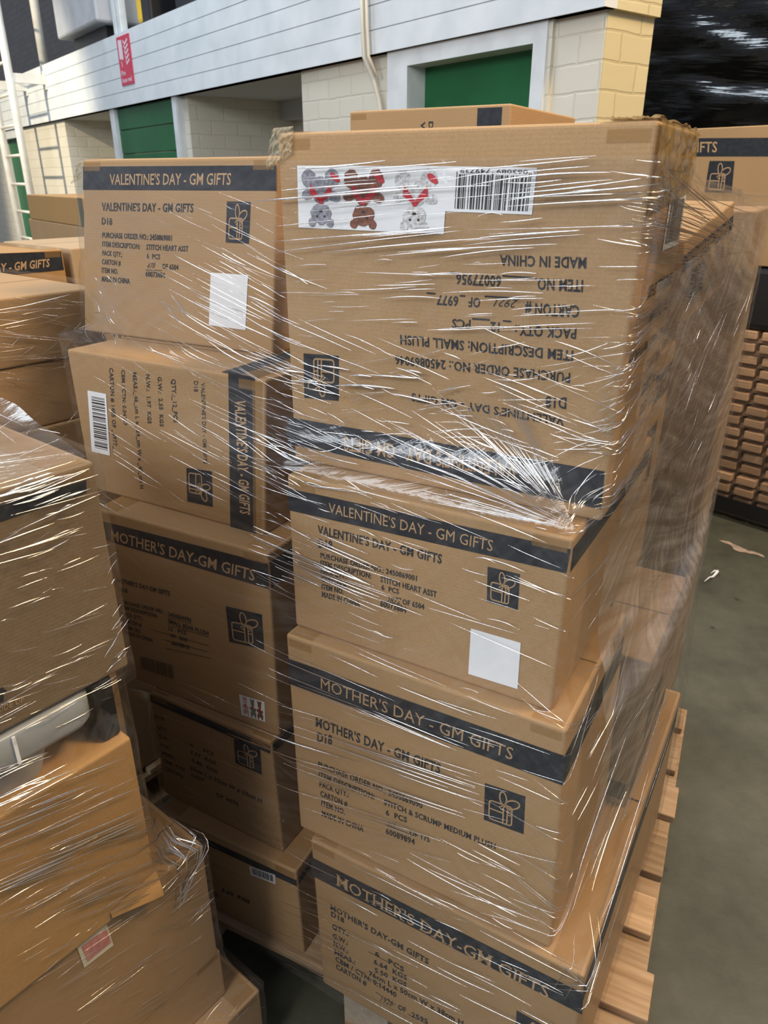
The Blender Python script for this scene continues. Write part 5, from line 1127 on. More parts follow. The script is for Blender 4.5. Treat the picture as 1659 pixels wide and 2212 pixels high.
    [-2.265, 1.269, -2.004, 1.259, 0.83], [-2.239, 1.247, -1.991, 1.237, 0.48], [-2.207, 1.27, -1.989, 1.26, 0.58], [-2.237, 1.259, -1.905, 1.244, 0.77], [-2.167, 1.241, -1.959, 1.23, 0.7],
    [-2.074, 1.263, -1.875, 1.25, 0.86], [-2.373, 1.249, -2.082, 1.238, 0.73], [-2.31, 1.244, -2.093, 1.235, 0.4], [-2.377, 1.257, -2.101, 1.243, 0.61], [-2.094, 1.224, -1.981, 1.218, 0.47],
    [-2.163, 1.241, -2.012, 1.234, 0.43], [-2.019, 1.134, -1.856, 1.122, 0.67], [-1.985, 1.086, -1.85, 1.072, 0.74], [-2.1, 1.066, -1.866, 1.047, 0.77], [-2.05, 1.063, -1.813, 1.052, 0.89],
    [-2.25, 1.071, -2.005, 1.063, 0.54], [-2.251, 1.016, -2.025, 1.003, 0.5], [-2.252, 1.064, -2.0, 1.047, 0.57], [-2.011, 1.059, -1.865, 1.052, 0.5], [-2.096, 1.062, -1.914, 1.051, 0.71],
    [-2.103, 1.085, -1.952, 1.072, 0.83], [-2.062, 1.122, -1.809, 1.103, 0.92], [-2.282, 1.091, -2.07, 1.082, 0.69], [-2.215, 1.135, -2.05, 1.126, 0.55], [-1.888, 1.158, -1.829, 1.152, 0.5],
    [-1.953, 1.07, -1.773, 1.065, 0.44], [-2.122, 1.112, -2.037, 1.107, 0.62], [-1.573, 1.159, -1.53, 1.158, 0.52], [-1.965, 1.043, -1.823, 1.033, 0.6], [-1.835, 1.204, -1.786, 1.2, 0.22],
    [-1.596, 1.222, -1.443, 1.203, 0.61], [-2.01, 0.992, -1.802, 0.987, 0.39], [-1.465, 1.221, -1.443, 1.22, 0.48], [-1.846, 1.001, -1.806, 1.0, 0.62], [-1.681, 1.063, -1.479, 1.063, 0.5],
    [-1.786, 1.116, -1.722, 1.116, 0.39], [-2.082, 0.968, -1.964, 0.969, 0.37], [-1.73, 1.08, -1.55, 1.066, 0.44], [-1.826, 1.0, -1.773, 1.0, 0.58], [-1.944, 1.214, -1.836, 1.209, 0.37],
    [-1.901, 1.195, -1.793, 1.188, 0.3], [-1.454, 1.094, -1.389, 1.085, 0.46], [-1.455, 1.255, -1.372, 1.245, 0.21], [-1.706, 1.209, -1.547, 1.189, 0.24], [-1.601, 1.138, -1.546, 1.137, 0.44],
    [-1.817, 1.155, -1.66, 1.144, 0.54], [-1.764, 1.156, -1.678, 1.153, 0.31], [-1.85, 1.203, -1.651, 1.196, 0.28], [-2.248, 1.184, -1.991, 1.183, 0.69], [-1.917, 1.146, -1.722, 1.142, 0.38],
    [-2.0, 1.004, -1.787, 0.998, 0.27], [-1.51, 1.188, -1.418, 1.174, 0.25], [-1.444, 1.241, -1.411, 1.238, 0.31], [-1.598, 1.237, -1.568, 1.235, 0.31], [-1.573, 1.125, -1.464, 1.117, 0.68],
    [-1.9, 1.044, -1.763, 1.039, 0.54], [-1.494, 1.147, -1.383, 1.132, 0.41], [-2.081, 1.126, -1.951, 1.114, 0.37], [-1.452, 1.084, -1.426, 1.084, 0.25], [-2.13, 1.1, -1.969, 1.097, 0.47],
    [-2.02, 1.175, -1.976, 1.173, 0.69], [-2.06, 1.033, -1.835, 1.028, 0.36], [-1.517, 1.14, -1.436, 1.134, 0.62], [-1.819, 1.053, -1.693, 1.048, 0.67], [-1.51, 1.145, -1.406, 1.137, 0.42],
    [-2.046, 1.071, -1.749, 1.061, 0.36], [-1.978, 1.095, -1.743, 1.091, 0.49], [-1.786, 1.209, -1.685, 1.198, 0.54], [-1.917, 1.221, -1.884, 1.22, 0.3], [-1.425, 1.169, -1.393, 1.164, 0.27],
    [-1.848, 1.203, -1.764, 1.196, 0.26], [-2.053, 1.019, -1.935, 1.018, 0.2], [-1.916, 1.018, -1.809, 1.012, 0.31], [-2.07, 1.108, -1.969, 1.106, 0.38], [-1.541, 1.073, -1.476, 1.07, 0.59],
    [-1.561, 1.162, -1.474, 1.156, 0.63], [-1.946, 1.22, -1.735, 1.215, 0.6], [-1.563, 1.1, -1.476, 1.098, 0.28], [-2.077, 1.159, -1.976, 1.155, 0.51], [-1.624, 1.05, -1.414, 1.03, 0.38],
    [-2.152, 0.984, -1.6, 0.96, 0.34], [-1.827, 0.871, -1.582, 0.866, 0.99], [-1.754, 0.933, -1.567, 0.928, 0.95], [-1.881, 0.968, -1.694, 0.958, 0.7], [-2.217, 0.859, -1.76, 0.86, 0.52],
    [-2.253, 0.92, -1.761, 0.904, 0.66], [-2.208, 0.874, -1.939, 0.872, 0.67], [-1.883, 0.864, -1.609, 0.856, 0.9], [-2.291, 0.906, -1.844, 0.896, 0.7], [-1.857, 0.867, -1.596, 0.856, 0.71],
    [-1.979, 0.947, -1.811, 0.936, 0.56], [-1.938, 0.639, -1.609, 0.668, 0.97], [-2.046, 0.638, -1.731, 0.662, 0.82], [-2.443, 0.675, -1.812, 0.732, 1.01], [-2.077, 0.779, -1.551, 0.8, 0.97],
    [-1.929, 0.711, -1.569, 0.735, 0.99], [-2.121, 0.776, -1.737, 0.793, 0.75], [-2.503, 0.594, -1.927, 0.646, 0.9], [-2.084, 0.603, -1.807, 0.624, 0.84], [-2.084, 0.673, -1.849, 0.686, 0.64],
    [-1.807, 0.808, -1.558, 0.818, 0.62], [-1.784, 0.765, -1.55, 0.776, 0.83], [-2.019, 0.628, -1.676, 0.652, 0.73], [-1.841, 0.777, -1.54, 0.791, 1.04], [-2.197, 0.691, -1.727, 0.721, 1.04],
    [-2.076, 0.555, -1.995, 0.56, 0.35], [-1.539, 0.701, -1.379, 0.725, 0.32], [-1.563, 0.773, -1.529, 0.772, 0.21], [-1.537, 0.657, -1.471, 0.665, 0.27], [-1.729, 0.614, -1.595, 0.632, 0.58],
    [-1.503, 0.574, -1.361, 0.584, 0.34], [-1.463, 0.615, -1.375, 0.625, 0.39], [-1.528, 0.787, -1.33, 0.753, 0.52], [-1.871, 0.462, -1.781, 0.476, 0.55], [-1.527, 0.563, -1.41, 0.577, 0.27],
    [-1.75, 0.52, -1.599, 0.543, 0.28], [-1.452, 0.971, -1.408, 0.969, 0.51], [-1.6, 0.807, -1.483, 0.817, 0.29], [-2.193, 0.756, -1.958, 0.767, 0.33], [-1.662, 0.823, -1.543, 0.83, 0.43],
    [-1.593, 0.531, -1.54, 0.542, 0.4], [-1.585, 0.75, -1.475, 0.764, 0.23], [-1.655, 0.933, -1.513, 0.937, 0.52], [-1.939, 0.599, -1.698, 0.629, 0.4], [-1.933, 0.426, -1.812, 0.443, 0.28],
    [-1.611, 0.574, -1.437, 0.595, 0.51], [-1.977, 0.859, -1.827, 0.857, 0.4], [-1.574, 0.888, -1.506, 0.892, 0.44], [-1.932, 0.848, -1.772, 0.851, 0.54], [-1.63, 0.873, -1.571, 0.873, 0.41],
    [-1.622, 0.895, -1.498, 0.897, 0.44], [-1.43, 0.776, -1.386, 0.781, 0.52], [-1.821, 0.651, -1.686, 0.66, 0.33], [-1.465, 0.866, -1.391, 0.871, 0.38], [-1.512, 0.848, -1.449, 0.851, 0.44],
    [-1.925, 0.646, -1.792, 0.659, 0.28], [-1.581, 0.958, -1.482, 0.954, 0.46], [-2.239, 0.784, -1.99, 0.809, 0.41], [-1.472, 0.979, -1.322, 0.938, 0.29], [-1.817, 0.758, -1.519, 0.78, 0.29],
    [-1.756, 0.793, -1.676, 0.799, 0.31], [-1.915, 0.863, -1.748, 0.868, 0.58], [-1.456, 0.972, -1.422, 0.975, 0.41], [-1.478, 0.994, -1.262, 0.921, 0.55], [-2.151, 0.536, -1.909, 0.556, 0.26],
    [-1.601, 0.967, -1.555, 0.969, 0.28], [-1.444, 0.859, -1.331, 0.817, 0.55], [-2.044, 0.393, -1.876, 0.423, 0.29], [-1.571, 0.906, -1.419, 0.909, 0.56], [-1.42, 0.689, -1.318, 0.637, 0.57],
    [-2.091, 0.866, -1.857, 0.868, 0.47], [-1.533, 0.585, -1.4, 0.598, 0.35], [-1.506, 0.838, -1.36, 0.829, 0.39], [-2.239, 0.803, -1.925, 0.822, 0.49], [-1.72, 0.889, -1.604, 0.896, 0.26],
    [-1.441, 0.74, -1.179, 0.569, 0.36], [-1.497, 0.565, -1.455, 0.563, 0.7], [-2.195, 0.394, -1.882, 0.405, 0.42], [-2.185, 0.174, -1.867, 0.197, 0.79], [-1.512, 0.669, -1.437, 0.665, 0.58],
    [-1.426, 0.4, -1.32, 0.398, 0.82], [-1.475, 0.667, -1.324, 0.606, 0.59], [-1.969, 0.15, -1.819, 0.163, 0.53], [-1.461, 0.61, -1.341, 0.583, 0.37], [-2.082, 0.233, -1.781, 0.275, 0.58],
    [-2.107, 0.317, -1.92, 0.323, 0.37], [-1.658, 0.597, -1.482, 0.602, 0.69], [-1.524, 0.638, -1.427, 0.631, 0.35], [-1.754, 0.376, -1.541, 0.384, 0.59], [-1.528, 0.59, -1.446, 0.586, 0.76],
    [-1.966, 0.435, -1.838, 0.44, 0.39], [-1.826, 0.289, -1.544, 0.309, 0.45], [-1.717, 0.612, -1.52, 0.604, 0.33], [-1.637, 0.505, -1.561, 0.51, 0.66], [-1.862, 0.577, -1.738, 0.583, 0.55],
    [-1.695, 0.55, -1.588, 0.55, 0.86], [-1.625, 0.394, -1.482, 0.403, 0.81], [-1.531, 0.421, -1.41, 0.422, 0.44], [-1.936, 0.566, -1.829, 0.567, 0.42], [-1.958, 0.442, -1.807, 0.442, 0.85],
    [-1.729, 0.323, -1.639, 0.326, 0.32], [-1.421, 0.736, -1.277, 0.638, 0.78], [-2.023, 0.347, -1.675, 0.366, 0.87], [-1.999, 0.337, -1.775, 0.351, 0.33], [-1.485, 0.674, -1.314, 0.607, 0.52],
    [-1.949, 0.194, -1.652, 0.205, 0.88], [-2.067, 0.171, -1.844, 0.192, 0.7], [-1.75, 0.48, -1.574, 0.482, 0.35], [-1.64, 0.311, -1.555, 0.316, 0.88], [-1.913, 0.534, -1.619, 0.537, 0.58],
    [-1.819, 0.555, -1.748, 0.553, 0.58], [-1.537, 0.476, -1.361, 0.484, 0.45], [-1.389, 0.56, -1.27, 0.49, 0.79], [-1.524, 0.533, -1.344, 0.53, 0.53], [-2.147, 0.298, -1.915, 0.307, 0.84],
    [-1.55, 0.677, -1.456, 0.669, 0.52], [-1.819, 0.553, -1.61, 0.546, 0.37], [-1.634, 0.553, -1.577, 0.556, 0.9], [-1.561, 0.355, -1.384, 0.371, 0.84], [-1.426, 0.487, -1.362, 0.489, 0.53],
    [-1.459, 0.632, -1.358, 0.612, 0.68], [-1.484, 0.71, -1.353, 0.684, 0.46], [-1.718, 0.597, -1.504, 0.586, 0.79], [-1.553, 0.612, -1.43, 0.603, 0.45], [-1.645, 0.555, -1.476, 0.557, 0.57],
    [-1.583, 0.657, -1.528, 0.656, 0.64], [-1.457, 0.56, -1.326, 0.553, 0.32], [-1.476, 0.49, -1.423, 0.496, 0.7], [-1.709, 0.421, -1.59, 0.423, 0.41], [-1.536, 0.695, -1.448, 0.688, 0.82],
    [-1.689, 0.272, -1.49, 0.278, 0.66], [-2.196, 0.476, -1.907, 0.486, 0.47], [-1.943, 0.15, -1.747, 0.165, 0.34], [-1.636, 0.671, -1.483, 0.663, 0.47], [-1.605, 0.42, -1.482, 0.432, 0.83],
    [-1.83, 0.362, -1.76, 0.362, 0.74], [-1.835, 0.469, -1.642, 0.472, 0.5], [-2.17, 0.27, -1.879, 0.291, 0.73], [-1.84, 0.495, -1.763, 0.497, 0.42], [-2.155, 0.341, -1.999, 0.356, 0.48],
    [-2.333, 0.18, -2.037, 0.203, 0.47], [-2.24, 0.144, -2.123, 0.16, 0.43], [-2.233, 0.332, -2.029, 0.353, 0.46], [-2.224, 0.309, -2.058, 0.33, 0.37], [-2.129, 0.379, -1.958, 0.396, 0.36],
    [-2.232, 0.251, -1.961, 0.283, 0.28], [-2.102, 0.357, -1.959, 0.371, 0.27], [-2.305, 0.227, -2.071, 0.264, 0.25], [-2.431, 0.726, -2.33, 0.737, 0.2], [-2.441, 0.436, -2.087, 0.499, 0.2],
    [-2.583, 0.389, -2.481, 0.382, 0.24], [-2.354, 0.809, -2.087, 0.813, 0.17], [-2.741, 0.695, -2.563, 0.703, 0.18], [-2.561, 0.335, -2.404, 0.362, 0.27], [-2.709, 0.285, -2.622, 0.304, 0.25],
    [-2.316, 0.7, -2.073, 0.687, 0.27], [-2.758, 0.508, -2.685, 0.515, 0.28], [-2.455, 0.448, -2.041, 0.517, 0.24], [-2.55, 0.391, -2.427, 0.4, 0.28], [-2.406, 0.706, -2.217, 0.724, 0.21],
    [-2.559, 0.747, -2.406, 0.751, 0.15], [-2.57, 0.421, -2.321, 0.439, 0.13], [-2.728, 0.574, -2.486, 0.598, 0.19], [-2.654, 0.723, -2.485, 0.722, 0.2], [-2.648, 0.577, -2.536, 0.593, 0.13],
    [-2.823, 0.685, -2.631, 0.695, 0.28], [-2.716, 0.438, -2.422, 0.479, 0.24], [-2.41, 0.677, -2.209, 0.69, 0.14], [-2.694, 0.466, -2.555, 0.472, 0.17], [-2.202, 0.549, -2.101, 0.56, 0.15],
    [-2.49, 0.458, -2.328, 0.47, 0.18], [-2.52, 0.584, -2.206, 0.601, 0.24], [-2.331, 0.586, -2.148, 0.607, 0.25], [-2.596, 0.62, -2.491, 0.631, 0.15], [-2.789, 0.62, -2.583, 0.645, 0.21],
    [-2.622, 0.741, -2.34, 0.755, 0.3], [-2.492, 0.688, -2.253, 0.697, 0.15], [-1.107, 1.576, -0.604, 1.558, 0.35], [-0.964, 1.506, 0.099, 1.469, 0.61], [-1.13, 1.533, 0.1, 1.477, 0.57],
    [-1.171, 1.57, -0.688, 1.541, 0.72], [-1.086, 1.52, -0.86, 1.505, 0.49], [-0.921, 1.529, -0.212, 1.5, 0.76], [-1.205, 1.529, -0.917, 1.504, 0.59], [-1.308, 1.554, -0.78, 1.515, 0.31],
    [-1.196, 1.554, 0.209, 1.501, 0.48], [-0.676, 1.502, 0.511, 1.387, 0.37], [-0.491, 1.466, 0.401, 1.378, 0.71], [-0.877, 1.587, 0.262, 1.542, 0.77], [-1.246, 1.553, 0.051, 1.469, 0.45],
    [-1.137, 1.532, -0.129, 1.476, 0.73], [-0.156, 1.5, 0.401, 1.458, 0.72], [-1.246, 1.564, -0.236, 1.507, 0.65], [-1.229, 1.582, -0.631, 1.563, 0.73], [-1.115, 1.555, -0.373, 1.513, 0.27],
    [-1.08, 1.572, -0.55, 1.552, 0.56], [-1.01, 1.47, -0.673, 1.443, 0.73], [-1.281, 1.589, -0.757, 1.565, 0.32], [-0.86, 1.56, -0.369, 1.542, 0.52], [-1.269, 1.508, 0.179, 1.41, 0.41],
    [0.068, 1.418, 0.479, 1.354, 0.8], [0.109, 1.452, 0.564, 1.385, 0.69], [-0.189, 1.572, 0.376, 1.548, 0.46], [-1.292, 1.587, -0.65, 1.557, 0.76], [-0.488, 1.534, 0.323, 1.49, 0.32],
    [-0.708, 1.526, 0.16, 1.468, 0.41], [-0.81, 1.497, 0.525, 1.392, 0.66], [-1.308, 1.542, -0.606, 1.488, 0.52], [-0.434, 1.475, 0.433, 1.39, 0.37], [-0.467, 1.453, 0.067, 1.414, 0.63],
    [-1.067, 1.507, -0.231, 1.444, 0.79], [-1.251, 1.564, -0.974, 1.544, 0.56], [-1.051, 1.523, -0.826, 1.505, 0.66], [-1.299, 1.548, -0.282, 1.486, 0.54], [-0.762, 1.523, -0.019, 1.486, 0.59],
    [-1.032, 1.504, -0.194, 1.464, 0.54], [-1.096, 1.541, -0.528, 1.508, 0.45], [-1.206, 1.485, 0.093, 1.395, 0.6], [-1.006, 1.529, -0.112, 1.486, 0.48], [-1.175, 1.529, -0.948, 1.51, 0.79],
    [-1.208, 1.555, -0.482, 1.511, 0.37], [-0.833, 1.51, -0.283, 1.476, 0.46], [-0.917, 1.556, 0.284, 1.493, 0.4], [-0.113, 1.544, 0.481, 1.514, 0.53], [-1.316, 1.521, -0.478, 1.448, 0.61],
    [-1.009, 1.562, -0.242, 1.528, 0.54], [-0.792, 1.556, 0.285, 1.511, 0.44], [-1.32, 1.468, -1.291, 1.468, 0.29], [-1.322, 1.555, -1.154, 1.548, 0.27], [-1.311, 1.582, -1.031, 1.569, 0.46],
    [-1.267, 1.584, -0.721, 1.573, 0.2], [-1.307, 1.571, -1.183, 1.567, 0.25], [-1.32, 1.534, -1.265, 1.536, 0.35], [-1.326, 1.55, -1.214, 1.548, 0.3], [-1.325, 1.491, -0.96, 1.458, 0.57],
    [-1.315, 1.492, -1.04, 1.465, 0.43], [-1.34, 1.506, -1.301, 1.508, 0.41], [-1.272, 1.463, -0.549, 1.4, 0.45], [-1.318, 1.48, -1.176, 1.46, 0.59], [-1.372, 1.56, -1.207, 1.562, 0.43],
    [-1.369, 1.478, -1.182, 1.457, 0.29], [-1.322, 1.501, -0.857, 1.449, 0.34], [-1.342, 1.549, -1.318, 1.547, 0.37], [-1.336, 1.582, -1.245, 1.575, 0.33], [-1.372, 1.548, -1.312, 1.542, 0.55],
    [-1.339, 1.554, -1.208, 1.558, 0.23], [-1.334, 1.585, -1.223, 1.579, 0.48], [-1.344, 1.469, -1.051, 1.452, 0.22], [-1.309, 1.558, -1.108, 1.552, 0.35], [-1.256, 1.617, -1.005, 1.614, 0.47],
    [-1.364, 1.615, -1.271, 1.607, 0.44], [-1.334, 1.591, -0.987, 1.576, 0.29], [-1.323, 1.569, -1.217, 1.567, 0.28], [-1.317, 1.609, -1.24, 1.611, 0.59], [-1.313, 1.528, -1.081, 1.508, 0.35],
    [-1.197, 1.545, -0.929, 1.531, 0.6], [-1.252, 1.548, -1.048, 1.537, 0.34], [-1.272, 1.526, -0.964, 1.508, 0.35], [-1.333, 1.548, -1.28, 1.537, 0.57], [-1.153, 1.508, -0.855, 1.486, 0.43],
    [-1.293, 1.56, -0.904, 1.538, 0.6], [-1.342, 1.612, -1.305, 1.608, 0.52], [-1.338, 1.626, -1.281, 1.622, 0.34], [-1.371, 1.519, -1.302, 1.522, 0.55], [-1.348, 1.582, -1.312, 1.576, 0.2],
    [-1.318, 1.61, -1.135, 1.606, 0.34], [-1.31, 1.4, -0.941, 1.376, 0.7], [-1.027, 1.392, 0.019, 1.342, 0.63], [-1.319, 1.4, -0.752, 1.355, 0.27], [-1.089, 1.363, -0.568, 1.335, 0.43],
    [-1.337, 1.472, -1.266, 1.489, 0.6], [-1.283, 1.438, -0.85, 1.417, 0.44], [-1.362, 1.439, -0.84, 1.423, 0.22], [-1.212, 1.435, -0.778, 1.423, 0.54], [-1.35, 1.429, -1.313, 1.44, 0.59],
    [-0.995, 1.417, -0.697, 1.398, 0.59], [-1.372, 1.408, -1.121, 1.426, 0.53], [-1.095, 1.424, -0.729, 1.412, 0.41], [-1.311, 1.449, -0.688, 1.426, 0.39], [-0.272, 1.364, 0.178, 1.344, 0.37],
    [-1.3, 1.437, -0.895, 1.408, 0.23], [-1.012, 1.413, 0.539, 1.338, 0.33], [-1.368, 1.417, -1.244, 1.443, 0.38], [-0.312, 1.401, 0.368, 1.373, 0.63], [-1.211, 1.4, 0.295, 1.333, 0.31],
    [-1.385, 1.44, -1.091, 1.463, 0.31], [-0.957, 1.373, 0.073, 1.308, 0.23], [-1.308, 1.385, -0.652, 1.353, 0.21], [-1.309, 1.456, -1.235, 1.459, 0.36], [-1.306, 1.441, -0.521, 1.401, 0.36],
    [-1.112, 1.392, -0.707, 1.376, 0.68], [-0.658, 1.341, 0.227, 1.295, 0.29], [-1.281, 1.473, -0.893, 1.467, 0.39], [-1.331, 1.388, -1.214, 1.39, 0.41], [-1.351, 1.395, -1.28, 1.414, 0.42],
    [-1.346, 1.438, -1.178, 1.448, 0.51], [-1.307, 1.411, -1.09, 1.397, 0.57], [-1.329, 1.436, -1.167, 1.444, 0.48], [-0.945, 1.453, -0.4, 1.431, 0.46], [-1.324, 1.389, -0.974, 1.372, 0.46],
    [-1.219, 1.432, -0.635, 1.419, 0.36], [-1.313, 1.446, -1.159, 1.451, 0.52], [-0.914, 1.424, -0.362, 1.411, 0.6], [-1.015, 1.449, -0.508, 1.44, 0.64], [-1.294, 1.435, -1.08, 1.426, 0.39],
    [-1.255, 1.427, -0.429, 1.375, 0.54], [-0.976, 1.386, 0.042, 1.331, 0.32], [-0.625, 1.332, 0.396, 1.235, 0.62], [-0.478, 1.326, 0.526, 1.238, 0.26], [-0.684, 1.309, 0.493, 1.193, 0.27],
    [-0.17, 1.285, 0.409, 1.236, 0.25], [-1.329, 1.447, -0.967, 1.432, 0.36], [-1.31, 1.469, -0.988, 1.469, 0.48], [-1.245, 1.401, -0.574, 1.382, 0.3], [-0.957, 1.441, -0.331, 1.425, 0.45],
    [-1.211, 1.384, -0.707, 1.354, 0.34], [-0.894, 1.37, 0.342, 1.307, 0.28], [-1.317, 1.386, -1.097, 1.378, 0.61], [-0.587, 1.397, 0.051, 1.368, 0.34], [-0.67, 1.269, 0.058, 1.24, 0.51],
    [-0.75, 1.307, 0.13, 1.262, 0.4], [-0.357, 1.119, 0.194, 1.063, 0.3], [-1.322, 1.251, -1.174, 1.259, 0.41], [-1.349, 1.379, -1.324, 1.394, 0.51], [-0.612, 1.079, 0.057, 1.023, 0.67],
    [-0.906, 1.282, -0.335, 1.247, 0.24], [-1.258, 1.2, -0.826, 1.183, 0.68], [-1.336, 1.331, -1.276, 1.36, 0.49], [-1.317, 1.359, -1.052, 1.333, 0.46], [-0.408, 1.178, 0.27, 1.135, 0.41],
    [-1.309, 1.254, -1.096, 1.241, 0.53], [-1.342, 1.243, -1.108, 1.244, 0.34], [0.276, 0.953, 0.562, 0.828, 0.69], [-0.586, 1.268, 0.168, 1.22, 0.55], [-1.147, 1.26, -0.821, 1.238, 0.53],
    [-0.876, 1.321, 0.014, 1.284, 0.46], [-1.273, 1.223, -1.048, 1.199, 0.4], [-0.263, 1.267, 0.304, 1.246, 0.61], [-1.354, 1.25, -1.075, 1.251, 0.52], [-1.109, 1.293, -0.921, 1.285, 0.2],
    [-0.343, 1.046, 0.155, 0.992, 0.26], [-1.351, 1.305, -1.201, 1.306, 0.59], [-1.321, 1.253, -1.022, 1.227, 0.48], [-1.349, 1.345, -1.317, 1.371, 0.57], [-1.338, 1.389, -1.292, 1.422, 0.66],
    [-1.283, 1.355, -1.101, 1.352, 0.32], [-1.211, 1.298, -1.134, 1.297, 0.29], [-1.328, 1.393, -1.229, 1.417, 0.35], [-1.157, 1.266, -0.129, 1.142, 0.22], [-1.334, 1.398, -1.318, 1.413, 0.63],
    [-0.808, 1.23, -0.404, 1.211, 0.31], [-1.283, 1.385, -1.027, 1.372, 0.58], [-1.31, 1.368, -1.142, 1.369, 0.68], [-1.324, 1.408, -1.284, 1.415, 0.29], [-1.349, 1.325, -1.311, 1.373, 0.42],
    [-0.654, 1.196, -0.25, 1.166, 0.56], [-1.176, 1.361, -0.992, 1.35, 0.32], [-1.01, 1.209, -0.418, 1.165, 0.43], [-1.343, 1.356, -1.307, 1.375, 0.31], [-0.557, 1.301, -0.214, 1.28, 0.61],
    [-1.344, 1.366, -1.281, 1.393, 0.22], [-0.609, 1.232, -0.125, 1.211, 0.67], [-0.466, 1.261, -0.045, 1.237, 0.4], [-1.31, 1.323, -1.148, 1.322, 0.49], [-0.862, 1.284, -0.25, 1.293, 0.35],
    [-1.34, 1.368, -1.329, 1.382, 0.65], [-0.884, 1.321, -0.435, 1.301, 0.21], [-1.012, 1.218, -0.557, 1.185, 0.49], [-1.31, 1.323, -1.238, 1.329, 0.37], [-0.62, 1.259, -0.349, 1.255, 0.52],
    [-1.336, 1.311, -1.311, 1.324, 0.49], [-0.83, 1.279, -0.641, 1.271, 0.69], [-1.292, 1.32, -1.089, 1.304, 0.25], [0.043, 1.219, 0.375, 1.19, 0.6], [-1.331, 1.366, -1.321, 1.374, 0.39],
    [-1.108, 1.387, -0.653, 1.352, 0.5], [-0.892, 1.337, -0.186, 1.325, 0.63], [-0.605, 1.13, 0.378, 1.006, 0.32], [-0.566, 1.269, 0.522, 1.142, 0.53], [-1.319, 1.318, -1.105, 1.326, 0.7],
    [-1.085, 1.246, -0.747, 1.239, 0.36], [-1.307, 1.388, -0.986, 1.38, 0.36], [-1.333, 1.324, -1.312, 1.345, 0.58], [-0.503, 1.296, 0.539, 1.192, 0.59], [-1.107, 1.369, -0.9, 1.374, 0.4],
    [-0.978, 1.22, -0.65, 1.202, 0.43], [-0.318, 1.133, 0.234, 1.049, 0.45], [-0.918, 1.236, -0.61, 1.217, 0.42], [-0.183, 1.109, 0.211, 1.079, 0.54], [-0.614, 1.3, -0.255, 1.302, 0.23],
    [0.096, 1.083, 0.453, 1.016, 0.46], [-1.19, 1.21, -1.076, 1.193, 0.29], [-0.08, 1.243, 0.333, 1.235, 0.27], [-1.239, 1.325, -0.979, 1.312, 0.43], [-0.834, 1.333, -0.538, 1.318, 0.52],
    [-0.267, 1.14, -0.029, 1.115, 0.38], [-0.828, 1.281, 0.154, 1.248, 0.32], [-0.332, 1.18, 0.066, 1.143, 0.41], [-0.304, 1.209, 0.559, 1.075, 0.58], [-0.561, 1.09, 0.221, 1.018, 0.5],
    [-0.186, 1.104, 0.136, 1.079, 0.49], [-0.077, 1.017, 0.477, 0.906, 0.61], [-1.34, 1.333, -1.312, 1.354, 0.7], [-1.333, 1.279, -1.248, 1.293, 0.29], [-1.234, 1.24, -0.39, 1.151, 0.42],
    [-0.918, 1.289, -0.501, 1.282, 0.48], [-0.851, 1.219, -0.399, 1.191, 0.4], [-1.172, 1.373, -0.659, 1.358, 0.53], [-0.512, 1.219, 0.482, 1.064, 0.47], [-1.133, 1.326, -0.441, 1.273, 0.28],
    [-0.977, 1.211, -0.2, 1.148, 0.6], [-1.362, 1.352, -1.301, 1.4, 0.29], [-1.259, 1.306, -0.967, 1.29, 0.52], [-0.887, 1.27, -0.194, 1.235, 0.58], [-1.176, 1.319, -0.756, 1.312, 0.59],
    [-1.107, 1.37, -0.895, 1.366, 0.49], [-0.908, 1.214, -0.618, 1.194, 0.63], [-0.161, 1.056, 0.256, 1.0, 0.47], [-1.353, 1.336, -1.165, 1.374, 0.45], [-1.36, 1.304, -1.146, 1.326, 0.44],
    [-1.34, 1.339, -1.301, 1.367, 0.58], [-0.15, 1.21, 0.53, 1.114, 0.49], [-0.46, 1.185, 0.152, 1.15, 0.41], [-0.265, 1.245, 0.164, 1.225, 0.2], [-0.587, 1.283, -0.293, 1.333, 0.44],
    [-0.133, 1.317, 0.064, 1.371, 0.63], [0.03, 1.056, 0.265, 1.047, 0.71], [-0.138, 1.347, -0.012, 1.38, 0.38], [0.284, 1.293, 0.368, 1.319, 0.61], [0.251, 1.145, 0.417, 1.189, 0.58],
    [0.281, 1.321, 0.403, 1.365, 0.62], [0.33, 0.982, 0.42, 0.987, 0.32], [-0.618, 1.329, -0.533, 1.348, 0.47], [0.271, 1.267, 0.507, 1.297, 0.55], [-0.607, 1.371, -0.545, 1.385, 0.53],
    [-0.514, 1.246, -0.376, 1.307, 0.57], [0.294, 1.179, 0.335, 1.243, 0.35], [-0.541, 1.372, -0.498, 1.386, 0.63], [-0.844, 1.434, -0.749, 1.459, 0.51], [0.451, 1.124, 0.54, 1.106, 0.77],
    [-0.274, 1.171, -0.178, 1.218, 0.41], [0.159, 1.21, 0.337, 1.235, 0.67], [-0.112, 1.116, -0.026, 1.134, 0.33], [-0.623, 1.302, -0.52, 1.318, 0.58], [0.42, 1.323, 0.474, 1.385, 0.76],
    [0.04, 1.304, 0.127, 1.311, 0.37], [-0.39, 1.281, -0.208, 1.332, 0.46], [0.379, 1.299, 0.561, 1.35, 0.57], [-0.328, 1.334, -0.034, 1.373, 0.71], [-0.238, 1.13, -0.028, 1.145, 0.77],
    [0.1, 1.166, 0.166, 1.197, 0.66], [0.177, 1.126, 0.364, 1.154, 0.62], [0.283, 0.969, 0.478, 0.985, 0.8], [-0.167, 1.313, 0.004, 1.336, 0.37], [-0.074, 1.077, 0.124, 1.106, 0.71],
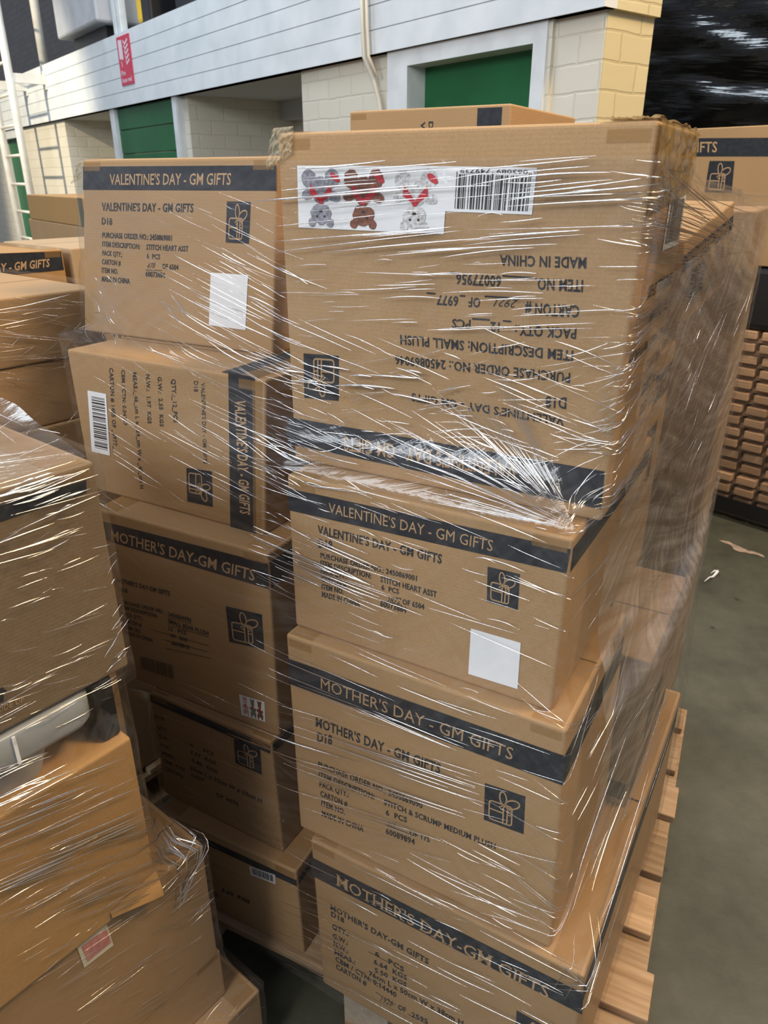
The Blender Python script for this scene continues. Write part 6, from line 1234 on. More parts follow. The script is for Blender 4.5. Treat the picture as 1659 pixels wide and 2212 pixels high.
    [-0.659, 1.403, -0.401, 1.463, 0.3], [-1.322, 1.198, -0.8, 1.083, 0.17], [-1.018, 1.149, -0.538, 1.062, 0.24], [-0.747, 1.028, -0.45, 0.978, 0.18], [-0.738, 0.971, -0.266, 0.882, 0.35],
    [-0.589, 1.072, 0.175, 0.92, 0.15], [-0.97, 1.025, -0.586, 0.945, 0.27], [-0.74, 0.983, -0.523, 0.938, 0.36], [-0.44, 1.069, 0.062, 0.973, 0.3], [-0.232, 0.896, 0.504, 0.592, 0.4],
    [-0.685, 1.009, -0.089, 0.861, 0.2], [-0.719, 1.074, -0.486, 1.032, 0.27], [-0.489, 0.999, 0.022, 0.895, 0.3], [-0.978, 0.995, -0.746, 0.946, 0.38], [-0.81, 0.994, -0.441, 0.921, 0.26],
    [-1.026, 1.175, -0.519, 1.081, 0.27], [-1.046, 1.048, -0.721, 0.969, 0.26], [-0.48, 0.922, 0.415, 0.615, 0.35], [-1.065, 1.143, -0.217, 0.991, 0.34], [-0.943, 1.091, -0.529, 1.01, 0.29],
    [-0.659, 1.044, -0.11, 0.934, 0.33], [-1.347, 1.209, -0.776, 1.078, 0.19], [-0.704, 0.977, -0.314, 0.894, 0.39], [-1.347, 1.143, -0.701, 0.981, 0.21], [-0.916, 0.979, -0.531, 0.901, 0.17],
    [-0.962, 1.005, -0.535, 0.908, 0.32], [-0.121, 0.975, 0.468, 0.767, 0.34], [-0.983, 1.021, -0.498, 0.905, 0.32], [-1.106, 1.071, -0.932, 1.027, 0.25], [-1.127, 1.056, -0.79, 0.982, 0.36],
    [-0.499, 0.951, 0.309, 0.707, 0.32], [-0.738, 1.066, -0.522, 1.026, 0.34], [-1.236, 1.122, -0.933, 1.046, 0.39], [-0.86, 1.003, -0.428, 0.899, 0.39], [-0.981, 1.061, -0.572, 0.977, 0.38],
    [-1.041, 1.062, -0.905, 1.026, 0.17], [-0.778, 0.971, -0.475, 0.908, 0.31], [-1.385, 1.008, -0.991, 0.933, 0.46], [-1.012, 1.028, -0.576, 1.014, 0.56], [-1.241, 1.002, -1.053, 0.981, 0.28],
    [-1.398, 1.137, -1.144, 1.122, 0.55], [-0.882, 0.954, -0.58, 0.932, 0.52], [-0.652, 0.907, -0.378, 0.893, 0.29], [-0.838, 0.741, -0.635, 0.692, 0.6], [-1.105, 0.825, -0.91, 0.817, 0.29],
    [-1.061, 0.931, -0.725, 0.915, 0.5], [-0.955, 0.892, -0.749, 0.864, 0.42], [-0.786, 0.91, -0.374, 0.847, 0.51], [-0.827, 0.896, -0.654, 0.888, 0.44], [-1.34, 0.924, -1.148, 0.899, 0.55],
    [-0.513, 0.918, 0.099, 0.903, 0.58], [-0.86, 0.957, -0.388, 0.925, 0.52], [-0.834, 0.972, -0.49, 0.941, 0.6], [-0.85, 0.936, -0.564, 0.927, 0.42], [-1.288, 1.127, -1.167, 1.13, 0.56],
    [-1.155, 0.98, -0.64, 0.931, 0.48], [-0.781, 0.898, -0.528, 0.893, 0.54], [-1.127, 0.984, -0.863, 0.944, 0.27], [-0.941, 0.928, -0.7, 0.91, 0.46], [-1.383, 1.094, -1.2, 1.1, 0.2],
    [-1.341, 0.915, -1.158, 0.902, 0.47], [-1.195, 0.896, -0.945, 0.853, 0.35], [-0.499, 0.894, -0.161, 0.843, 0.39], [-1.275, 1.082, -1.14, 1.093, 0.28], [-0.756, 1.009, -0.674, 1.009, 0.25],
    [-0.417, 0.569, -0.152, 0.55, 0.44], [-1.156, 0.917, -0.881, 0.897, 0.27], [-0.876, 0.982, -0.085, 0.92, 0.48], [-1.207, 0.982, -0.988, 0.974, 0.59], [-1.294, 1.04, -1.205, 1.043, 0.39],
    [-1.177, 1.094, -1.032, 1.099, 0.38], [-0.778, 0.943, -0.602, 0.929, 0.27], [-1.193, 1.048, -1.086, 1.067, 0.56], [-1.313, 1.073, -1.01, 1.011, 0.52], [-1.286, 0.983, -1.086, 0.981, 0.3],
    [-1.18, 0.459, -0.732, 0.254, 0.64], [-1.4, 0.911, -1.259, 0.973, 0.31], [-1.354, 0.793, -1.294, 0.807, 0.48], [-1.382, 0.59, -1.309, 0.624, 0.69], [-1.358, 0.478, -1.343, 0.553, 0.79],
    [-1.311, 0.601, -1.114, 0.616, 0.48], [-1.41, 0.567, -1.277, 0.639, 0.47], [-1.315, 0.748, -1.136, 0.828, 0.28], [-1.389, 0.491, -1.267, 0.569, 0.79], [-1.329, 0.481, -1.255, 0.496, 0.54],
    [-1.34, 0.47, -1.276, 0.511, 0.55], [-1.324, 0.764, -1.231, 0.785, 0.42], [-1.301, 0.868, -1.159, 0.893, 0.3], [-1.023, 0.594, -0.829, 0.586, 0.52], [-1.168, 0.356, -0.733, 0.259, 0.72],
    [-0.831, 0.598, -0.392, 0.585, 0.61], [-0.934, 0.568, -0.816, 0.559, 0.78], [-1.312, 0.865, -1.258, 0.889, 0.73], [-1.089, 0.792, -0.852, 0.811, 0.39], [-1.395, 0.865, -1.279, 0.947, 0.43],
    [-1.382, 0.525, -1.328, 0.575, 0.47], [-0.665, 0.581, -0.459, 0.567, 0.53], [-1.24, 0.602, -1.129, 0.624, 0.4], [-1.242, 0.883, -1.067, 0.904, 0.39], [-1.372, 0.586, -1.227, 0.634, 0.46],
    [-1.395, 0.694, -1.378, 0.783, 0.54], [-1.264, 0.558, -1.122, 0.553, 0.44], [-1.327, 0.52, -1.268, 0.517, 0.29], [-1.235, 0.494, -1.109, 0.452, 0.61], [-1.087, 0.546, -0.349, 0.19, 0.38],
    [-1.379, 0.48, -1.363, 0.546, 0.64], [-1.222, 0.624, -1.046, 0.618, 0.3], [-1.405, 0.469, -1.248, 0.562, 0.44], [-1.349, 0.653, -1.307, 0.662, 0.29], [-1.151, 0.802, -0.712, 0.819, 0.29],
    [-1.382, 0.94, -1.288, 0.936, 0.52], [-1.188, 0.413, -1.078, 0.372, 0.65], [-1.265, 0.648, -1.195, 0.698, 0.43], [-0.85, 0.554, -0.351, 0.555, 0.66], [-1.303, 0.862, -0.981, 0.934, 0.58],
    [-1.277, 0.802, -1.128, 0.89, 0.55], [-1.043, 0.594, -0.45, 0.64, 0.58], [-1.337, 0.461, -1.05, 0.488, 0.56], [-1.164, 0.558, -0.717, 0.573, 0.87], [-2.158, 1.343, -2.079, 1.344, 1.37],
    [-2.146, 1.332, -1.997, 1.329, 1.29], [-1.963, 1.358, -1.882, 1.361, 1.93], [-2.02, 1.341, -1.867, 1.347, 1.96], [-2.206, 1.339, -2.014, 1.339, 1.32], [-1.899, 1.363, -1.736, 1.367, 1.62],
    [-2.083, 1.367, -1.959, 1.366, 1.65], [-1.954, 1.346, -1.873, 1.344, 1.55], [-1.776, 1.376, -1.717, 1.374, 1.54], [-1.987, 1.345, -1.804, 1.349, 1.99], [-2.257, 1.356, -2.132, 1.354, 1.48],
    [-1.817, 1.342, -1.679, 1.336, 1.88], [-2.835, 1.432, -2.72, 1.401, 1.66], [-2.872, 1.42, -2.735, 1.386, 1.31], [-2.278, 1.094, -1.861, 1.074, 1.39], [-2.195, 1.055, -2.017, 1.045, 1.55],
    [-2.165, 1.08, -1.952, 1.073, 1.64], [-2.144, 1.091, -1.836, 1.072, 1.67], [-2.141, 1.072, -1.82, 1.057, 1.66], [-2.073, 1.119, -1.837, 1.099, 1.4], [-2.349, 0.722, -1.87, 0.755, 1.6],
    [-1.868, 0.726, -1.572, 0.742, 1.32], [-2.174, 0.681, -1.748, 0.699, 1.36], [-1.953, 0.783, -1.55, 0.803, 1.53], [-2.042, 0.764, -1.611, 0.78, 1.54], [-1.239, 0.582, -0.987, 0.638, 1.37],
    [-1.307, 0.628, -1.063, 0.798, 1.35], [-1.276, 0.553, -0.941, 0.559, 1.33], [-1.536, 1.579, -1.217, 1.593, 1.22], [-1.524, 1.588, -1.296, 1.603, 1.25], [-2.354, 1.578, -1.745, 1.597, 1.48],
    [-1.613, 1.601, -1.364, 1.614, 1.32], [-2.097, 1.587, -1.734, 1.601, 1.3], [-1.584, 1.545, -1.4, 1.556, 1.67], [-2.154, 1.62, -1.836, 1.628, 1.35], [-2.189, 1.594, -1.863, 1.603, 1.5],
    [-1.453, 1.257, -1.694, 1.359, 0.58], [-1.402, 1.232, -1.592, 1.352, 0.41], [-1.428, 1.28, -1.564, 1.409, 0.29], [-1.442, 1.242, -1.552, 1.273, 0.45], [-1.435, 1.229, -1.554, 1.228, 0.57],
    [-1.439, 1.265, -1.511, 1.312, 0.3], [-1.401, 1.23, -1.445, 1.253, 0.55], [-1.513, 1.239, -1.654, 1.249, 0.56], [-1.454, 1.237, -1.837, 1.286, 0.49], [-1.476, 1.236, -1.883, 1.267, 0.59],
    [-1.406, 1.245, -1.469, 1.312, 0.31], [-1.434, 1.231, -1.508, 1.235, 0.46], [-1.443, 1.229, -1.709, 1.223, 0.36], [-1.409, 1.242, -1.512, 1.326, 0.42], [-1.461, 1.271, -1.523, 1.306, 0.26],
    [-1.401, 1.231, -1.57, 1.343, 0.53], [-1.402, 1.23, -1.578, 1.263, 0.27], [-1.422, 1.231, -1.775, 1.253, 0.51], [-1.403, 1.245, -1.567, 1.406, 0.37], [-1.408, 1.233, -1.623, 1.306, 0.51],
    [-1.402, 1.233, -1.562, 1.353, 0.58], [-1.472, 1.231, -1.64, 1.236, 0.57], [-1.452, 1.239, -1.808, 1.297, 0.36], [-1.41, 1.232, -1.492, 1.244, 0.3], [-1.408, 1.236, -1.645, 1.361, 0.27],
    [-1.401, 1.249, -1.49, 1.358, 0.33], [-1.428, 1.243, -1.674, 1.342, 0.4], [-1.406, 1.229, -1.732, 1.232, 0.42], [-1.429, 1.265, -1.486, 1.312, 0.58], [-1.407, 1.234, -1.6, 1.324, 0.4],
    [-1.433, 1.231, -1.755, 1.245, 0.41], [-1.425, 1.288, -1.58, 1.451, 0.41], [-1.436, 1.241, -1.681, 1.313, 0.35], [-1.432, 1.237, -1.513, 1.255, 0.6], [-1.405, 1.253, -1.519, 1.376, 0.37],
    [-1.495, 1.232, -1.648, 1.235, 0.55], [-1.473, 1.243, -1.798, 1.301, 0.49], [-1.419, 1.242, -1.62, 1.342, 0.5], [-1.481, 1.241, -1.698, 1.267, 0.49], [-1.466, 1.239, -1.855, 1.289, 0.45],
    [-1.431, 1.229, -1.648, 1.226, 0.49], [-1.452, 1.244, -1.75, 1.323, 0.53], [-1.471, 1.242, -1.737, 1.287, 0.54], [-1.485, 1.244, -1.846, 1.306, 0.49], [-1.405, 1.255, -1.567, 1.427, 0.44],
    [-1.51, 1.236, -1.903, 1.257, 0.42], [-1.44, 1.257, -1.653, 1.365, 0.31], [-1.429, 1.258, -1.581, 1.358, 0.4], [-1.438, 1.25, -1.678, 1.353, 0.5], [-1.454, 1.229, -1.561, 1.229, 0.48],
    [-1.469, 1.236, -1.756, 1.26, 0.26], [-1.406, 1.232, -1.483, 1.253, 0.3], [-1.418, 1.232, -1.506, 1.245, 0.26], [-1.45, 1.245, -1.6, 1.285, 0.46], [-1.401, 1.229, -1.704, 1.259, 0.39],
    [-1.426, 1.23, -1.337, 1.252, 0.54], [-1.346, 1.245, -1.301, 1.267, 0.28], [-1.348, 1.24, -1.199, 1.238, 0.59], [-1.283, 1.227, -0.739, 1.136, 0.47], [-1.348, 1.244, -1.293, 1.269, 0.45],
    [-1.334, 1.226, -0.471, 1.078, 0.37], [-1.421, 1.223, -1.367, 1.231, 0.45], [-1.337, 1.239, -1.203, 1.23, 0.56], [-1.411, 1.234, -1.319, 1.257, 0.35], [-1.176, 1.192, -0.412, 1.067, 0.57],
    [-1.253, 1.24, -0.926, 1.2, 0.42], [-1.297, 1.263, -1.042, 1.242, 0.42], [-1.425, 1.23, -1.332, 1.255, 0.47], [-1.322, 1.251, -1.149, 1.246, 0.54], [-1.408, 1.238, -1.336, 1.279, 0.58],
    [-1.404, 1.232, -1.304, 1.233, 0.3], [-1.331, 1.223, -0.957, 1.143, 0.42], [-1.316, 1.24, -0.931, 1.193, 0.29], [-1.352, 1.233, -1.164, 1.209, 0.37], [-1.374, 1.242, -1.289, 1.277, 0.38],
    [-1.428, 1.22, -1.316, 1.235, 0.34], [-1.309, 1.257, -0.808, 1.217, 0.44], [-1.386, 1.244, -1.318, 1.303, 0.45], [-1.365, 1.235, -1.097, 1.205, 0.57], [-1.316, 1.258, -1.117, 1.253, 0.32],
    [-1.429, 1.225, -1.32, 1.265, 0.54], [0.036, 1.501, -1.146, 1.569, 0.69], [-0.192, 1.533, -0.957, 1.587, 0.57], [0.231, 1.477, -0.99, 1.535, 0.59], [0.142, 1.498, -0.704, 1.556, 0.71],
    [0.401, 1.465, -1.08, 1.578, 0.66], [0.205, 1.459, -1.214, 1.474, 0.62], [0.292, 1.486, -1.075, 1.604, 0.45], [-0.387, 1.548, -1.054, 1.596, 0.51], [0.381, 1.458, -1.042, 1.492, 0.35],
    [0.358, 1.463, -0.529, 1.504, 0.59], [0.267, 1.482, -1.281, 1.588, 0.52], [-0.298, 1.491, -1.31, 1.525, 0.77], [-0.657, 1.508, -1.187, 1.528, 0.38], [-0.926, 1.547, -1.34, 1.582, 0.58],
    [-0.426, 1.522, -1.219, 1.565, 0.43], [0.267, 1.482, -1.08, 1.572, 0.42], [0.197, 1.475, -1.266, 1.532, 0.66], [-0.607, 1.534, -1.183, 1.567, 0.35], [0.16, 1.464, -1.138, 1.488, 0.74],
    [-0.805, 1.525, -1.316, 1.552, 0.31], [0.24, 1.484, -0.624, 1.541, 0.78], [0.283, 1.478, -0.811, 1.547, 0.79], [0.254, 1.481, -1.277, 1.576, 0.61], [-0.04, 1.485, -1.051, 1.52, 0.61],
    [0.257, 1.47, -1.008, 1.517, 0.72], [-0.219, 1.514, -1.322, 1.581, 0.73], [-0.472, 1.515, -1.32, 1.558, 0.67], [0.385, 1.461, -0.538, 1.506, 0.4], [-0.139, 1.463, -1.309, 1.47, 0.68],
    [-0.658, 1.461, -1.3, 1.463, 0.61], [0.303, 1.469, -1.057, 1.529, 0.38], [-0.063, 1.472, -1.117, 1.493, 0.74], [0.099, 1.468, -0.929, 1.488, 0.38], [-0.273, 1.488, -1.145, 1.514, 0.32],
    [-0.792, 1.576, -1.306, 1.624, 0.64], [-0.949, 1.554, -1.337, 1.59, 0.36], [-0.616, 1.535, -1.283, 1.577, 0.66], [0.407, 1.456, -0.57, 1.483, 0.42], [-0.832, 1.475, -1.316, 1.477, 0.48],
    [0.052, 1.479, -1.17, 1.519, 0.67], [0.114, 1.496, -0.877, 1.555, 0.64], [-0.099, 1.529, -1.213, 1.615, 0.79], [-0.529, 1.461, -1.063, 1.464, 0.51], [-0.817, 1.469, -1.324, 1.464, 0.56],
    [0.34, 1.464, -0.575, 1.503, 0.75], [0.358, 1.465, -1.301, 1.552, 0.42], [0.375, 1.456, -0.764, 1.47, 0.43], [0.365, 1.463, -0.849, 1.518, 0.32], [-0.199, 1.539, -0.95, 1.597, 0.5],
    [-0.025, 1.495, -0.912, 1.535, 0.35], [-0.517, 1.519, -1.356, 1.567, 0.73], [-0.343, 1.484, -0.996, 1.499, 0.54], [-0.562, 1.523, -1.302, 1.564, 0.66], [-0.145, 1.53, -1.054, 1.595, 0.71],
    [0.026, 1.474, -0.869, 1.497, 0.34], [0.011, 1.507, -1.306, 1.596, 0.36], [0.347, 1.457, -0.646, 1.473, 0.51], [0.352, 1.468, -0.795, 1.535, 0.65], [0.121, 1.46, -0.799, 1.47, 0.49],
    [0.069, 1.465, -1.058, 1.482, 0.68], [-0.608, 1.524, -1.356, 1.57, 0.68], [-0.829, 1.536, -1.329, 1.569, 0.63], [-0.098, 1.481, -1.315, 1.515, 0.37], [0.143, 1.461, -0.755, 1.472, 0.64],
    [-0.721, 1.5, -1.212, 1.517, 0.58], [0.306, 1.456, -0.392, 1.463, 0.48], [-0.432, 1.544, -1.334, 1.626, 0.42], [-0.046, 1.49, -1.155, 1.534, 0.31], [-0.707, 1.531, -1.358, 1.576, 0.35],
    [-0.69, 1.525, -1.263, 1.555, 0.52], [0.308, 1.483, -1.128, 1.606, 0.46], [-0.122, 1.528, -1.14, 1.603, 0.52], [-0.353, 1.531, -1.336, 1.607, 0.78], [-0.82, 1.538, -1.277, 1.566, 0.51],
    [0.404, 1.455, -1.19, 1.475, 0.59], [-0.156, 1.499, -1.329, 1.553, 0.41], [-0.404, 1.491, -1.171, 1.514, 0.48], [-0.058, 1.511, -1.038, 1.569, 0.42],
]
G['SN'] = [
    [-0.135, 1.289, -0.001, 1.295, 0.33], [-0.04, 1.291, 0.059, 1.295, 0.35], [-0.094, 1.226, -0.015, 1.228, 0.65], [-0.115, 1.213, -0.033, 1.217, 0.47], [-0.222, 1.303, -0.06, 1.304, 0.68],
    [-0.094, 1.256, -0.041, 1.255, 0.42], [-0.037, 1.283, 0.017, 1.284, 0.76], [-0.251, 1.293, -0.059, 1.293, 0.63], [-0.195, 1.227, 0.012, 1.226, 0.44], [-0.064, 1.246, 0.022, 1.244, 0.55],
    [-0.223, 1.248, 0.075, 1.259, 0.71], [-0.383, 1.241, -0.07, 1.243, 0.78], [-0.097, 1.267, 0.001, 1.267, 0.43], [-0.17, 1.284, -0.114, 1.284, 0.39], [-0.214, 1.284, -0.118, 1.285, 0.45],
    [-0.12, 1.271, -0.008, 1.273, 0.9], [-0.05, 1.255, 0.006, 1.256, 0.8], [-0.263, 1.308, 0.026, 1.309, 0.39], [-0.169, 1.284, 0.057, 1.294, 0.77], [-0.233, 1.287, 0.08, 1.284, 0.79],
    [-0.264, 1.295, -0.121, 1.294, 0.86], [-0.254, 1.293, -0.002, 1.295, 0.69], [-0.201, 1.269, 0.097, 1.262, 0.4], [-0.317, 1.22, -0.082, 1.212, 0.59], [-0.04, 1.144, 0.055, 1.135, 0.21],
    [-0.214, 1.193, -0.13, 1.19, 0.43], [-0.22, 1.155, -0.125, 1.155, 0.43], [-0.056, 1.221, 0.027, 1.215, 0.27], [-0.178, 1.076, -0.056, 1.073, 0.41], [-0.114, 1.054, -0.051, 1.053, 0.51],
    [-0.191, 1.113, 0.027, 1.1, 0.38], [-0.1, 1.109, 0.039, 1.112, 0.39], [-0.169, 1.022, -0.024, 1.01, 0.23], [-0.233, 1.227, -0.05, 1.223, 0.56], [-0.323, 1.108, -0.198, 1.096, 0.29],
    [-0.282, 1.161, -0.163, 1.159, 0.49], [-0.35, 1.148, -0.257, 1.143, 0.33], [-0.063, 1.11, 0.016, 1.105, 0.24], [-0.187, 1.222, -0.062, 1.238, 0.25], [-0.241, 1.045, -0.083, 1.03, 0.43],
    [0.023, 1.194, 0.076, 1.19, 0.37], [-0.441, 1.073, -0.233, 1.053, 0.23], [-0.185, 1.212, -0.081, 1.212, 0.22], [-0.24, 1.181, -0.128, 1.18, 0.32], [-0.072, 1.187, -0.011, 1.188, 0.49],
    [-0.092, 1.182, 0.045, 1.182, 0.24], [-0.123, 1.162, -0.079, 1.158, 0.3], [-0.295, 1.229, -0.066, 1.226, 0.47], [-0.188, 1.19, -0.096, 1.188, 0.31], [-0.161, 1.163, -0.119, 1.165, 0.28],
    [-0.051, 1.222, 0.004, 1.223, 0.36], [-0.257, 1.243, -0.185, 1.248, 0.5], [-0.116, 1.06, 0.049, 1.059, 0.33], [-0.111, 1.062, 0.015, 1.055, 0.41], [-0.554, 0.747, -0.109, 0.714, 0.79],
    [-0.186, 0.851, -0.097, 0.843, 0.58], [-0.708, 0.804, -0.395, 0.782, 0.67], [-0.769, 0.825, -0.426, 0.803, 0.7], [-0.272, 0.901, -0.016, 0.877, 0.82], [-0.689, 0.818, -0.267, 0.778, 0.6],
    [-0.511, 0.789, -0.135, 0.754, 0.45], [-0.566, 0.802, -0.341, 0.782, 0.36], [-0.652, 0.925, -0.306, 0.91, 0.69], [-0.39, 0.833, -0.205, 0.819, 0.48], [-0.132, 0.629, -0.022, 0.608, 0.64],
    [-0.52, 0.911, -0.209, 0.904, 0.73], [-0.633, 0.868, -0.323, 0.842, 0.93], [-0.321, 0.858, 0.028, 0.832, 0.37], [-0.657, 0.889, -0.439, 0.871, 0.56], [-0.24, 0.708, 0.156, 0.633, 1.0],
    [-0.314, 0.842, -0.115, 0.821, 0.38], [-0.686, 0.805, -0.419, 0.78, 0.68], [-0.68, 0.901, -0.178, 0.859, 0.88], [-0.484, 0.714, -0.058, 0.662, 0.83], [-0.484, 0.774, -0.206, 0.746, 0.38],
    [-0.544, 0.822, -0.328, 0.799, 0.61], [-0.505, 0.928, -0.291, 0.921, 0.94], [-0.07, 0.753, 0.177, 0.688, 0.41], [-0.373, 0.923, -0.23, 0.921, 0.84], [-0.44, 0.852, -0.189, 0.835, 0.57],
    [-0.627, 0.92, -0.334, 0.912, 0.91], [-0.489, 0.907, -0.314, 0.895, 0.64], [-0.204, 0.669, 0.051, 0.617, 0.93], [-0.36, 0.801, -0.254, 0.79, 0.95], [-0.324, 0.694, 0.008, 0.645, 0.69],
    [-0.437, 0.7, -0.056, 0.646, 0.85], [-0.382, 0.812, -0.235, 0.799, 0.77], [-0.423, 0.926, -0.235, 0.911, 0.8], [-0.538, 0.947, -0.249, 0.937, 0.74], [-0.669, 0.925, -0.354, 0.909, 0.77],
    [-0.146, 0.769, -0.007, 0.747, 0.55], [-0.689, 0.886, -0.392, 0.868, 0.52], [-0.313, 0.689, -0.179, 0.672, 0.79], [-0.669, 0.806, -0.315, 0.767, 0.48], [-0.106, 0.753, 0.019, 0.73, 0.62],
    [-0.33, 0.687, -0.178, 0.666, 0.44], [-0.574, 0.963, -0.278, 0.938, 0.92], [-0.407, 0.677, -0.045, 0.62, 0.84], [-0.669, 0.852, -0.457, 0.828, 0.57], [-0.441, 0.954, -0.257, 0.944, 0.98],
    [-0.636, 0.897, -0.201, 0.868, 0.63], [-0.665, 0.889, -0.374, 0.866, 0.93], [-0.727, 0.909, -0.312, 0.877, 0.38], [-0.599, 0.957, -0.263, 0.943, 0.57], [-0.612, 0.748, -0.346, 0.731, 0.82],
    [-0.41, 0.892, -0.281, 0.881, 0.96], [-0.649, 0.93, -0.327, 0.921, 0.97], [-0.428, 0.894, -0.191, 0.875, 0.87], [-0.385, 0.716, -0.012, 0.669, 0.56], [-0.485, 0.878, -0.233, 0.857, 0.51],
    [-0.542, 0.964, -0.286, 0.945, 0.99], [-0.205, 0.636, -0.066, 0.611, 0.81], [-0.401, 0.891, -0.15, 0.869, 0.79], [-0.309, 0.702, -0.075, 0.669, 0.72], [-0.461, 0.782, -0.309, 0.768, 0.51],
    [-0.663, 0.78, -0.405, 0.769, 0.68], [-0.69, 0.806, -0.259, 0.751, 0.42], [-0.589, 0.768, -0.104, 0.709, 0.43], [-0.723, 0.769, -0.329, 0.727, 0.59], [-0.187, 0.781, 0.02, 0.753, 0.74],
    [-0.258, 0.866, -0.1, 0.854, 0.48], [-0.55, 0.646, -0.369, 0.631, 0.4], [-0.529, 0.706, -0.376, 0.7, 0.36], [-0.567, 0.762, -0.393, 0.755, 0.25], [-0.286, 0.613, -0.162, 0.605, 0.49],
    [-0.507, 0.648, -0.344, 0.624, 0.31], [-0.546, 0.62, -0.465, 0.624, 0.47], [-0.508, 0.565, -0.277, 0.551, 0.2], [-0.423, 0.592, -0.203, 0.567, 0.39], [-0.437, 0.638, -0.34, 0.64, 0.23],
    [-0.477, 0.558, -0.226, 0.537, 0.24], [-0.203, 0.43, -0.067, 0.408, 0.47], [-0.363, 0.526, -0.208, 0.513, 0.27], [-0.516, 0.565, -0.293, 0.545, 0.36], [-0.415, 0.719, -0.257, 0.706, 0.47],
    [-0.64, 0.682, -0.47, 0.672, 0.38], [-0.394, 0.593, -0.244, 0.581, 0.37], [-0.478, 0.613, -0.296, 0.591, 0.35], [-0.615, 0.617, -0.367, 0.6, 0.25], [-0.346, 0.708, -0.236, 0.698, 0.35],
    [-0.628, 0.667, -0.505, 0.658, 0.43], [-0.353, 0.714, -0.186, 0.703, 0.46], [-0.182, 0.477, 0.008, 0.457, 0.49], [-0.488, 0.524, -0.25, 0.5, 0.22], [-0.509, 0.592, -0.357, 0.592, 0.28],
    [-0.254, 0.653, -0.035, 0.638, 0.35], [-0.403, 0.742, -0.306, 0.734, 0.48], [0.03, 1.03, 0.086, 1.035, 0.55], [0.0, 1.015, 0.052, 1.024, 0.6], [0.063, 1.172, 0.091, 1.177, 0.34],
    [0.049, 1.075, 0.082, 1.088, 0.25], [0.052, 1.062, 0.094, 1.076, 0.49], [0.039, 1.027, 0.057, 1.033, 0.22], [0.039, 1.072, 0.078, 1.085, 0.32], [0.001, 1.038, 0.052, 1.053, 0.29],
    [0.062, 1.136, 0.076, 1.142, 0.5], [0.043, 1.027, 0.069, 1.037, 0.56], [0.045, 1.073, 0.077, 1.078, 0.24], [0.058, 1.152, 0.092, 1.167, 0.21], [0.047, 1.09, 0.082, 1.103, 0.31],
    [0.037, 1.07, 0.069, 1.058, 0.45], [0.013, 1.041, 0.062, 1.064, 0.36], [0.052, 1.024, 0.077, 1.032, 0.21], [-0.007, 0.643, 0.205, 0.624, 0.36], [0.003, 0.612, 0.195, 0.536, 0.54],
    [0.061, 0.62, 0.148, 0.615, 0.33], [0.07, 0.519, 0.138, 0.527, 0.46], [0.013, 0.652, 0.167, 0.63, 0.32], [-0.014, 0.695, 0.194, 0.6, 0.3], [-0.013, 0.525, 0.165, 0.45, 0.45],
    [0.009, 0.587, 0.075, 0.575, 0.43], [0.121, 0.513, 0.225, 0.492, 0.46], [-0.037, 0.611, 0.111, 0.568, 0.51], [0.146, 0.561, 0.215, 0.558, 0.65], [0.112, 0.61, 0.197, 0.606, 0.55],
    [0.074, 0.488, 0.133, 0.469, 0.67], [0.148, 0.642, 0.219, 0.614, 0.57], [0.065, 0.533, 0.178, 0.553, 0.34], [0.097, 0.6, 0.216, 0.553, 0.69], [0.152, 0.649, 0.229, 0.626, 0.44],
    [0.125, 0.591, 0.199, 0.575, 0.58], [0.109, 0.495, 0.216, 0.469, 0.5], [-0.004, 0.521, 0.103, 0.494, 0.46], [0.024, 0.589, 0.095, 0.594, 0.41], [0.132, 0.603, 0.203, 0.586, 0.47],
    [0.02, 0.589, 0.166, 0.523, 0.28], [0.126, 0.457, 0.211, 0.457, 0.62], [-0.015, 0.662, 0.191, 0.626, 0.32], [0.157, 0.469, 0.219, 0.475, 0.55], [0.065, 0.522, 0.174, 0.52, 0.36],
    [0.004, 0.618, 0.06, 0.613, 0.31], [0.026, 0.616, 0.194, 0.536, 0.46], [0.065, 0.543, 0.196, 0.521, 0.44], [0.038, 0.603, 0.178, 0.542, 0.45], [0.016, 0.593, 0.175, 0.552, 0.48],
    [-0.03, 0.601, 0.148, 0.597, 0.61], [0.052, 0.623, 0.153, 0.617, 0.27], [0.119, 0.471, 0.181, 0.475, 0.39], [-0.058, 0.677, 0.219, 0.636, 0.66], [0.087, 0.532, 0.197, 0.542, 0.52],
    [0.114, 0.616, 0.226, 0.599, 0.33], [-0.08, 0.571, 0.107, 0.557, 0.42], [0.135, 0.485, 0.212, 0.478, 0.39], [0.036, 0.573, 0.162, 0.533, 0.51], [-0.047, 0.707, 0.216, 0.629, 0.26],
    [-0.015, 0.574, 0.196, 0.558, 0.46], [0.126, 0.641, 0.234, 0.622, 0.25], [0.001, 0.704, 0.289, 0.627, 0.27], [0.08, 0.525, 0.203, 0.507, 0.57], [-0.044, 0.746, 0.214, 0.628, 0.29],
    [-0.271, 0.463, -0.113, 0.448, 0.35], [-0.109, 0.478, 0.05, 0.459, 0.52], [-0.256, 0.47, -0.057, 0.459, 0.58], [0.013, 0.399, 0.101, 0.382, 0.59], [-0.088, 0.361, 0.071, 0.328, 0.44],
    [-0.288, 0.537, -0.042, 0.516, 0.47], [-0.172, 0.368, 0.041, 0.333, 0.37], [-0.151, 0.385, 0.029, 0.361, 0.53], [-0.039, 0.323, 0.115, 0.291, 0.47], [0.082, 0.424, 0.164, 0.415, 0.52],
    [-0.376, 0.481, -0.135, 0.465, 0.39], [-0.36, 0.602, -0.085, 0.589, 0.38], [-0.431, 0.487, -0.215, 0.478, 0.55], [-0.132, 0.476, 0.019, 0.464, 0.28], [-0.346, 0.493, -0.168, 0.482, 0.26],
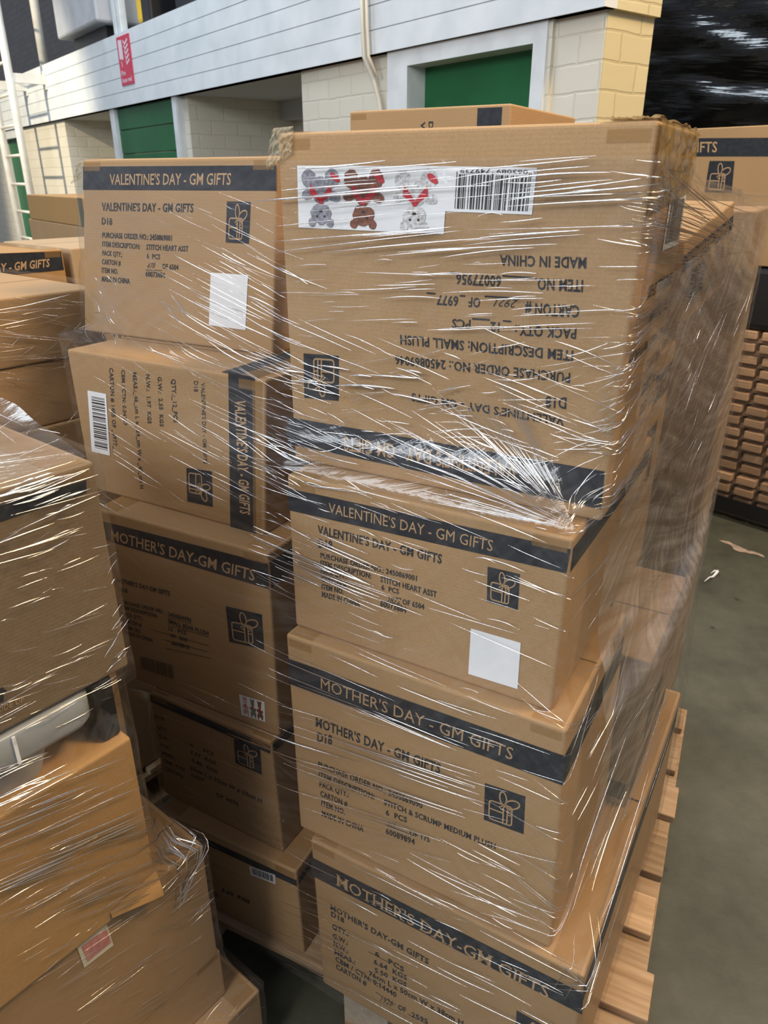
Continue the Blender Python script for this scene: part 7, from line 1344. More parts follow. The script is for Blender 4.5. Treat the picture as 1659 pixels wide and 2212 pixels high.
    [-0.439, 0.453, -0.304, 0.441, 0.45], [0.009, 0.503, 0.158, 0.485, 0.21], [0.028, 0.282, 0.172, 0.257, 0.3], [-0.084, 0.451, 0.194, 0.402, 0.3], [-0.338, 0.635, -0.255, 0.636, 0.22],
    [-0.204, 0.385, 0.03, 0.351, 0.44], [-0.23, 0.602, -0.01, 0.584, 0.43], [0.107, 0.2, 0.176, 0.196, 0.59], [0.157, 0.187, 0.227, 0.148, 0.46], [0.156, 0.309, 0.199, 0.288, 0.26],
    [0.058, 0.234, 0.158, 0.238, 0.53], [0.188, 0.246, 0.215, 0.237, 0.22], [0.209, 0.236, 0.263, 0.222, 0.26], [0.132, 0.244, 0.145, 0.229, 0.4], [0.132, 0.243, 0.116, 0.216, 0.47],
    [0.17, 0.302, 0.213, 0.277, 0.28], [0.07, 0.236, 0.164, 0.184, 0.56], [0.105, 0.279, 0.174, 0.252, 0.21], [0.103, 0.219, 0.158, 0.222, 0.26], [0.115, 0.26, 0.177, 0.238, 0.44],
    [-0.038, 0.978, 0.093, 0.958, 0.42], [-0.453, 1.03, -0.288, 1.03, 0.46], [-0.234, 1.061, -0.011, 1.05, 0.26], [-0.027, 0.994, 0.046, 0.993, 0.38], [-0.454, 1.061, -0.295, 1.052, 0.44],
    [-0.502, 1.024, -0.249, 1.027, 0.36], [-0.444, 1.023, -0.354, 1.02, 0.23], [-0.302, 1.013, -0.252, 1.012, 0.21], [-0.192, 1.001, -0.015, 0.997, 0.23], [0.027, 0.948, 0.141, 0.931, 0.28],
    [-0.361, 1.057, -0.264, 1.055, 0.46], [-0.394, 1.045, -0.232, 1.037, 0.32], [-0.268, 0.991, -0.119, 0.996, 0.48], [-0.056, 1.0, 0.031, 1.003, 0.44], [-0.397, 1.058, -0.286, 1.059, 0.24],
    [-0.439, 1.044, -0.307, 1.048, 0.28], [-0.212, 0.974, -0.056, 0.97, 0.49], [-0.298, 1.051, -0.163, 1.049, 0.38], [-0.362, 1.064, -0.244, 1.064, 0.27], [-0.461, 1.045, -0.215, 1.049, 0.26],
    [-0.13, 1.0, 0.033, 0.996, 0.34], [-0.27, 1.053, -0.159, 1.053, 0.2], [-0.286, 1.003, -0.167, 0.994, 0.35], [-0.339, 0.997, -0.191, 0.99, 0.46], [-0.208, 1.058, -0.082, 1.054, 0.42],
    [0.014, 0.752, 0.143, 0.621, 1.22], [0.219, 0.648, 0.182, 0.57, 1.37], [0.208, 0.632, 0.176, 0.573, 1.72], [0.011, 0.695, 0.088, 0.616, 1.43], [0.142, 0.64, 0.126, 0.586, 1.45],
    [0.173, 0.669, 0.143, 0.613, 1.16], [0.177, 0.652, 0.135, 0.617, 1.35], [0.239, 0.65, 0.192, 0.625, 1.42], [0.354, 0.628, 0.191, 0.617, 1.76], [0.108, 0.687, 0.141, 0.627, 0.94],
    [0.203, 0.661, 0.164, 0.591, 1.37], [0.18, 0.641, 0.131, 0.608, 1.44], [0.094, 0.665, 0.108, 0.592, 1.26], [0.205, 0.662, 0.168, 0.576, 1.34], [0.164, 0.66, 0.134, 0.604, 1.05],
    [0.031, 0.688, 0.11, 0.587, 1.0], [-0.363, 0.769, 0.37, 0.61, 1.09], [-0.452, 0.851, -0.185, 0.829, 1.11], [-0.392, 0.805, -0.006, 0.765, 1.25], [-0.22, 0.836, 0.004, 0.814, 1.18],
    [-0.25, 0.779, 0.025, 0.749, 1.16], [-0.412, 0.82, 0.04, 0.771, 1.25], [-0.476, 0.921, -0.209, 0.909, 1.31], [-0.257, 0.778, 0.01, 0.745, 1.01], [-0.225, 0.776, 0.21, 0.682, 1.23],
    [-0.694, 0.816, -0.222, 0.777, 1.15], [-0.655, 0.808, -0.284, 0.775, 1.54], [-0.42, 0.803, -0.184, 0.781, 1.53], [-0.124, 1.281, -0.035, 1.282, 1.58], [-0.182, 1.293, -0.07, 1.292, 1.17],
    [-0.157, 1.301, -0.036, 1.303, 1.03], [-0.172, 1.3, -0.073, 1.301, 1.14], [-0.211, 1.294, -0.12, 1.293, 1.21], [-0.038, 1.27, 0.052, 1.27, 1.41], [-0.187, 1.28, -0.037, 1.281, 1.22],
    [-0.253, 1.294, -0.09, 1.294, 1.31], [-0.171, 1.298, -0.042, 1.299, 1.26], [-0.148, 1.292, 0.017, 1.294, 1.36], [0.113, 0.517, 0.167, 0.586, 1.1], [0.113, 0.522, 0.146, 0.571, 0.66],
    [0.118, 0.522, 0.221, 0.609, 1.08], [0.085, 0.608, 0.319, 0.626, 0.71], [0.093, 0.507, 0.13, 0.582, 0.79], [0.101, 0.514, 0.121, 0.575, 0.81], [0.111, 0.542, 0.282, 0.617, 1.03],
]
G['SB'] = [
    [0.009, 1.309, 0.115, 1.286, 0.75], [-0.222, 1.27, -0.044, 1.25, 0.49], [0.067, 1.282, 0.21, 1.257, 0.55], [0.112, 1.243, 0.285, 1.201, 0.67], [-0.226, 1.341, 0.06, 1.316, 0.43],
    [-0.142, 1.342, 0.066, 1.316, 0.74], [0.185, 1.387, 0.28, 1.361, 0.75], [-0.183, 1.255, -0.061, 1.241, 0.75], [-0.03, 1.404, 0.044, 1.394, 0.55], [0.15, 1.284, 0.276, 1.259, 0.35],
    [0.02, 1.372, 0.225, 1.324, 0.6], [-0.275, 1.36, 0.132, 1.305, 0.36], [0.023, 1.142, 0.144, 1.112, 0.64], [0.036, 1.188, 0.107, 1.175, 0.73], [0.003, 1.286, 0.193, 1.259, 0.7],
    [-0.06, 1.292, 0.051, 1.279, 0.46], [-0.195, 1.252, -0.08, 1.228, 0.7], [-0.039, 1.216, 0.108, 1.192, 0.51], [-0.217, 1.158, -0.05, 1.129, 0.63], [-0.193, 1.184, -0.082, 1.175, 0.79],
    [-0.351, 1.178, 0.016, 1.122, 0.4], [-0.147, 1.254, 0.134, 1.215, 0.37], [0.085, 1.364, 0.166, 1.354, 0.53], [0.021, 1.194, 0.191, 1.167, 0.38], [-0.014, 1.201, 0.222, 1.154, 0.56],
    [-0.162, 1.245, -0.043, 1.23, 0.41], [-0.209, 1.368, 0.002, 1.353, 0.54], [0.14, 1.254, 0.285, 1.22, 0.8], [0.12, 1.253, 0.263, 1.221, 0.62], [-0.023, 1.33, 0.21, 1.3, 0.35],
    [0.059, 1.289, 0.215, 1.248, 0.49], [0.108, 1.347, 0.31, 1.303, 0.61], [0.153, 1.388, 0.306, 1.37, 0.33], [-0.134, 1.246, -0.037, 1.239, 0.48], [-0.001, 1.257, 0.083, 1.25, 0.3],
    [-0.168, 1.323, -0.015, 1.304, 0.36], [-0.343, 1.18, -0.029, 1.128, 0.67], [-0.038, 1.269, 0.118, 1.246, 0.56], [-0.165, 1.304, 0.038, 1.271, 0.35], [0.15, 1.381, 0.261, 1.369, 0.33],
    [-0.19, 1.337, 0.151, 1.306, 0.69], [0.001, 1.159, 0.29, 1.087, 0.46], [-0.155, 1.253, 0.03, 1.231, 0.72], [-0.008, 1.367, 0.144, 1.371, 0.52], [-0.108, 1.346, 0.046, 1.348, 0.57],
    [-0.169, 1.304, 0.051, 1.304, 0.52], [-0.071, 1.286, 0.254, 1.284, 0.41], [0.066, 1.345, 0.164, 1.351, 0.46], [0.143, 1.318, 0.257, 1.312, 0.44], [0.074, 1.387, 0.183, 1.383, 0.38],
    [-0.342, 1.296, 0.093, 1.284, 0.5], [0.158, 1.315, 0.271, 1.314, 0.46], [-0.084, 1.378, 0.193, 1.368, 0.59], [-0.193, 1.315, -0.071, 1.309, 0.75], [0.132, 1.351, 0.24, 1.354, 0.64],
    [-0.141, 1.352, 0.117, 1.359, 0.76], [-0.278, 1.377, 0.078, 1.383, 0.35], [-0.205, 1.376, 0.108, 1.372, 0.64], [-0.217, 1.29, 0.228, 1.265, 0.66], [-0.017, 1.382, 0.22, 1.394, 0.78],
    [-0.038, 1.269, 0.192, 1.257, 0.48], [0.098, 1.268, 0.3, 1.283, 0.57], [0.08, 1.252, 0.171, 1.25, 0.73], [0.057, 1.285, 0.152, 1.308, 0.32], [-0.09, 1.157, 0.046, 1.179, 0.32],
    [-0.093, 1.31, -0.013, 1.33, 0.59], [0.114, 1.134, 0.186, 1.162, 0.49], [0.189, 1.232, 0.243, 1.246, 0.62], [-0.27, 1.134, -0.151, 1.143, 0.61], [0.202, 1.248, 0.234, 1.255, 0.46],
    [0.182, 1.282, 0.218, 1.292, 0.36], [-0.037, 1.292, 0.032, 1.305, 0.62], [-0.116, 1.132, -0.046, 1.148, 0.67],
]
G['B'] = {'Q': [-0.631, 1.5702, 0.05]}
G['F'] = {'bl': [1.7298, 3.5288, -0.0]}
def hull2(pts):
    pts = sorted(set((round(p[0], 5), round(p[1], 5)) for p in pts))
    def half(ps):
        h = []
        for p in ps:
            while len(h) > 1 and (h[-1][0]-h[-2][0])*(p[1]-h[-2][1]) - (h[-1][1]-h[-2][1])*(p[0]-h[-2][0]) <= 0:
                h.pop()
            h.append(p)
        return h
    a = half(pts); b = half(pts[::-1])
    return a[:-1] + b[:-1]

class Wrap:
    """Film pulled taut round a load: for each level the convex outline of the cartons there, eased between levels."""
    def __init__(self, boxes, cen, z0, z1, nz, nphi, gap, win=.03, soft=3):
        self.c, self.z0, self.z1, self.nz, self.n = cen, z0, z1, nz, nphi
        raw = []
        dirs = [(math.cos(2*math.pi*k/nphi), math.sin(2*math.pi*k/nphi)) for k in range(nphi)]
        for i in range(nz):
            z = z0 + (z1-z0)*i/(nz-1)
            pts = []
            for b in boxes:
                lo = min(v[2] for v in b); hi = max(v[2] for v in b)
                if hi < z-win or lo > z+win: continue
                t = min(1, max(0, (z-lo)/(hi-lo)))
                for k in range(4):
                    pts.append((b[k][0]+(b[k+4][0]-b[k][0])*t, b[k][1]+(b[k+4][1]-b[k][1])*t))
            h = hull2(pts)
            E = []
            for k in range(len(h)):
                p, q = h[k], h[(k+1) % len(h)]
                L = math.hypot(q[0]-p[0], q[1]-p[1])
                nx, ny = (q[1]-p[1])/L, -(q[0]-p[0])/L
                E.append((nx, ny, nx*(p[0]-cen[0])+ny*(p[1]-cen[1])+gap))
            raw.append([min((d/(nx*a+ny*b) for nx, ny, d in E if nx*a+ny*b > 1e-6)) for a, b in dirs])
        self.r = []
        for i in range(nz):
            row = []
            for k in range(nphi):
                s = w = 0
                for j in range(-2*soft, 2*soft+1):
                    if 0 <= i+j < nz:
                        g = math.exp(-(j/soft)**2); s += raw[i+j][k]*g; w += g
                row.append(max(raw[i][k], s/w))
            self.r.append(row)
    def rad(self, phi, z):
        f = (phi/(2*math.pi) % 1)*self.n; k = int(f) % self.n; a = f-int(f)
        g = min(self.nz-1.001, max(0, (z-self.z0)/(self.z1-self.z0)*(self.nz-1))); i = int(g); b = g-i
        r = self.r; k2 = (k+1) % self.n
        return (r[i][k]*(1-a)+r[i][k2]*a)*(1-b)+(r[i+1][k]*(1-a)+r[i+1][k2]*a)*b
    def at(self, phi, z, off=0):
        r = self.rad(phi, z)+off
        return (self.c[0]+r*math.cos(phi), self.c[1]+r*math.sin(phi), z)

# ------------------------------------------------------------------ the building
FD = V((.603, -.7975, 0)); FD.normalize(); WI = V((-FD.y, FD.x, 0)); A = V((G['A'][0], G['A'][1], 0))
def wp(s, t, z): return A+FD*s+WI*t+V((0, 0, z))
def wbox(mb, s0, s1, t0, t1, z0, z1, m=0):
    c = [wp(s, t, z) for z in (z0, z1) for s, t in ((s0, t0), (s1, t0), (s1, t1), (s0, t1))]
    def q(i, j, k, l, u): mb.quad(c[i], c[j], c[k], c[l], m, u)
    q(0, 1, 5, 4, ((s0, z0), (s1, z0), (s1, z1), (s0, z1))); q(1, 2, 6, 5, ((t0, z0), (t1, z0), (t1, z1), (t0, z1)))
    q(2, 3, 7, 6, ((s1, z0), (s0, z0), (s0, z1), (s1, z1))); q(3, 0, 4, 7, ((t1, z0), (t0, z0), (t0, z1), (t1, z1)))
    q(4, 5, 6, 7, ((s0, t0), (s1, t0), (s1, t1), (s0, t1))); q(3, 2, 1, 0, ((s0, t1), (s1, t1), (s1, t0), (s0, t0)))
def S(name, mb, mats, parent=None, **k):
    o = mb.build(name, mats, parent, **k)
    if parent is None: o['kind'] = 'structure'
    return o
mb = MB(); mb.quad((-14, -6, 0), (9, -6, 0), (9, 18, 0), (-14, 18, 0)); S('floor', mb, M['floor'])
mb = MB()
wbox(mb, -.265, 0, 0, .30, 0, 2.2); wbox(mb, -2.256, -1.362, 0, .5, 0, 2.2); wbox(mb, -9.1, -7.25, 0, .9, 0, 2.2); wbox(mb, -26, -10.6, 0, .9, 0, 2.2)
wbox(mb, -4.11, -4.016, 0.03, 1.0, 0, 2.2)
wbox(mb, -7.25, -5.66, .9, 1.0, 0, 2.2); wbox(mb, -4.016, -2.256, 1.0, 1.1, 0, 2.2)
S('wall_front', mb, M['brick'])
mb = MB(); wbox(mb, .0005, .004, .004, .30, 0, 2.2); S('wall_end', mb, M['brick_yellow'])
mb = MB(); wbox(mb, -15, -.01, 0.02, .29, 2.2, 2.3); wbox(mb, -15, -1.4, .29, 1.1, 2.2, 2.3); S('ceiling', mb, M['soffit'])
mb = MB(); wbox(mb, -4.016, -2.256, .86, 1.0, 2.06, 2.2); S('trim_4', mb, M['soffit'])
mb = MB()
for i in range(5): wbox(mb, -26, .03, -.055, .02, 2.2+.109*i, 2.2+.109*i+.1035)
wbox(mb, -26, .026, -.047, .02, 2.2, 2.74)
S('trim_1', mb, M['boards'])
mb = MB(); wbox(mb, .0, .03, .02, .30, 2.2, 2.9); S('trim_2', mb, M['brick_yellow'])
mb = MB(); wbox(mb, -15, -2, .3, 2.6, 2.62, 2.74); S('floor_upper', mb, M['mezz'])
mb = MB(); wbox(mb, -28, -2.2, 2.4, 2.5, 2.74, 6); S('wall_upper', mb, M['brick_grey'])
# doors
def door(nm, s0, s1, boards, post_l, post_r, head, t):
    mb = MB()
    if boards:
        z = 0.02; k = 0
        while z < 2.19:
            wbox(mb, s0, s1, t, t+.03, z, min(z+.195, 2.195)); z += .2
    else: wbox(mb, s0, s1, t, t+.03, 0.02, 2.2-head)
    d = S(nm, mb, M['green'], bevel=.006 if boards else 0)
    mb = MB(); wbox(mb, s0-post_l, s0, -.03, .12, 0, 2.2); wbox(mb, s1, s1+post_r, -.03, .12, 0, 2.2)
    if head: wbox(mb, s0, s1, -.03, .12, 2.2-head, 2.2)
    mb.build('door_frame', M['frame_white'], d)
    return d
d2 = door('door_3', -1.19, -.345, False, .165, .075, .075, .09)
door('door_2', -5.55, -4.19, True, .12, .08, 0, 0.0)
d1 = door('door_1', -10.3, -9.28, False, .12, .14, .1, .07)
mb = MB(); wbox(mb, -4.19+.08+.005, -4.115, -.02, .06, 0, 2.2); S('trim_3', mb, M['frame_white'])
mb = MB(); wbox(mb, -.27, -.25, -.02, .0, 0, 2.2); S('trim_5', mb, M['brick'])
# fire sign on the fascia
Q4 = [wp(-5.16, -.062, 2.35), wp(-4.86, -.062, 2.35), wp(-4.86, -.062, 2.71), wp(-5.16, -.062, 2.71)]
sg = thing('fire_sign', wp(-5.01, -.06, 2.35), math.atan2(FD.y, FD.x), 'small red fire hose sign fixed to the white boarded fascia', 'sign')
mb = MB(); wbox(mb, -5.16, -4.86, -.062, -.056, 2.35, 2.71); mb.build('sign_plate', M['sign_red'], sg)
mb = MB(); flat(mb, [bil(Q4, x, y) for x, y in ((.10, .55), (.40, .52), (.40, .92), (.10, .94))], .001)
for k in range(5):
    stroke(mb, Q4, [(.50+.02*k, .90-.10*k), (.62, .82-.10*k), (.86, .90-.10*k)], .05, .001)
stroke(mb, Q4, [(.2, .5), (.25, .42), (.22, .38)], .04, .001)
mb.build('sign_pictogram', M['sign_white'], sg)
for s, y in (('*Fire', .21), ('*hose reel', .06)):
    mb = MB(); O = bil(Q4, .1, y); put_text(mb, s, O, bil(Q4, .1+(.33 if 'Fire' in s else .75), y)-O, bil(Q4, .1, y+.10)-O, .001)
    mb.build('sign_lettering', M['sign_white'], sg)
# cable down the fascia
mb = MB(); pts = [wp(-1.50, -.085, 2.6), wp(-1.49, -.085, 2.32), wp(-1.48, -.085, 2.19), wp(-1.455, -.05, 2.10), wp(-1.43, -.03, 2.0), wp(-1.40, -.03, 1.9), wp(-1.39, -.03, 1.0)]
mb.tube(pts, .013, 8); mb.tube([p+FD*.035 for p in pts[:4]], .008, 8)
tag(mb.build('cable_conduit', M['brick'], smooth=True), 'cream cable conduit running down the fascia beside the framed green door', 'conduit')
# drain pipe in the recess
mb = MB(); mb.tube([wp(-6.25, .82, 0), wp(-6.25, .82, 2.2)], .035, 10); tag(mb.build('drain_pipe', M['brick'], smooth=True), 'cream pipe standing in the shaded recess left of the boarded green door', 'pipe')
# ladder
lad = thing('wall_ladder', wp(-7.94, -.42, 0), math.atan2(FD.y, FD.x), 'white tubular ladder standing off the wall at the far end of the building', 'ladder')
for s in (-7.52, -8.36):
    mb = MB(); mb.tube([wp(s, -.42, 0), wp(s, -.42, 4.2)], .042, 12); mb.build('rail', M['pole'], lad, smooth=True)
for k in range(11):
    z = .35+.3*k; mb = MB(); mb.tube([wp(-8.36, -.42, z), wp(-7.52, -.42, z)], .016, 8); mb.build('rung', M['pole'], lad, smooth=True)
for s in (-7.52, -8.36):
    mb = MB(); wbox(mb, s-.03, s+.03, -.42, -.06, 2.55, 2.64); wbox(mb, s-.05, s+.05, -.07, -.056, 2.5, 2.68); mb.build('wall_bracket', M['pole'], lad)
mb = MB(); mb.tube([wp(-8.2, .15, 2.74), wp(-8.2, .15, 4.6)], .05, 12); tag(mb.build('guard_post', M['pole'], smooth=True), 'white round post standing on the upper deck behind the ladder', 'post')
# things on the upper deck
cb_ = thing('steel_cabinet', wp(-6.0, .2, 2.74), math.atan2(FD.y, FD.x), 'grey steel cabinet with taped paper label on the upper deck edge', 'cabinet')
mb = MB(); wbox(mb, -6.62, -5.42, -.12, .5, 2.86, 3.7); mb.build('body', M['steel'], cb_, bevel=.02)
mb = MB(); wbox(mb, -6.5, -5.55, 0.0, .45, 2.74, 2.86); mb.build('plinth', M['case'], cb_)
mb = MB(); wbox(mb, -6.15, -5.72, -.128, -.121, 3.16, 3.2); wbox(mb, -6.05, -5.80, -.13, -.121, 3.2, 3.27); mb.build('paper_label', M['cream'], cb_)
mb = MB(); wbox(mb, -6.4, -5.45, -.126, -.121, 3.19, 3.22); mb.build('packing_tape', M['tape'], cb_)
for k, s in enumerate((-5.36, -5.24)):
    mb = MB(); wbox(mb, s, s+.07, .0, .06, 2.74, 3.6); tag(mb.build('upright_batten', M['frame_white'], bevel=.005), ('pale upright batten next to the grey steel cabinet', 'pale upright batten beside the yellow and black case')[k], 'batten', 'battens on the upper deck')
ca = thing('tool_case', wp(-4.75, .2, 2.74), math.atan2(FD.y, FD.x), 'black case with a yellow end standing on the upper deck', 'case')
mb = MB(); wbox(mb, -4.74, -4.55, .02, .4, 2.74, 3.25); mb.build('body', M['case'], ca, bevel=.02); mb = MB(); wbox(mb, -4.87, -4.74, .03, .39, 2.78, 3.2); mb.build('end_cap', M['yellow'], ca, bevel=.03)
mb = MB(); wbox(mb, -4.3, -2.6, .1, .8, 2.745, 3.4); tag(mb.build('deck_block', M['case'], bevel=.08), 'long black block filling the dark area on the upper deck above the fascia', 'bale')  # plain black block where the upper deck is dark

# ------------------------------------------------------------------ pallets
def pallet(o, d, n, label, group=None, w=1.0, l=1.2, mm='wood', h=.144, decks=7, bm_='block', name='wooden_pallet', mirror=False):
    """o front-right ground corner, d along the long side (away), n towards the left"""
    d, n = V(d), V(n); root = thing(name, V(o)+d*l/2+n*w/2, math.atan2(-n.y, -n.x), label, 'pallet', group)
    t = .02; bw = .125
    for k in range(decks):
        a = k*(l-bw)/(decks-1)
        jr = random.Random(k*7+int(w*10)); a += jr.uniform(-.012, .012) if 0 < k < decks-1 else 0
        mb = MB(); mb.hexa(obb(o, d, n, a, a+bw-jr.uniform(0, .03), -jr.uniform(-.008, .015), w, h-t, h)); mb.build('deck_board', M[mm], root, bevel=.003)
    for s in (0, w/2-.05, w-.1):
        mb = MB(); mb.hexa(obb(o, d, n, 0, l, s, s+.1, h-2*t, h-t-.0005)); mb.build('stringer_board', M[mm], root)
        mb = MB(); mb.hexa(obb(o, d, n, 0, l, s, s+.1, 0, t)); mb.build('bottom_board', M[mm], root, bevel=.003)
        for a in (0, l/2-.07, l-.14):
            mb = MB(); mb.hexa(obb(o, d, n, a, a+.14, s, s+.1, t+.0005, h-2*t-.0005)); mb.build('block', M[bm_], root, bevel=.003)
    return root
vp = V((.43, .903, 0)); vp.normalize(); up_ = V((-vp.y, vp.x, 0))
pallet((.413, .725, 0), vp, up_, 'wooden pallet under the wrapped stack of printed cartons in the middle')
# ------------------------------------------------------------------ main stack
PR, BX, MBX = G['PR'], G['BOX'], G['MB']; GR = 'cartons on the middle pallet'
carton(BX['R1'], 'lowest front carton with serif white-on-black heading, resting on the pallet', PR['R1'], group=GR)
carton(BX['R2'], 'front carton second from the bottom, large bold heading, marked OF 175', PR['R2'], group=GR)
carton(BX['R3'], 'front carton marked 2872 with a white square label at its lower corner', PR['R3'], group=GR)
r4 = carton(BX['R4'], 'largest top carton standing upside down with three teddy bears on its label', PR['R4'], group=GR, side_band=False)
c = [V(p) for p in BX['R4']]; SD = [c[1], c[2], c[6], c[5]]; q = [bil(SD, x, y) for x, y in ((.95, .86), (.50, .86), (.50, .70), (.95, .70))]
add_prints(r4, [['barcode']+[list(p) for p in q]])
mb = MB()
for s, x0, x1, y in (('*CARTON # 2921 OF 6977', .95, .3, .62), ('*CBM / CTN: 0.04747', .95, .45, .545), ('*MEAS.: 46cm L x 24cm W x 43cm H', .95, .1, .46), ('*N.W.: 1.97 KGS', .95, .55, .39), ('*G.W.: 2.55 KGS', .95, .55, .32), ('*QTY.: 12 PCS', .95, .6, .25)):
    O = bil(SD, x0, y); put_text(mb, s, O, bil(SD, x1, y)-O, bil(SD, x0, y-.035)-O, .0008)
mb.build('printed_text', M['ink_text'], r4)
TPr = [c[4], c[5], c[6], c[7]]
tag(crumple(r4, [bil(SD, x, y) for x, y in ((.0, .80), (1, .84), (1, 1.0), (0, 1.0))], .0012, .0045, 'tape_gold', seed=2), 'crumpled golden tape over the corner')
crumple(r4, [bil(TPr, x, y) for x, y in ((.88, .0), (1.0, .0), (1.0, 1.0), (.88, 1.0))], .001, .005, 'tape_gold', seed=3)
F4 = [c[0], c[1], c[5], c[4]]
crumple(r4, [bil(F4, x, y) for x, y in ((-.035, .90), (.055, .945), (.06, 1.015), (-.005, 1.012))], .002, .006, 'clear_tab', seed=4)
l1 = carton(BX['L1'], 'upper carton of the rear column, marked 478, leaning over the sideways one', PR['L1'], group=GR, side_band=False)
c = [V(p) for p in BX['L1']]; F1 = [c[0], c[1], c[5], c[4]]; crumple(l1, [bil(F1, x, y) for x, y in ((-.06, .87), (.0, .90), (.012, .995), (-.01, .985))], .002, .004, 'clear_tab', seed=5)
l2 = carton(BX['L2'], 'carton lying on its side with the heading running down its edge', PR['L2'], group=GR, side_band=False, tapes=('FR',))
c = [V(p) for p in BX['L2']]; TP = [c[4], c[5], c[6], c[7]]; mb = MB(); flat(mb, [bil(TP, x, y) for x, y in ((.80, .012), (.965, .012), (.965, .98), (.80, .98))], .0008); mb.build('printed_band', M['ink'], l2)
FRc = [c[0], c[1], c[5], c[4]]; mb = MB(); flat(mb, [bil(FRc, x, y) for x, y in ((.945, .02), (.985, .02), (.985, .98), (.945, .98))], .0012); tag(mb.build('packing_tape', M['tape'], l2), 'amber tape down the corner edge')
carton(BX['L3'], 'rear column carton with wide heading and a tiny three-bear label', PR['L3'], group=GR)
carton(BX['L4'], 'shadowed rear column carton under the tiny bear label one', PR['L4'], group=GR, ink='ink_text')
carton(BX['L5'], 'lowest shadowed rear column carton with a barcode label, near the floor', PR['L5'], group=GR)
def sideprint(root, c, face, t0, t1, emb=None, flipd=False, text=None):
    c = [V(p) for p in c]; F = {'F': [c[0], c[1], c[5], c[4]], 'S': [c[1], c[2], c[6], c[5]]}[face]
    mb = MB(); flat(mb, [bil(F, x, y) for x, y in ((.015, t0), (.985, t0), (.985, t1), (.015, t1))], .0008); b = mb.build('printed_band', M['ink'], root)
    if text:
        mb = MB(); ym = (t0+t1)/2; hh = (t1-t0)*.26; x0, x1 = (.15, .85) if not flipd else (.85, .15); sg_ = 1 if not flipd else -1
        O = bil(F, x0, ym-hh*sg_); put_text(mb, text, O, bil(F, x1, ym-hh*sg_)-O, bil(F, x0, ym+hh*sg_)-O, .0014); mb.build('band_lettering', M['kraft_ink'], b)
    if emb:
        x0, x1, y0, y1 = emb; gift_emblem([bil(F, x, y) for x, y in ((x0, y0), (x1, y0), (x1, y1), (x0, y1))], root, .0009)
VD = "^VALENTINE'S DAY - GM GIFTS"; MD = "^MOTHER'S DAY - GM GIFTS"
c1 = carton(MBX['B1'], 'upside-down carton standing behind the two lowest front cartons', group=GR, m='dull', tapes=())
sideprint(c1, MBX['B1'], 'F', .05, .17); sideprint(c1, MBX['B1'], 'S', .05, .17, (.25, .65, .3, .52), True, VD)
c1 = carton(MBX['B2'], 'carton wedged behind the big upside-down one, amber lid', group=GR, m='amber', tapes=('FR',))
sideprint(c1, MBX['B2'], 'F', .80, .92, (.80, .97, .48, .74)); sideprint(c1, MBX['B2'], 'S', .80, .92, (.3, .7, .45, .7), False, VD)
c1 = carton(MBX['T'], 'tilted carton on top behind the big upside-down one, heading along its edge', group=GR, m='kraft', tapes=(), bev=.004)
# the tilted carton's seen face lies between its first two corners on the outer side
c = [V(p) for p in MBX['T']]; F = [c[0], c[1], c[5], c[4]]
if qn(F).dot(V((.77, -.63, 0))) < 0: F = [c[1], c[0], c[4], c[5]]
mb = MB(); flat(mb, [bil(F, x, y) for x, y in ((.01, .66), (.99, .66), (.99, .84), (.01, .84))], .0008); b = mb.build('printed_band', M['ink'], c1)
mb = MB(); O = bil(F, .1, .71); put_text(mb, MD, O, bil(F, .9, .71)-O, bil(F, .1, .79)-O, .0014); mb.build('band_lettering', M['kraft_ink'], b)
gift_emblem([bil(F, x, y) for x, y in ((.2, .25), (.45, .25), (.45, .6), (.2, .6))], c1, .0009)
for k, lb in (('M1', 'bottom carton of the column at the far corner of the middle pallet'), ('M2', 'middle carton of the column at the far corner of the middle pallet'), ('M3', 'top carton of the column at the far corner, where the film gathers')):
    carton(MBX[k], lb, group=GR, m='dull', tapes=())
kk = carton(MBX['K'], 'carton on top at the back, its black-cornered lid just showing', group=GR, tapes=('FL',))
c = [V(p) for p in MBX['K']]; F = [c[0], c[1], c[5], c[4]]; mb = MB(); flat(mb, [bil(F, x, y) for x, y in ((.81, .02), (.95, .02), (.95, .985), (.81, .985))], .0008); mb.build('printed_band', M['ink'], kk)
mb = MB()
for s, x, y in (('*VALENTINE', .47, .93), ('*D18', .52, .93)):
    O = bil(F, x, y); put_text(mb, s, O, bil(F, x, y-.3 if 'V' in s else y-.1)-O, bil(F, x+.028, y)-O, .0009)
mb.build('printed_text', M['ink_text'], kk)
carton(MBX['K1'], 'bottom carton of the back column of the middle pallet', group=GR, m='dull', tapes=()); carton(MBX['K2'], 'middle carton of the back column of the middle pallet', group=GR, m='dull', tapes=())

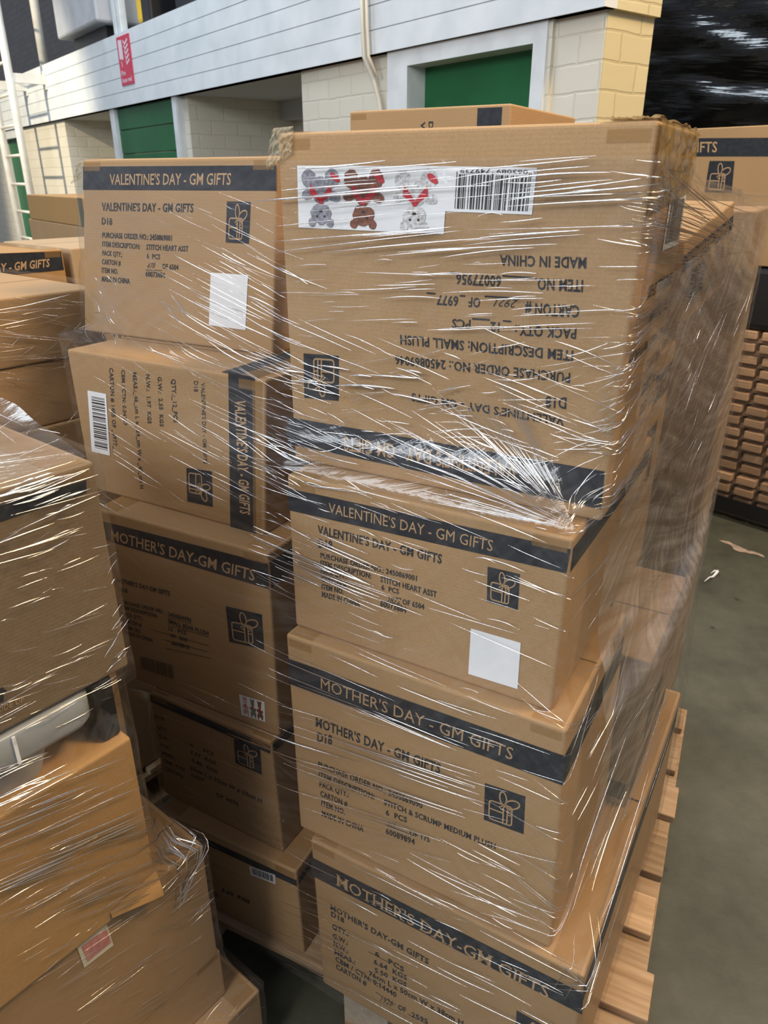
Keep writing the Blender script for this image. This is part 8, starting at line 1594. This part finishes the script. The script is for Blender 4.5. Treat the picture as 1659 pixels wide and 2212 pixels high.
def wrap_obj(W, label, zlo, zhi, amp, group=None, strands=(), material='film', double=None):
    mb = MB(); nz, n = W.nz, W.n; cx, cy = W.c
    off = {}
    for i in range(nz):
        z = W.z0+(W.z1-W.z0)*i/(nz-1)
        for k in range(n):
            ph = 2*math.pi*k/n; r = W.r[i][k]
            u = r*ph
            d = noise.noise((u*6+z*2, z*22-u*4, .3))*amp+noise.noise((u*14, z*60, 2.1))*amp*.5
            r2_ = r+max(-.003, d+amp*.4)
            mb.v.append(V((cx+r2_*math.cos(ph), cy+r2_*math.sin(ph), z)))
    for i in range(nz-1):
        for k in range(n):
            k2 = (k+1) % n
            mb.f.append((i*n+k, i*n+k2, (i+1)*n+k2, (i+1)*n+k)); mb.m.append(0)
            U = lambda i_, kk_: (W.r[i_][kk_ % n]*2*math.pi*kk_/n, W.z0+(W.z1-W.z0)*i_/(nz-1))
            mb.uv.append((U(i, k), U(i, k+1), U(i+1, k+1), U(i+1, k)))
    rnd = random.Random(11)
    for p0, z0, p1, z1, w in strands:
        if p1-p0 > math.pi: p1 -= 2*math.pi
        if p0-p1 > math.pi: p1 += 2*math.pi
        N = 9; A0 = V(W.at(p0, z0)); A1 = V(W.at(p1, z1)); bow = rnd.gauss(0, .0012); pts = []
        for j in range(N):
            t = j/(N-1); q = A0.lerp(A1, t); pts.append(W.at(math.atan2(q.y-cy, q.x-cx), q.z+bow*math.sin(math.pi*t), .0022+amp*.5))
        mb.tube(pts, w*.00112, 5, 1, taper=True)
    if double:
        p0, p1, za0, za1, zb0, zb1 = double; NX, NY = 90, 110; k0 = len(mb.v)
        for i in range(NY+1):
            for j in range(NX+1):
                t = j/NX; ph = p0+(p1-p0)*t; z = (za0+(zb0-za0)*t)*(1-i/NY)+(za1+(zb1-za1)*t)*i/NY
                d = noise.noise((ph*5-z*9, z*24+ph*9, 5))*.004
                mb.v.append(V(W.at(ph, z, .010+d)))
        for i in range(NY):
            for j in range(NX):
                a = k0+i*(NX+1)+j; mb.f.append((a, a+1, a+NX+2, a+NX+1)); mb.m.append(2)
                mb.uv.append(tuple((x*(p1-p0)*.6/NX, y*(za1-za0)/NY) for x, y in ((j, i), (j+1, i), (j+1, i+1), (j, i+1))))
    o = mb.build('stretch_wrap', [M[material], M['crease'], M['film_thick']], smooth=True)
    return tag(o, label, 'plastic wrap', group)
main = [BX[k] for k in BX]+[MBX[k] for k in MBX]
w_ = G['WM']; Wm = Wrap(main, w_['cen'], w_['z0'], w_['z1'], w_['nz'], w_['nphi'], w_['gap'])
wrap_obj(Wm, 'clear crinkled stretch film wound round the middle stack of printed cartons', .13, 1.63, .0035, strands=G['SM'], double=(math.radians(-71), math.radians(27), .60, 1.50, .70, 1.56))

# ------------------------------------------------------------------ near stack on the viewer's side
NB = G['NB']; GN = 'cartons of the near stack'
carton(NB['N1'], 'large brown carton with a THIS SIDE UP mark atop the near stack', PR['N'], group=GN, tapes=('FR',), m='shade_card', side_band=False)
carton(NB['N1b'], 'carton poking out behind the THIS SIDE UP carton', group=GN, m='kraft', tapes=())
n3 = carton(NB['N3'], 'amber carton with a crumpled corner below the grey crate', group=GN, m='amber', tapes=())
n4 = carton(NB['N4'], 'carton with a pink and white square label, below the amber one', group=GN, m='kraft', tapes=('FR',))
mb = MB(); flat(mb, G['N4sticker'], .001); st = tag(mb.build('shipping_label', M['cream'], n4), 'white square label'); mb = MB(); flat(mb, G['N4pink'], .0016); tag(mb.build('label_print', M['pink'], st), 'pink square print')
carton(NB['N5'], 'flat carton below the one with the pink label', group=GN, m='kraft', tapes=('FR',))
carton(NB['N6'], 'wide carton on the floor, its corner poking out of the near stack', group=GN, m='kraft', tapes=('FR',))
# folded corner flap of the amber carton
PN = V(G['PN']); dN = V((math.sin(math.radians(39.3)), math.cos(math.radians(39.3)), 0)); nN = V((dN.y, -dN.x, 0))
mb = MB(); NF = 10
for i in range(NF+1):
    for j in range(NF+1):
        u, w = i/NF, j/NF*(1-.75*i/NF)
        p = PN+dN*(-.014-.08*u)+nN*(.0135+.012*math.sin(math.pi*.5*w)*(1-u*.6))+V((0, 0, .636-PN.z-.045*w-.012*u))
        mb.v.append(p)
for i in range(NF):
    for j in range(NF):
        a = i*(NF+1)+j; mb.f.append((a, a+NF+1, a+NF+2, a+1)); mb.m.append(0); mb.uv.append(None)
tag(mb.build('corner_flap', M['amber'], n3, smooth=True), 'crumpled corner flap')
# grey crate with its clear lid
def rrect(o, d, n, a0, a1, n0, n1, r, z, seg=6):
    pts = []
    for (ca_, cn_, q0) in ((a1-r, n1-r, 0), (a0+r, n1-r, 1), (a0+r, n0+r, 2), (a1-r, n0+r, 3)):
        for k in range(seg+1):
            a = (q0+k/seg)*math.pi/2; pts.append(V((o[0], o[1], 0))+V(d)*(ca_+r*math.cos(a))+V(n)*(cn_+r*math.sin(a))+V((0, 0, z)))
    return pts
def loft(mb, rings, m=0, caps=True):
    k = len(mb.v); n = len(rings[0])
    for r in rings: mb.v += [V(p) for p in r]
    for i in range(len(rings)-1):
        for j in range(n):
            j2 = (j+1) % n; mb.f.append((k+i*n+j, k+i*n+j2, k+(i+1)*n+j2, k+(i+1)*n+j)); mb.m.append(m); mb.uv.append(None)
    if caps:
        mb.f.append(tuple(k+j for j in range(n))[::-1]); mb.f.append(tuple(k+(len(rings)-1)*n+j for j in range(n))); mb.m += [m, m]; mb.uv += [None, None]
cr = thing('storage_crate', PN+dN*-.3-nN*.02+V((0, 0, .899-PN.z)), math.atan2(dN.y, dN.x), 'grey plastic crate with a clear rounded lid squeezed under the top near carton', 'crate')
o_ = (PN.x, PN.y, 0)
mb = MB(); loft(mb, [rrect(o_, dN, nN, -.52, -.12, -.34, -.016, .02, .899), rrect(o_, dN, nN, -.53, -.11, -.34, -.008, .02, .945)]); mb.build('body', M['crate'], cr)
mb = MB(); loft(mb, [rrect(o_, dN, nN, -.55, -.055, -.36, .0, .024, .947), rrect(o_, dN, nN, -.55, -.05, -.36, .004, .026, .955), rrect(o_, dN, nN, -.55, -.05, -.36, .004, .026, .990), rrect(o_, dN, nN, -.55, -.056, -.36, .0, .024, .995)]); mb.build('lid', M['tray'], cr, smooth=True)
for a in (-.30, -.16):
    mb = MB(); mb.hexa(obb(o_, dN, nN, a, a+.004, .0045, .007, .95, .992)); mb.build('lid_rib', M['white'], cr)
mb = MB(); mb.hexa(obb(o_, dN, nN, -.046, -.018, -.36, -.004, .899, .997)); tag(mb.build('dark_filler', M['case'], bevel=.004), 'added dark filler standing on the amber carton at the end of the grey crate', 'block')  # black filler added to keep the end beside the crate dark
w_ = G['WN']; Wn = Wrap(list(NB.values()), w_['cen'], w_['z0'], w_['z1'], w_['nz'], w_['nphi'], w_['gap'])
wrap_obj(Wn, 'clear stretch film round the near stack, golden streaks along it', 0, 1.3, .003, strands=G['SN'])
# film tented over the top of the near stack
mb = MB(); rnd = random.Random(2)
tip = PN+V((0, 0, .008)); far = PN-nN*.46+V((0, 0, .10)); near = PN-dN*.6+V((0, 0, .012)); fn = PN-dN*.6-nN*.46+V((0, 0, .12))
NX = 26
for i in range(NX+1):
    for j in range(NX+1):
        p = bil([near, tip, far, fn], i/NX, j/NX); e = math.sin(math.pi*min(1, j/NX))
        mb.v.append(p+V((0, 0, noise.noise((i*.5, j*.16, 3))*.012*e+noise.noise((i*1.3, j*.4, 7))*.006*e)))
for i in range(NX):
    for j in range(NX):
        a = i*(NX+1)+j; mb.f.append((a, a+NX+1, a+NX+2, a+1)); mb.m.append(0); mb.uv.append(tuple((x*.6/NX, y*.46/NX) for x, y in ((i, j), (i+1, j), (i+1, j+1), (i, j+1))))
for k in range(70):
    x = rnd.uniform(.5, 1); y = rnd.uniform(0, .7); a = rnd.gauss(1.2, .6); L = rnd.uniform(.05, .25); pts = []
    for t in range(6):
        xx, yy = min(1, max(0, x+L*math.cos(a)*t/5)), min(1, max(0, y+L*math.sin(a)*t/5)); pts.append(bil([near, tip, far, fn], xx, yy)+V((0, 0, .010)))
    mb.tube(pts, rnd.uniform(.0002, .0008), 5, 1, taper=True)
tag(mb.build('top_film', [M['film'], M['crease']], smooth=True), 'crumpled clear film sheet tented over the top near carton', 'plastic wrap')

# ------------------------------------------------------------------ wrapped stack between, further back
BB, GB = G['BB'], G['GB']; GBk = 'cartons of the wrapped stack behind the near one'
for k, lb in (('B1', 'top carton of the wrapped stack behind, pale lid under film'), ('B2', 'second carton down in the wrapped stack behind'), ('B3', 'tall middle carton in the wrapped stack behind'), ('B4', 'carton second from the bottom in the wrapped stack behind'), ('B5', 'lowest carton of the wrapped stack behind, on its pallet')):
    carton(BB[k], lb, group=GBk, m='kraft' if k < 'B4' else 'dull', tapes=())
QB = V(G['B']['Q']); pallet(V((QB.x, QB.y, 0))+dN*.22+nN*.01, -dN, -nN, 'wooden pallet under the wrapped stack behind the near one', mm='wood', w=.5, l=1.0)
w_ = G['WB']; Wb = Wrap(list(BB.values()), w_['cen'], w_['z0'], w_['z1'], w_['nz'], w_['nphi'], w_['gap'])
wrap_obj(Wb, 'clear stretch film round the stack behind the near one', 0, 1.3, .004, strands=G['SB'])
GG = 'cartons of the row beyond the wrapped stack'
carton(GB['G1'], 'carton with bold black heading and taped lid, behind the wrapped stack', PR['G'], group=GG, m='amber', side_band=False, tapes=('FR',))
carton(GB['G2'], 'carton under the bold-headed one beyond the wrapped stack', group=GG, m='dull', tapes=()); carton(GB['G2b'], 'floor carton under the bold-headed one beyond the wrapped stack', group=GG, m='dull', tapes=())
g3 = carton(GB['G3'], 'plain pale carton beside the bold-headed one, small print on it', group=GG, m='grey_card', tapes=())
c = [V(p) for p in GB['G3']]; F = [c[0], c[1], c[5], c[4]]; mb = MB()
for k, s in enumerate(('*MADE IN CHINA', '*ITEM NO. 60078015', '*CARTON # OF 5698', '*PACK QTY.: 12 PCS')):
    O = bil(F, .22+.05*k, .72); put_text(mb, s, O, bil(F, .22+.05*k, .30)-O, bil(F, .245+.05*k, .72)-O, .001)
mb.build('printed_text', M['ink_text'], g3)
carton(GB['G4'], 'carton under the plain pale one beyond the wrapped stack', group=GG, m='dull', tapes=()); carton(GB['G5'], 'floor carton under the plain pale one beyond the wrapped stack', group=GG, m='dull', tapes=())
# far row near the wall
ho = V((-1.02, 3.15, 0)); hd = -FD
GH = 'cartons of the far row near the wall'
def hb(a0, a1, n0, n1, z0, z1): return obb(ho, FD, -WI, a0, a1, n0, n1, z0, z1)
def ob2(a0, a1, dep, z0, z1):
    return [ho+FD*s+WI*t+V((0, 0, z)) for z in (z0, z1) for s, t in ((a0, 0), (a1, 0), (a1, dep), (a0, dep))]
carton(ob2(-1.6, .25, .8, .0, .70), 'wide floor carton of the far row near the wall', group=GH, m='dull', tapes=()); carton(ob2(-1.6, .25, .8, .701, 1.405), 'wide upper carton of the far row, its bare top showing', group=GH, m='kraft', tapes=())
oc = carton(ob2(-1.55, -.55, .6, 1.406, 1.53), 'sunlit orange-brown carton with a dark green end under film', group=GH, m='amber', tapes=())
c = [V(p) for p in ob2(-1.55, -.55, .6, 1.406, 1.53)]; F = [c[0], c[1], c[5], c[4]]; mb = MB(); flat(mb, [bil(F, x, y) for x, y in ((.93, .01), (.995, .01), (.995, .99), (.93, .99))], .001); mb.build('end_band', M['olive'], oc)

# ------------------------------------------------------------------ right: stacked empty pallets, carton, black gap block
e_ = V((math.cos(math.radians(-48)), math.sin(math.radians(-48)), 0)); ei = V((-e_.y, e_.x, 0)); QF = V((*G['F']['bl'][:2], 0))
def slatted(o, d, n, label, group, w=1.0, l=1.2):
    root = thing('wooden_pallet', V(o)+d*l/2+n*w/2, math.atan2(-n.y, -n.x), label, 'pallet', group); p = l/10
    for z in (.023, .082):
        for k in range(10):
            mb = MB(); mb.hexa(obb(o, d, n, k*p+.012, k*p+p-.014, 0, w, z, z+.036)); mb.build('deck_board', M['wood_old'], root, bevel=.003)
        for s in (.05, w/2-.04, w-.13):
            mb = MB(); mb.hexa(obb(o, d, n, .02, l-.02, s, s+.08, z-.023+.0003, z-.0003)); mb.build('stringer_board', M['wood_old'], root)
    return root
for k in range(8):
    rnd = random.Random(k); o = QF-e_*.42+ei*rnd.uniform(-.012, .012)+e_*rnd.uniform(-.015, .015)
    # the long side of deck board ends faces out
    r = slatted(o, e_, ei, 'flat wooden pallet in the wrapped stack at the far side of the aisle, '+('lowest', 'second', 'third', 'fourth', 'fifth', 'sixth', 'seventh', 'topmost')[k]+' one', 'stacked empty pallets')
    r.location.z += .119*k
def wl(name, c, label, cat, m, bev): 
    mb = MB(); mb.hexa(c); return tag(mb.build(name, M[m], bevel=bev), label, cat)
fo = QF-e_*.42
def fb(a0, a1, dep, z0, z1, out=0): return [fo+e_*s+ei*(t-out)+V((0, 0, z)) for z in (z0, z1) for s, t in ((a0, 0), (a1, 0), (a1, dep), (a0, dep))]
wl('gap_block', fb(.02, 1.18, .95, .953, 1.24), 'low black block filling the dark gap between the stacked pallets and the carton above', 'bale', 'case', .03)  # plain black block in the dark gap, carries the carton above
carton(fb(-.1, .9, .8, 1.241, 1.818), 'big pale carton with a gift emblem on the pallets across the aisle', PR['F'], group=None, tapes=(), side_band=False, m='kraft')
# film round the stacked pallets
mb = MB(); nz = 40; L = 1.24
for i in range(nz+1):
    z = .02+.93*i/nz
    for j in range(61):
        s = -.03+L*j/60; d = .018+noise.noise((s*3, z*26, 1))*.006
        mb.v.append(fo+e_*s-ei*d+V((0, 0, z)))
for i in range(nz):
    for j in range(60):
        a = i*61+j; mb.f.append((a, a+1, a+62, a+61)); mb.m.append(0); mb.uv.append(tuple((x*.02, y*.023) for x, y in ((j, i), (j+1, i), (j+1, i+1), (j, i+1))))
tag(mb.build('stretch_wrap', M['film'], smooth=True), 'clear film stretched across the stacked empty pallets across the aisle', 'plastic wrap')
mb = MB(); mb.hexa(fb(.05, 1.25, .001, .04, .12, .024)); tag(mb.build('black_strip', M['case']), 'black plastic strip along the foot of the stacked pallets', 'strip')
# tall black-wrapped load beyond the wall end
bo = A+WI*2.1-FD*1.4
mb = MB(); nz = 90; nn = 70
def bp_(s, t, z): return bo+FD*s+WI*t+V((0, 0, z))
for i in range(nz+1):
    z = .0+3.6*i/nz
    for j in range(nn+1):
        s = 2.6*j/nn; d = noise.noise((s*2.2, z*9+s*1.5, 4))*.03+noise.noise((s*3, z*30+s*3, 9))*.014
        mb.v.append(bp_(s, .06-d, z))
for i in range(nz):
    for j in range(nn):
        a = i*(nn+1)+j; mb.f.append((a, a+1, a+nn+2, a+nn+1)); mb.m.append(0); mb.uv.append(tuple((x*.024, y*.04) for x, y in ((j, i), (j+1, i), (j+1, i+1), (j, i+1))))
k0 = len(mb.v)
bl = thing('black_load', bp_(1.3, .6, 0), math.atan2(FD.y, FD.x), 'tall load wrapped in glossy black film beyond the corner of the brick pier', 'wrapped load')
mb.build('film_cover', M['film_black'], bl, smooth=True)
mb = MB(); c = [bp_(s, t, z) for z in (0, 3.6) for s, t in ((0.0, .1), (2.6, .1), (2.6, 1.2), (0.0, 1.2))]; mb.hexa(c); mb.build('bale_core', M['case'], bl, bevel=.05)
# floor marks
P = G['paint']
mb = MB(); rnd = random.Random(4); N = 14; a, b = V(P[0]), V(P[2]); d = (b-a).normalized(); s = V((-d.y, d.x, 0)); L_, R_ = [], []
for i in range(N+1):
    t = i/N; p = a+(b-a)*t+s*.012*math.sin(t*9); w = .022*(1-.5*abs(t-.45))*rnd.uniform(.5, 1.3)*(0.2 if i in (0, N) else 1); L_.append(p+s*w+V((0, 0, .002))); R_.append(p-s*w+V((0, 0, .002)))
for i in range(N): mb.quad(R_[i], R_[i+1], L_[i+1], L_[i])
tag(mb.build('paint_smear', M['paint_mark']), 'peach-coloured paint smear on the grey concrete floor', 'mark')
mb = MB(); q0, q1, q2 = V(P[5]), V(P[4]), V(P[3]); pts = []
for i in range(9):
    t = i/8; p = q0*(1-t)**2+2*t*(1-t)*(q1+V((.05, .0, 0)))+q2*t*t; pts.append(p+V((0, 0, .008+.006*math.sin(i*2.1))))
mb.tube(pts, .007, 6, taper=True); tag(mb.build('film_scrap', M['white'], smooth=True), 'curled scrap of pale film lying on the floor of the aisle', 'scrap')
for o in bpy.data.objects:
    if '_n' in o: del o['_n']
bpy.context.view_layer.update()
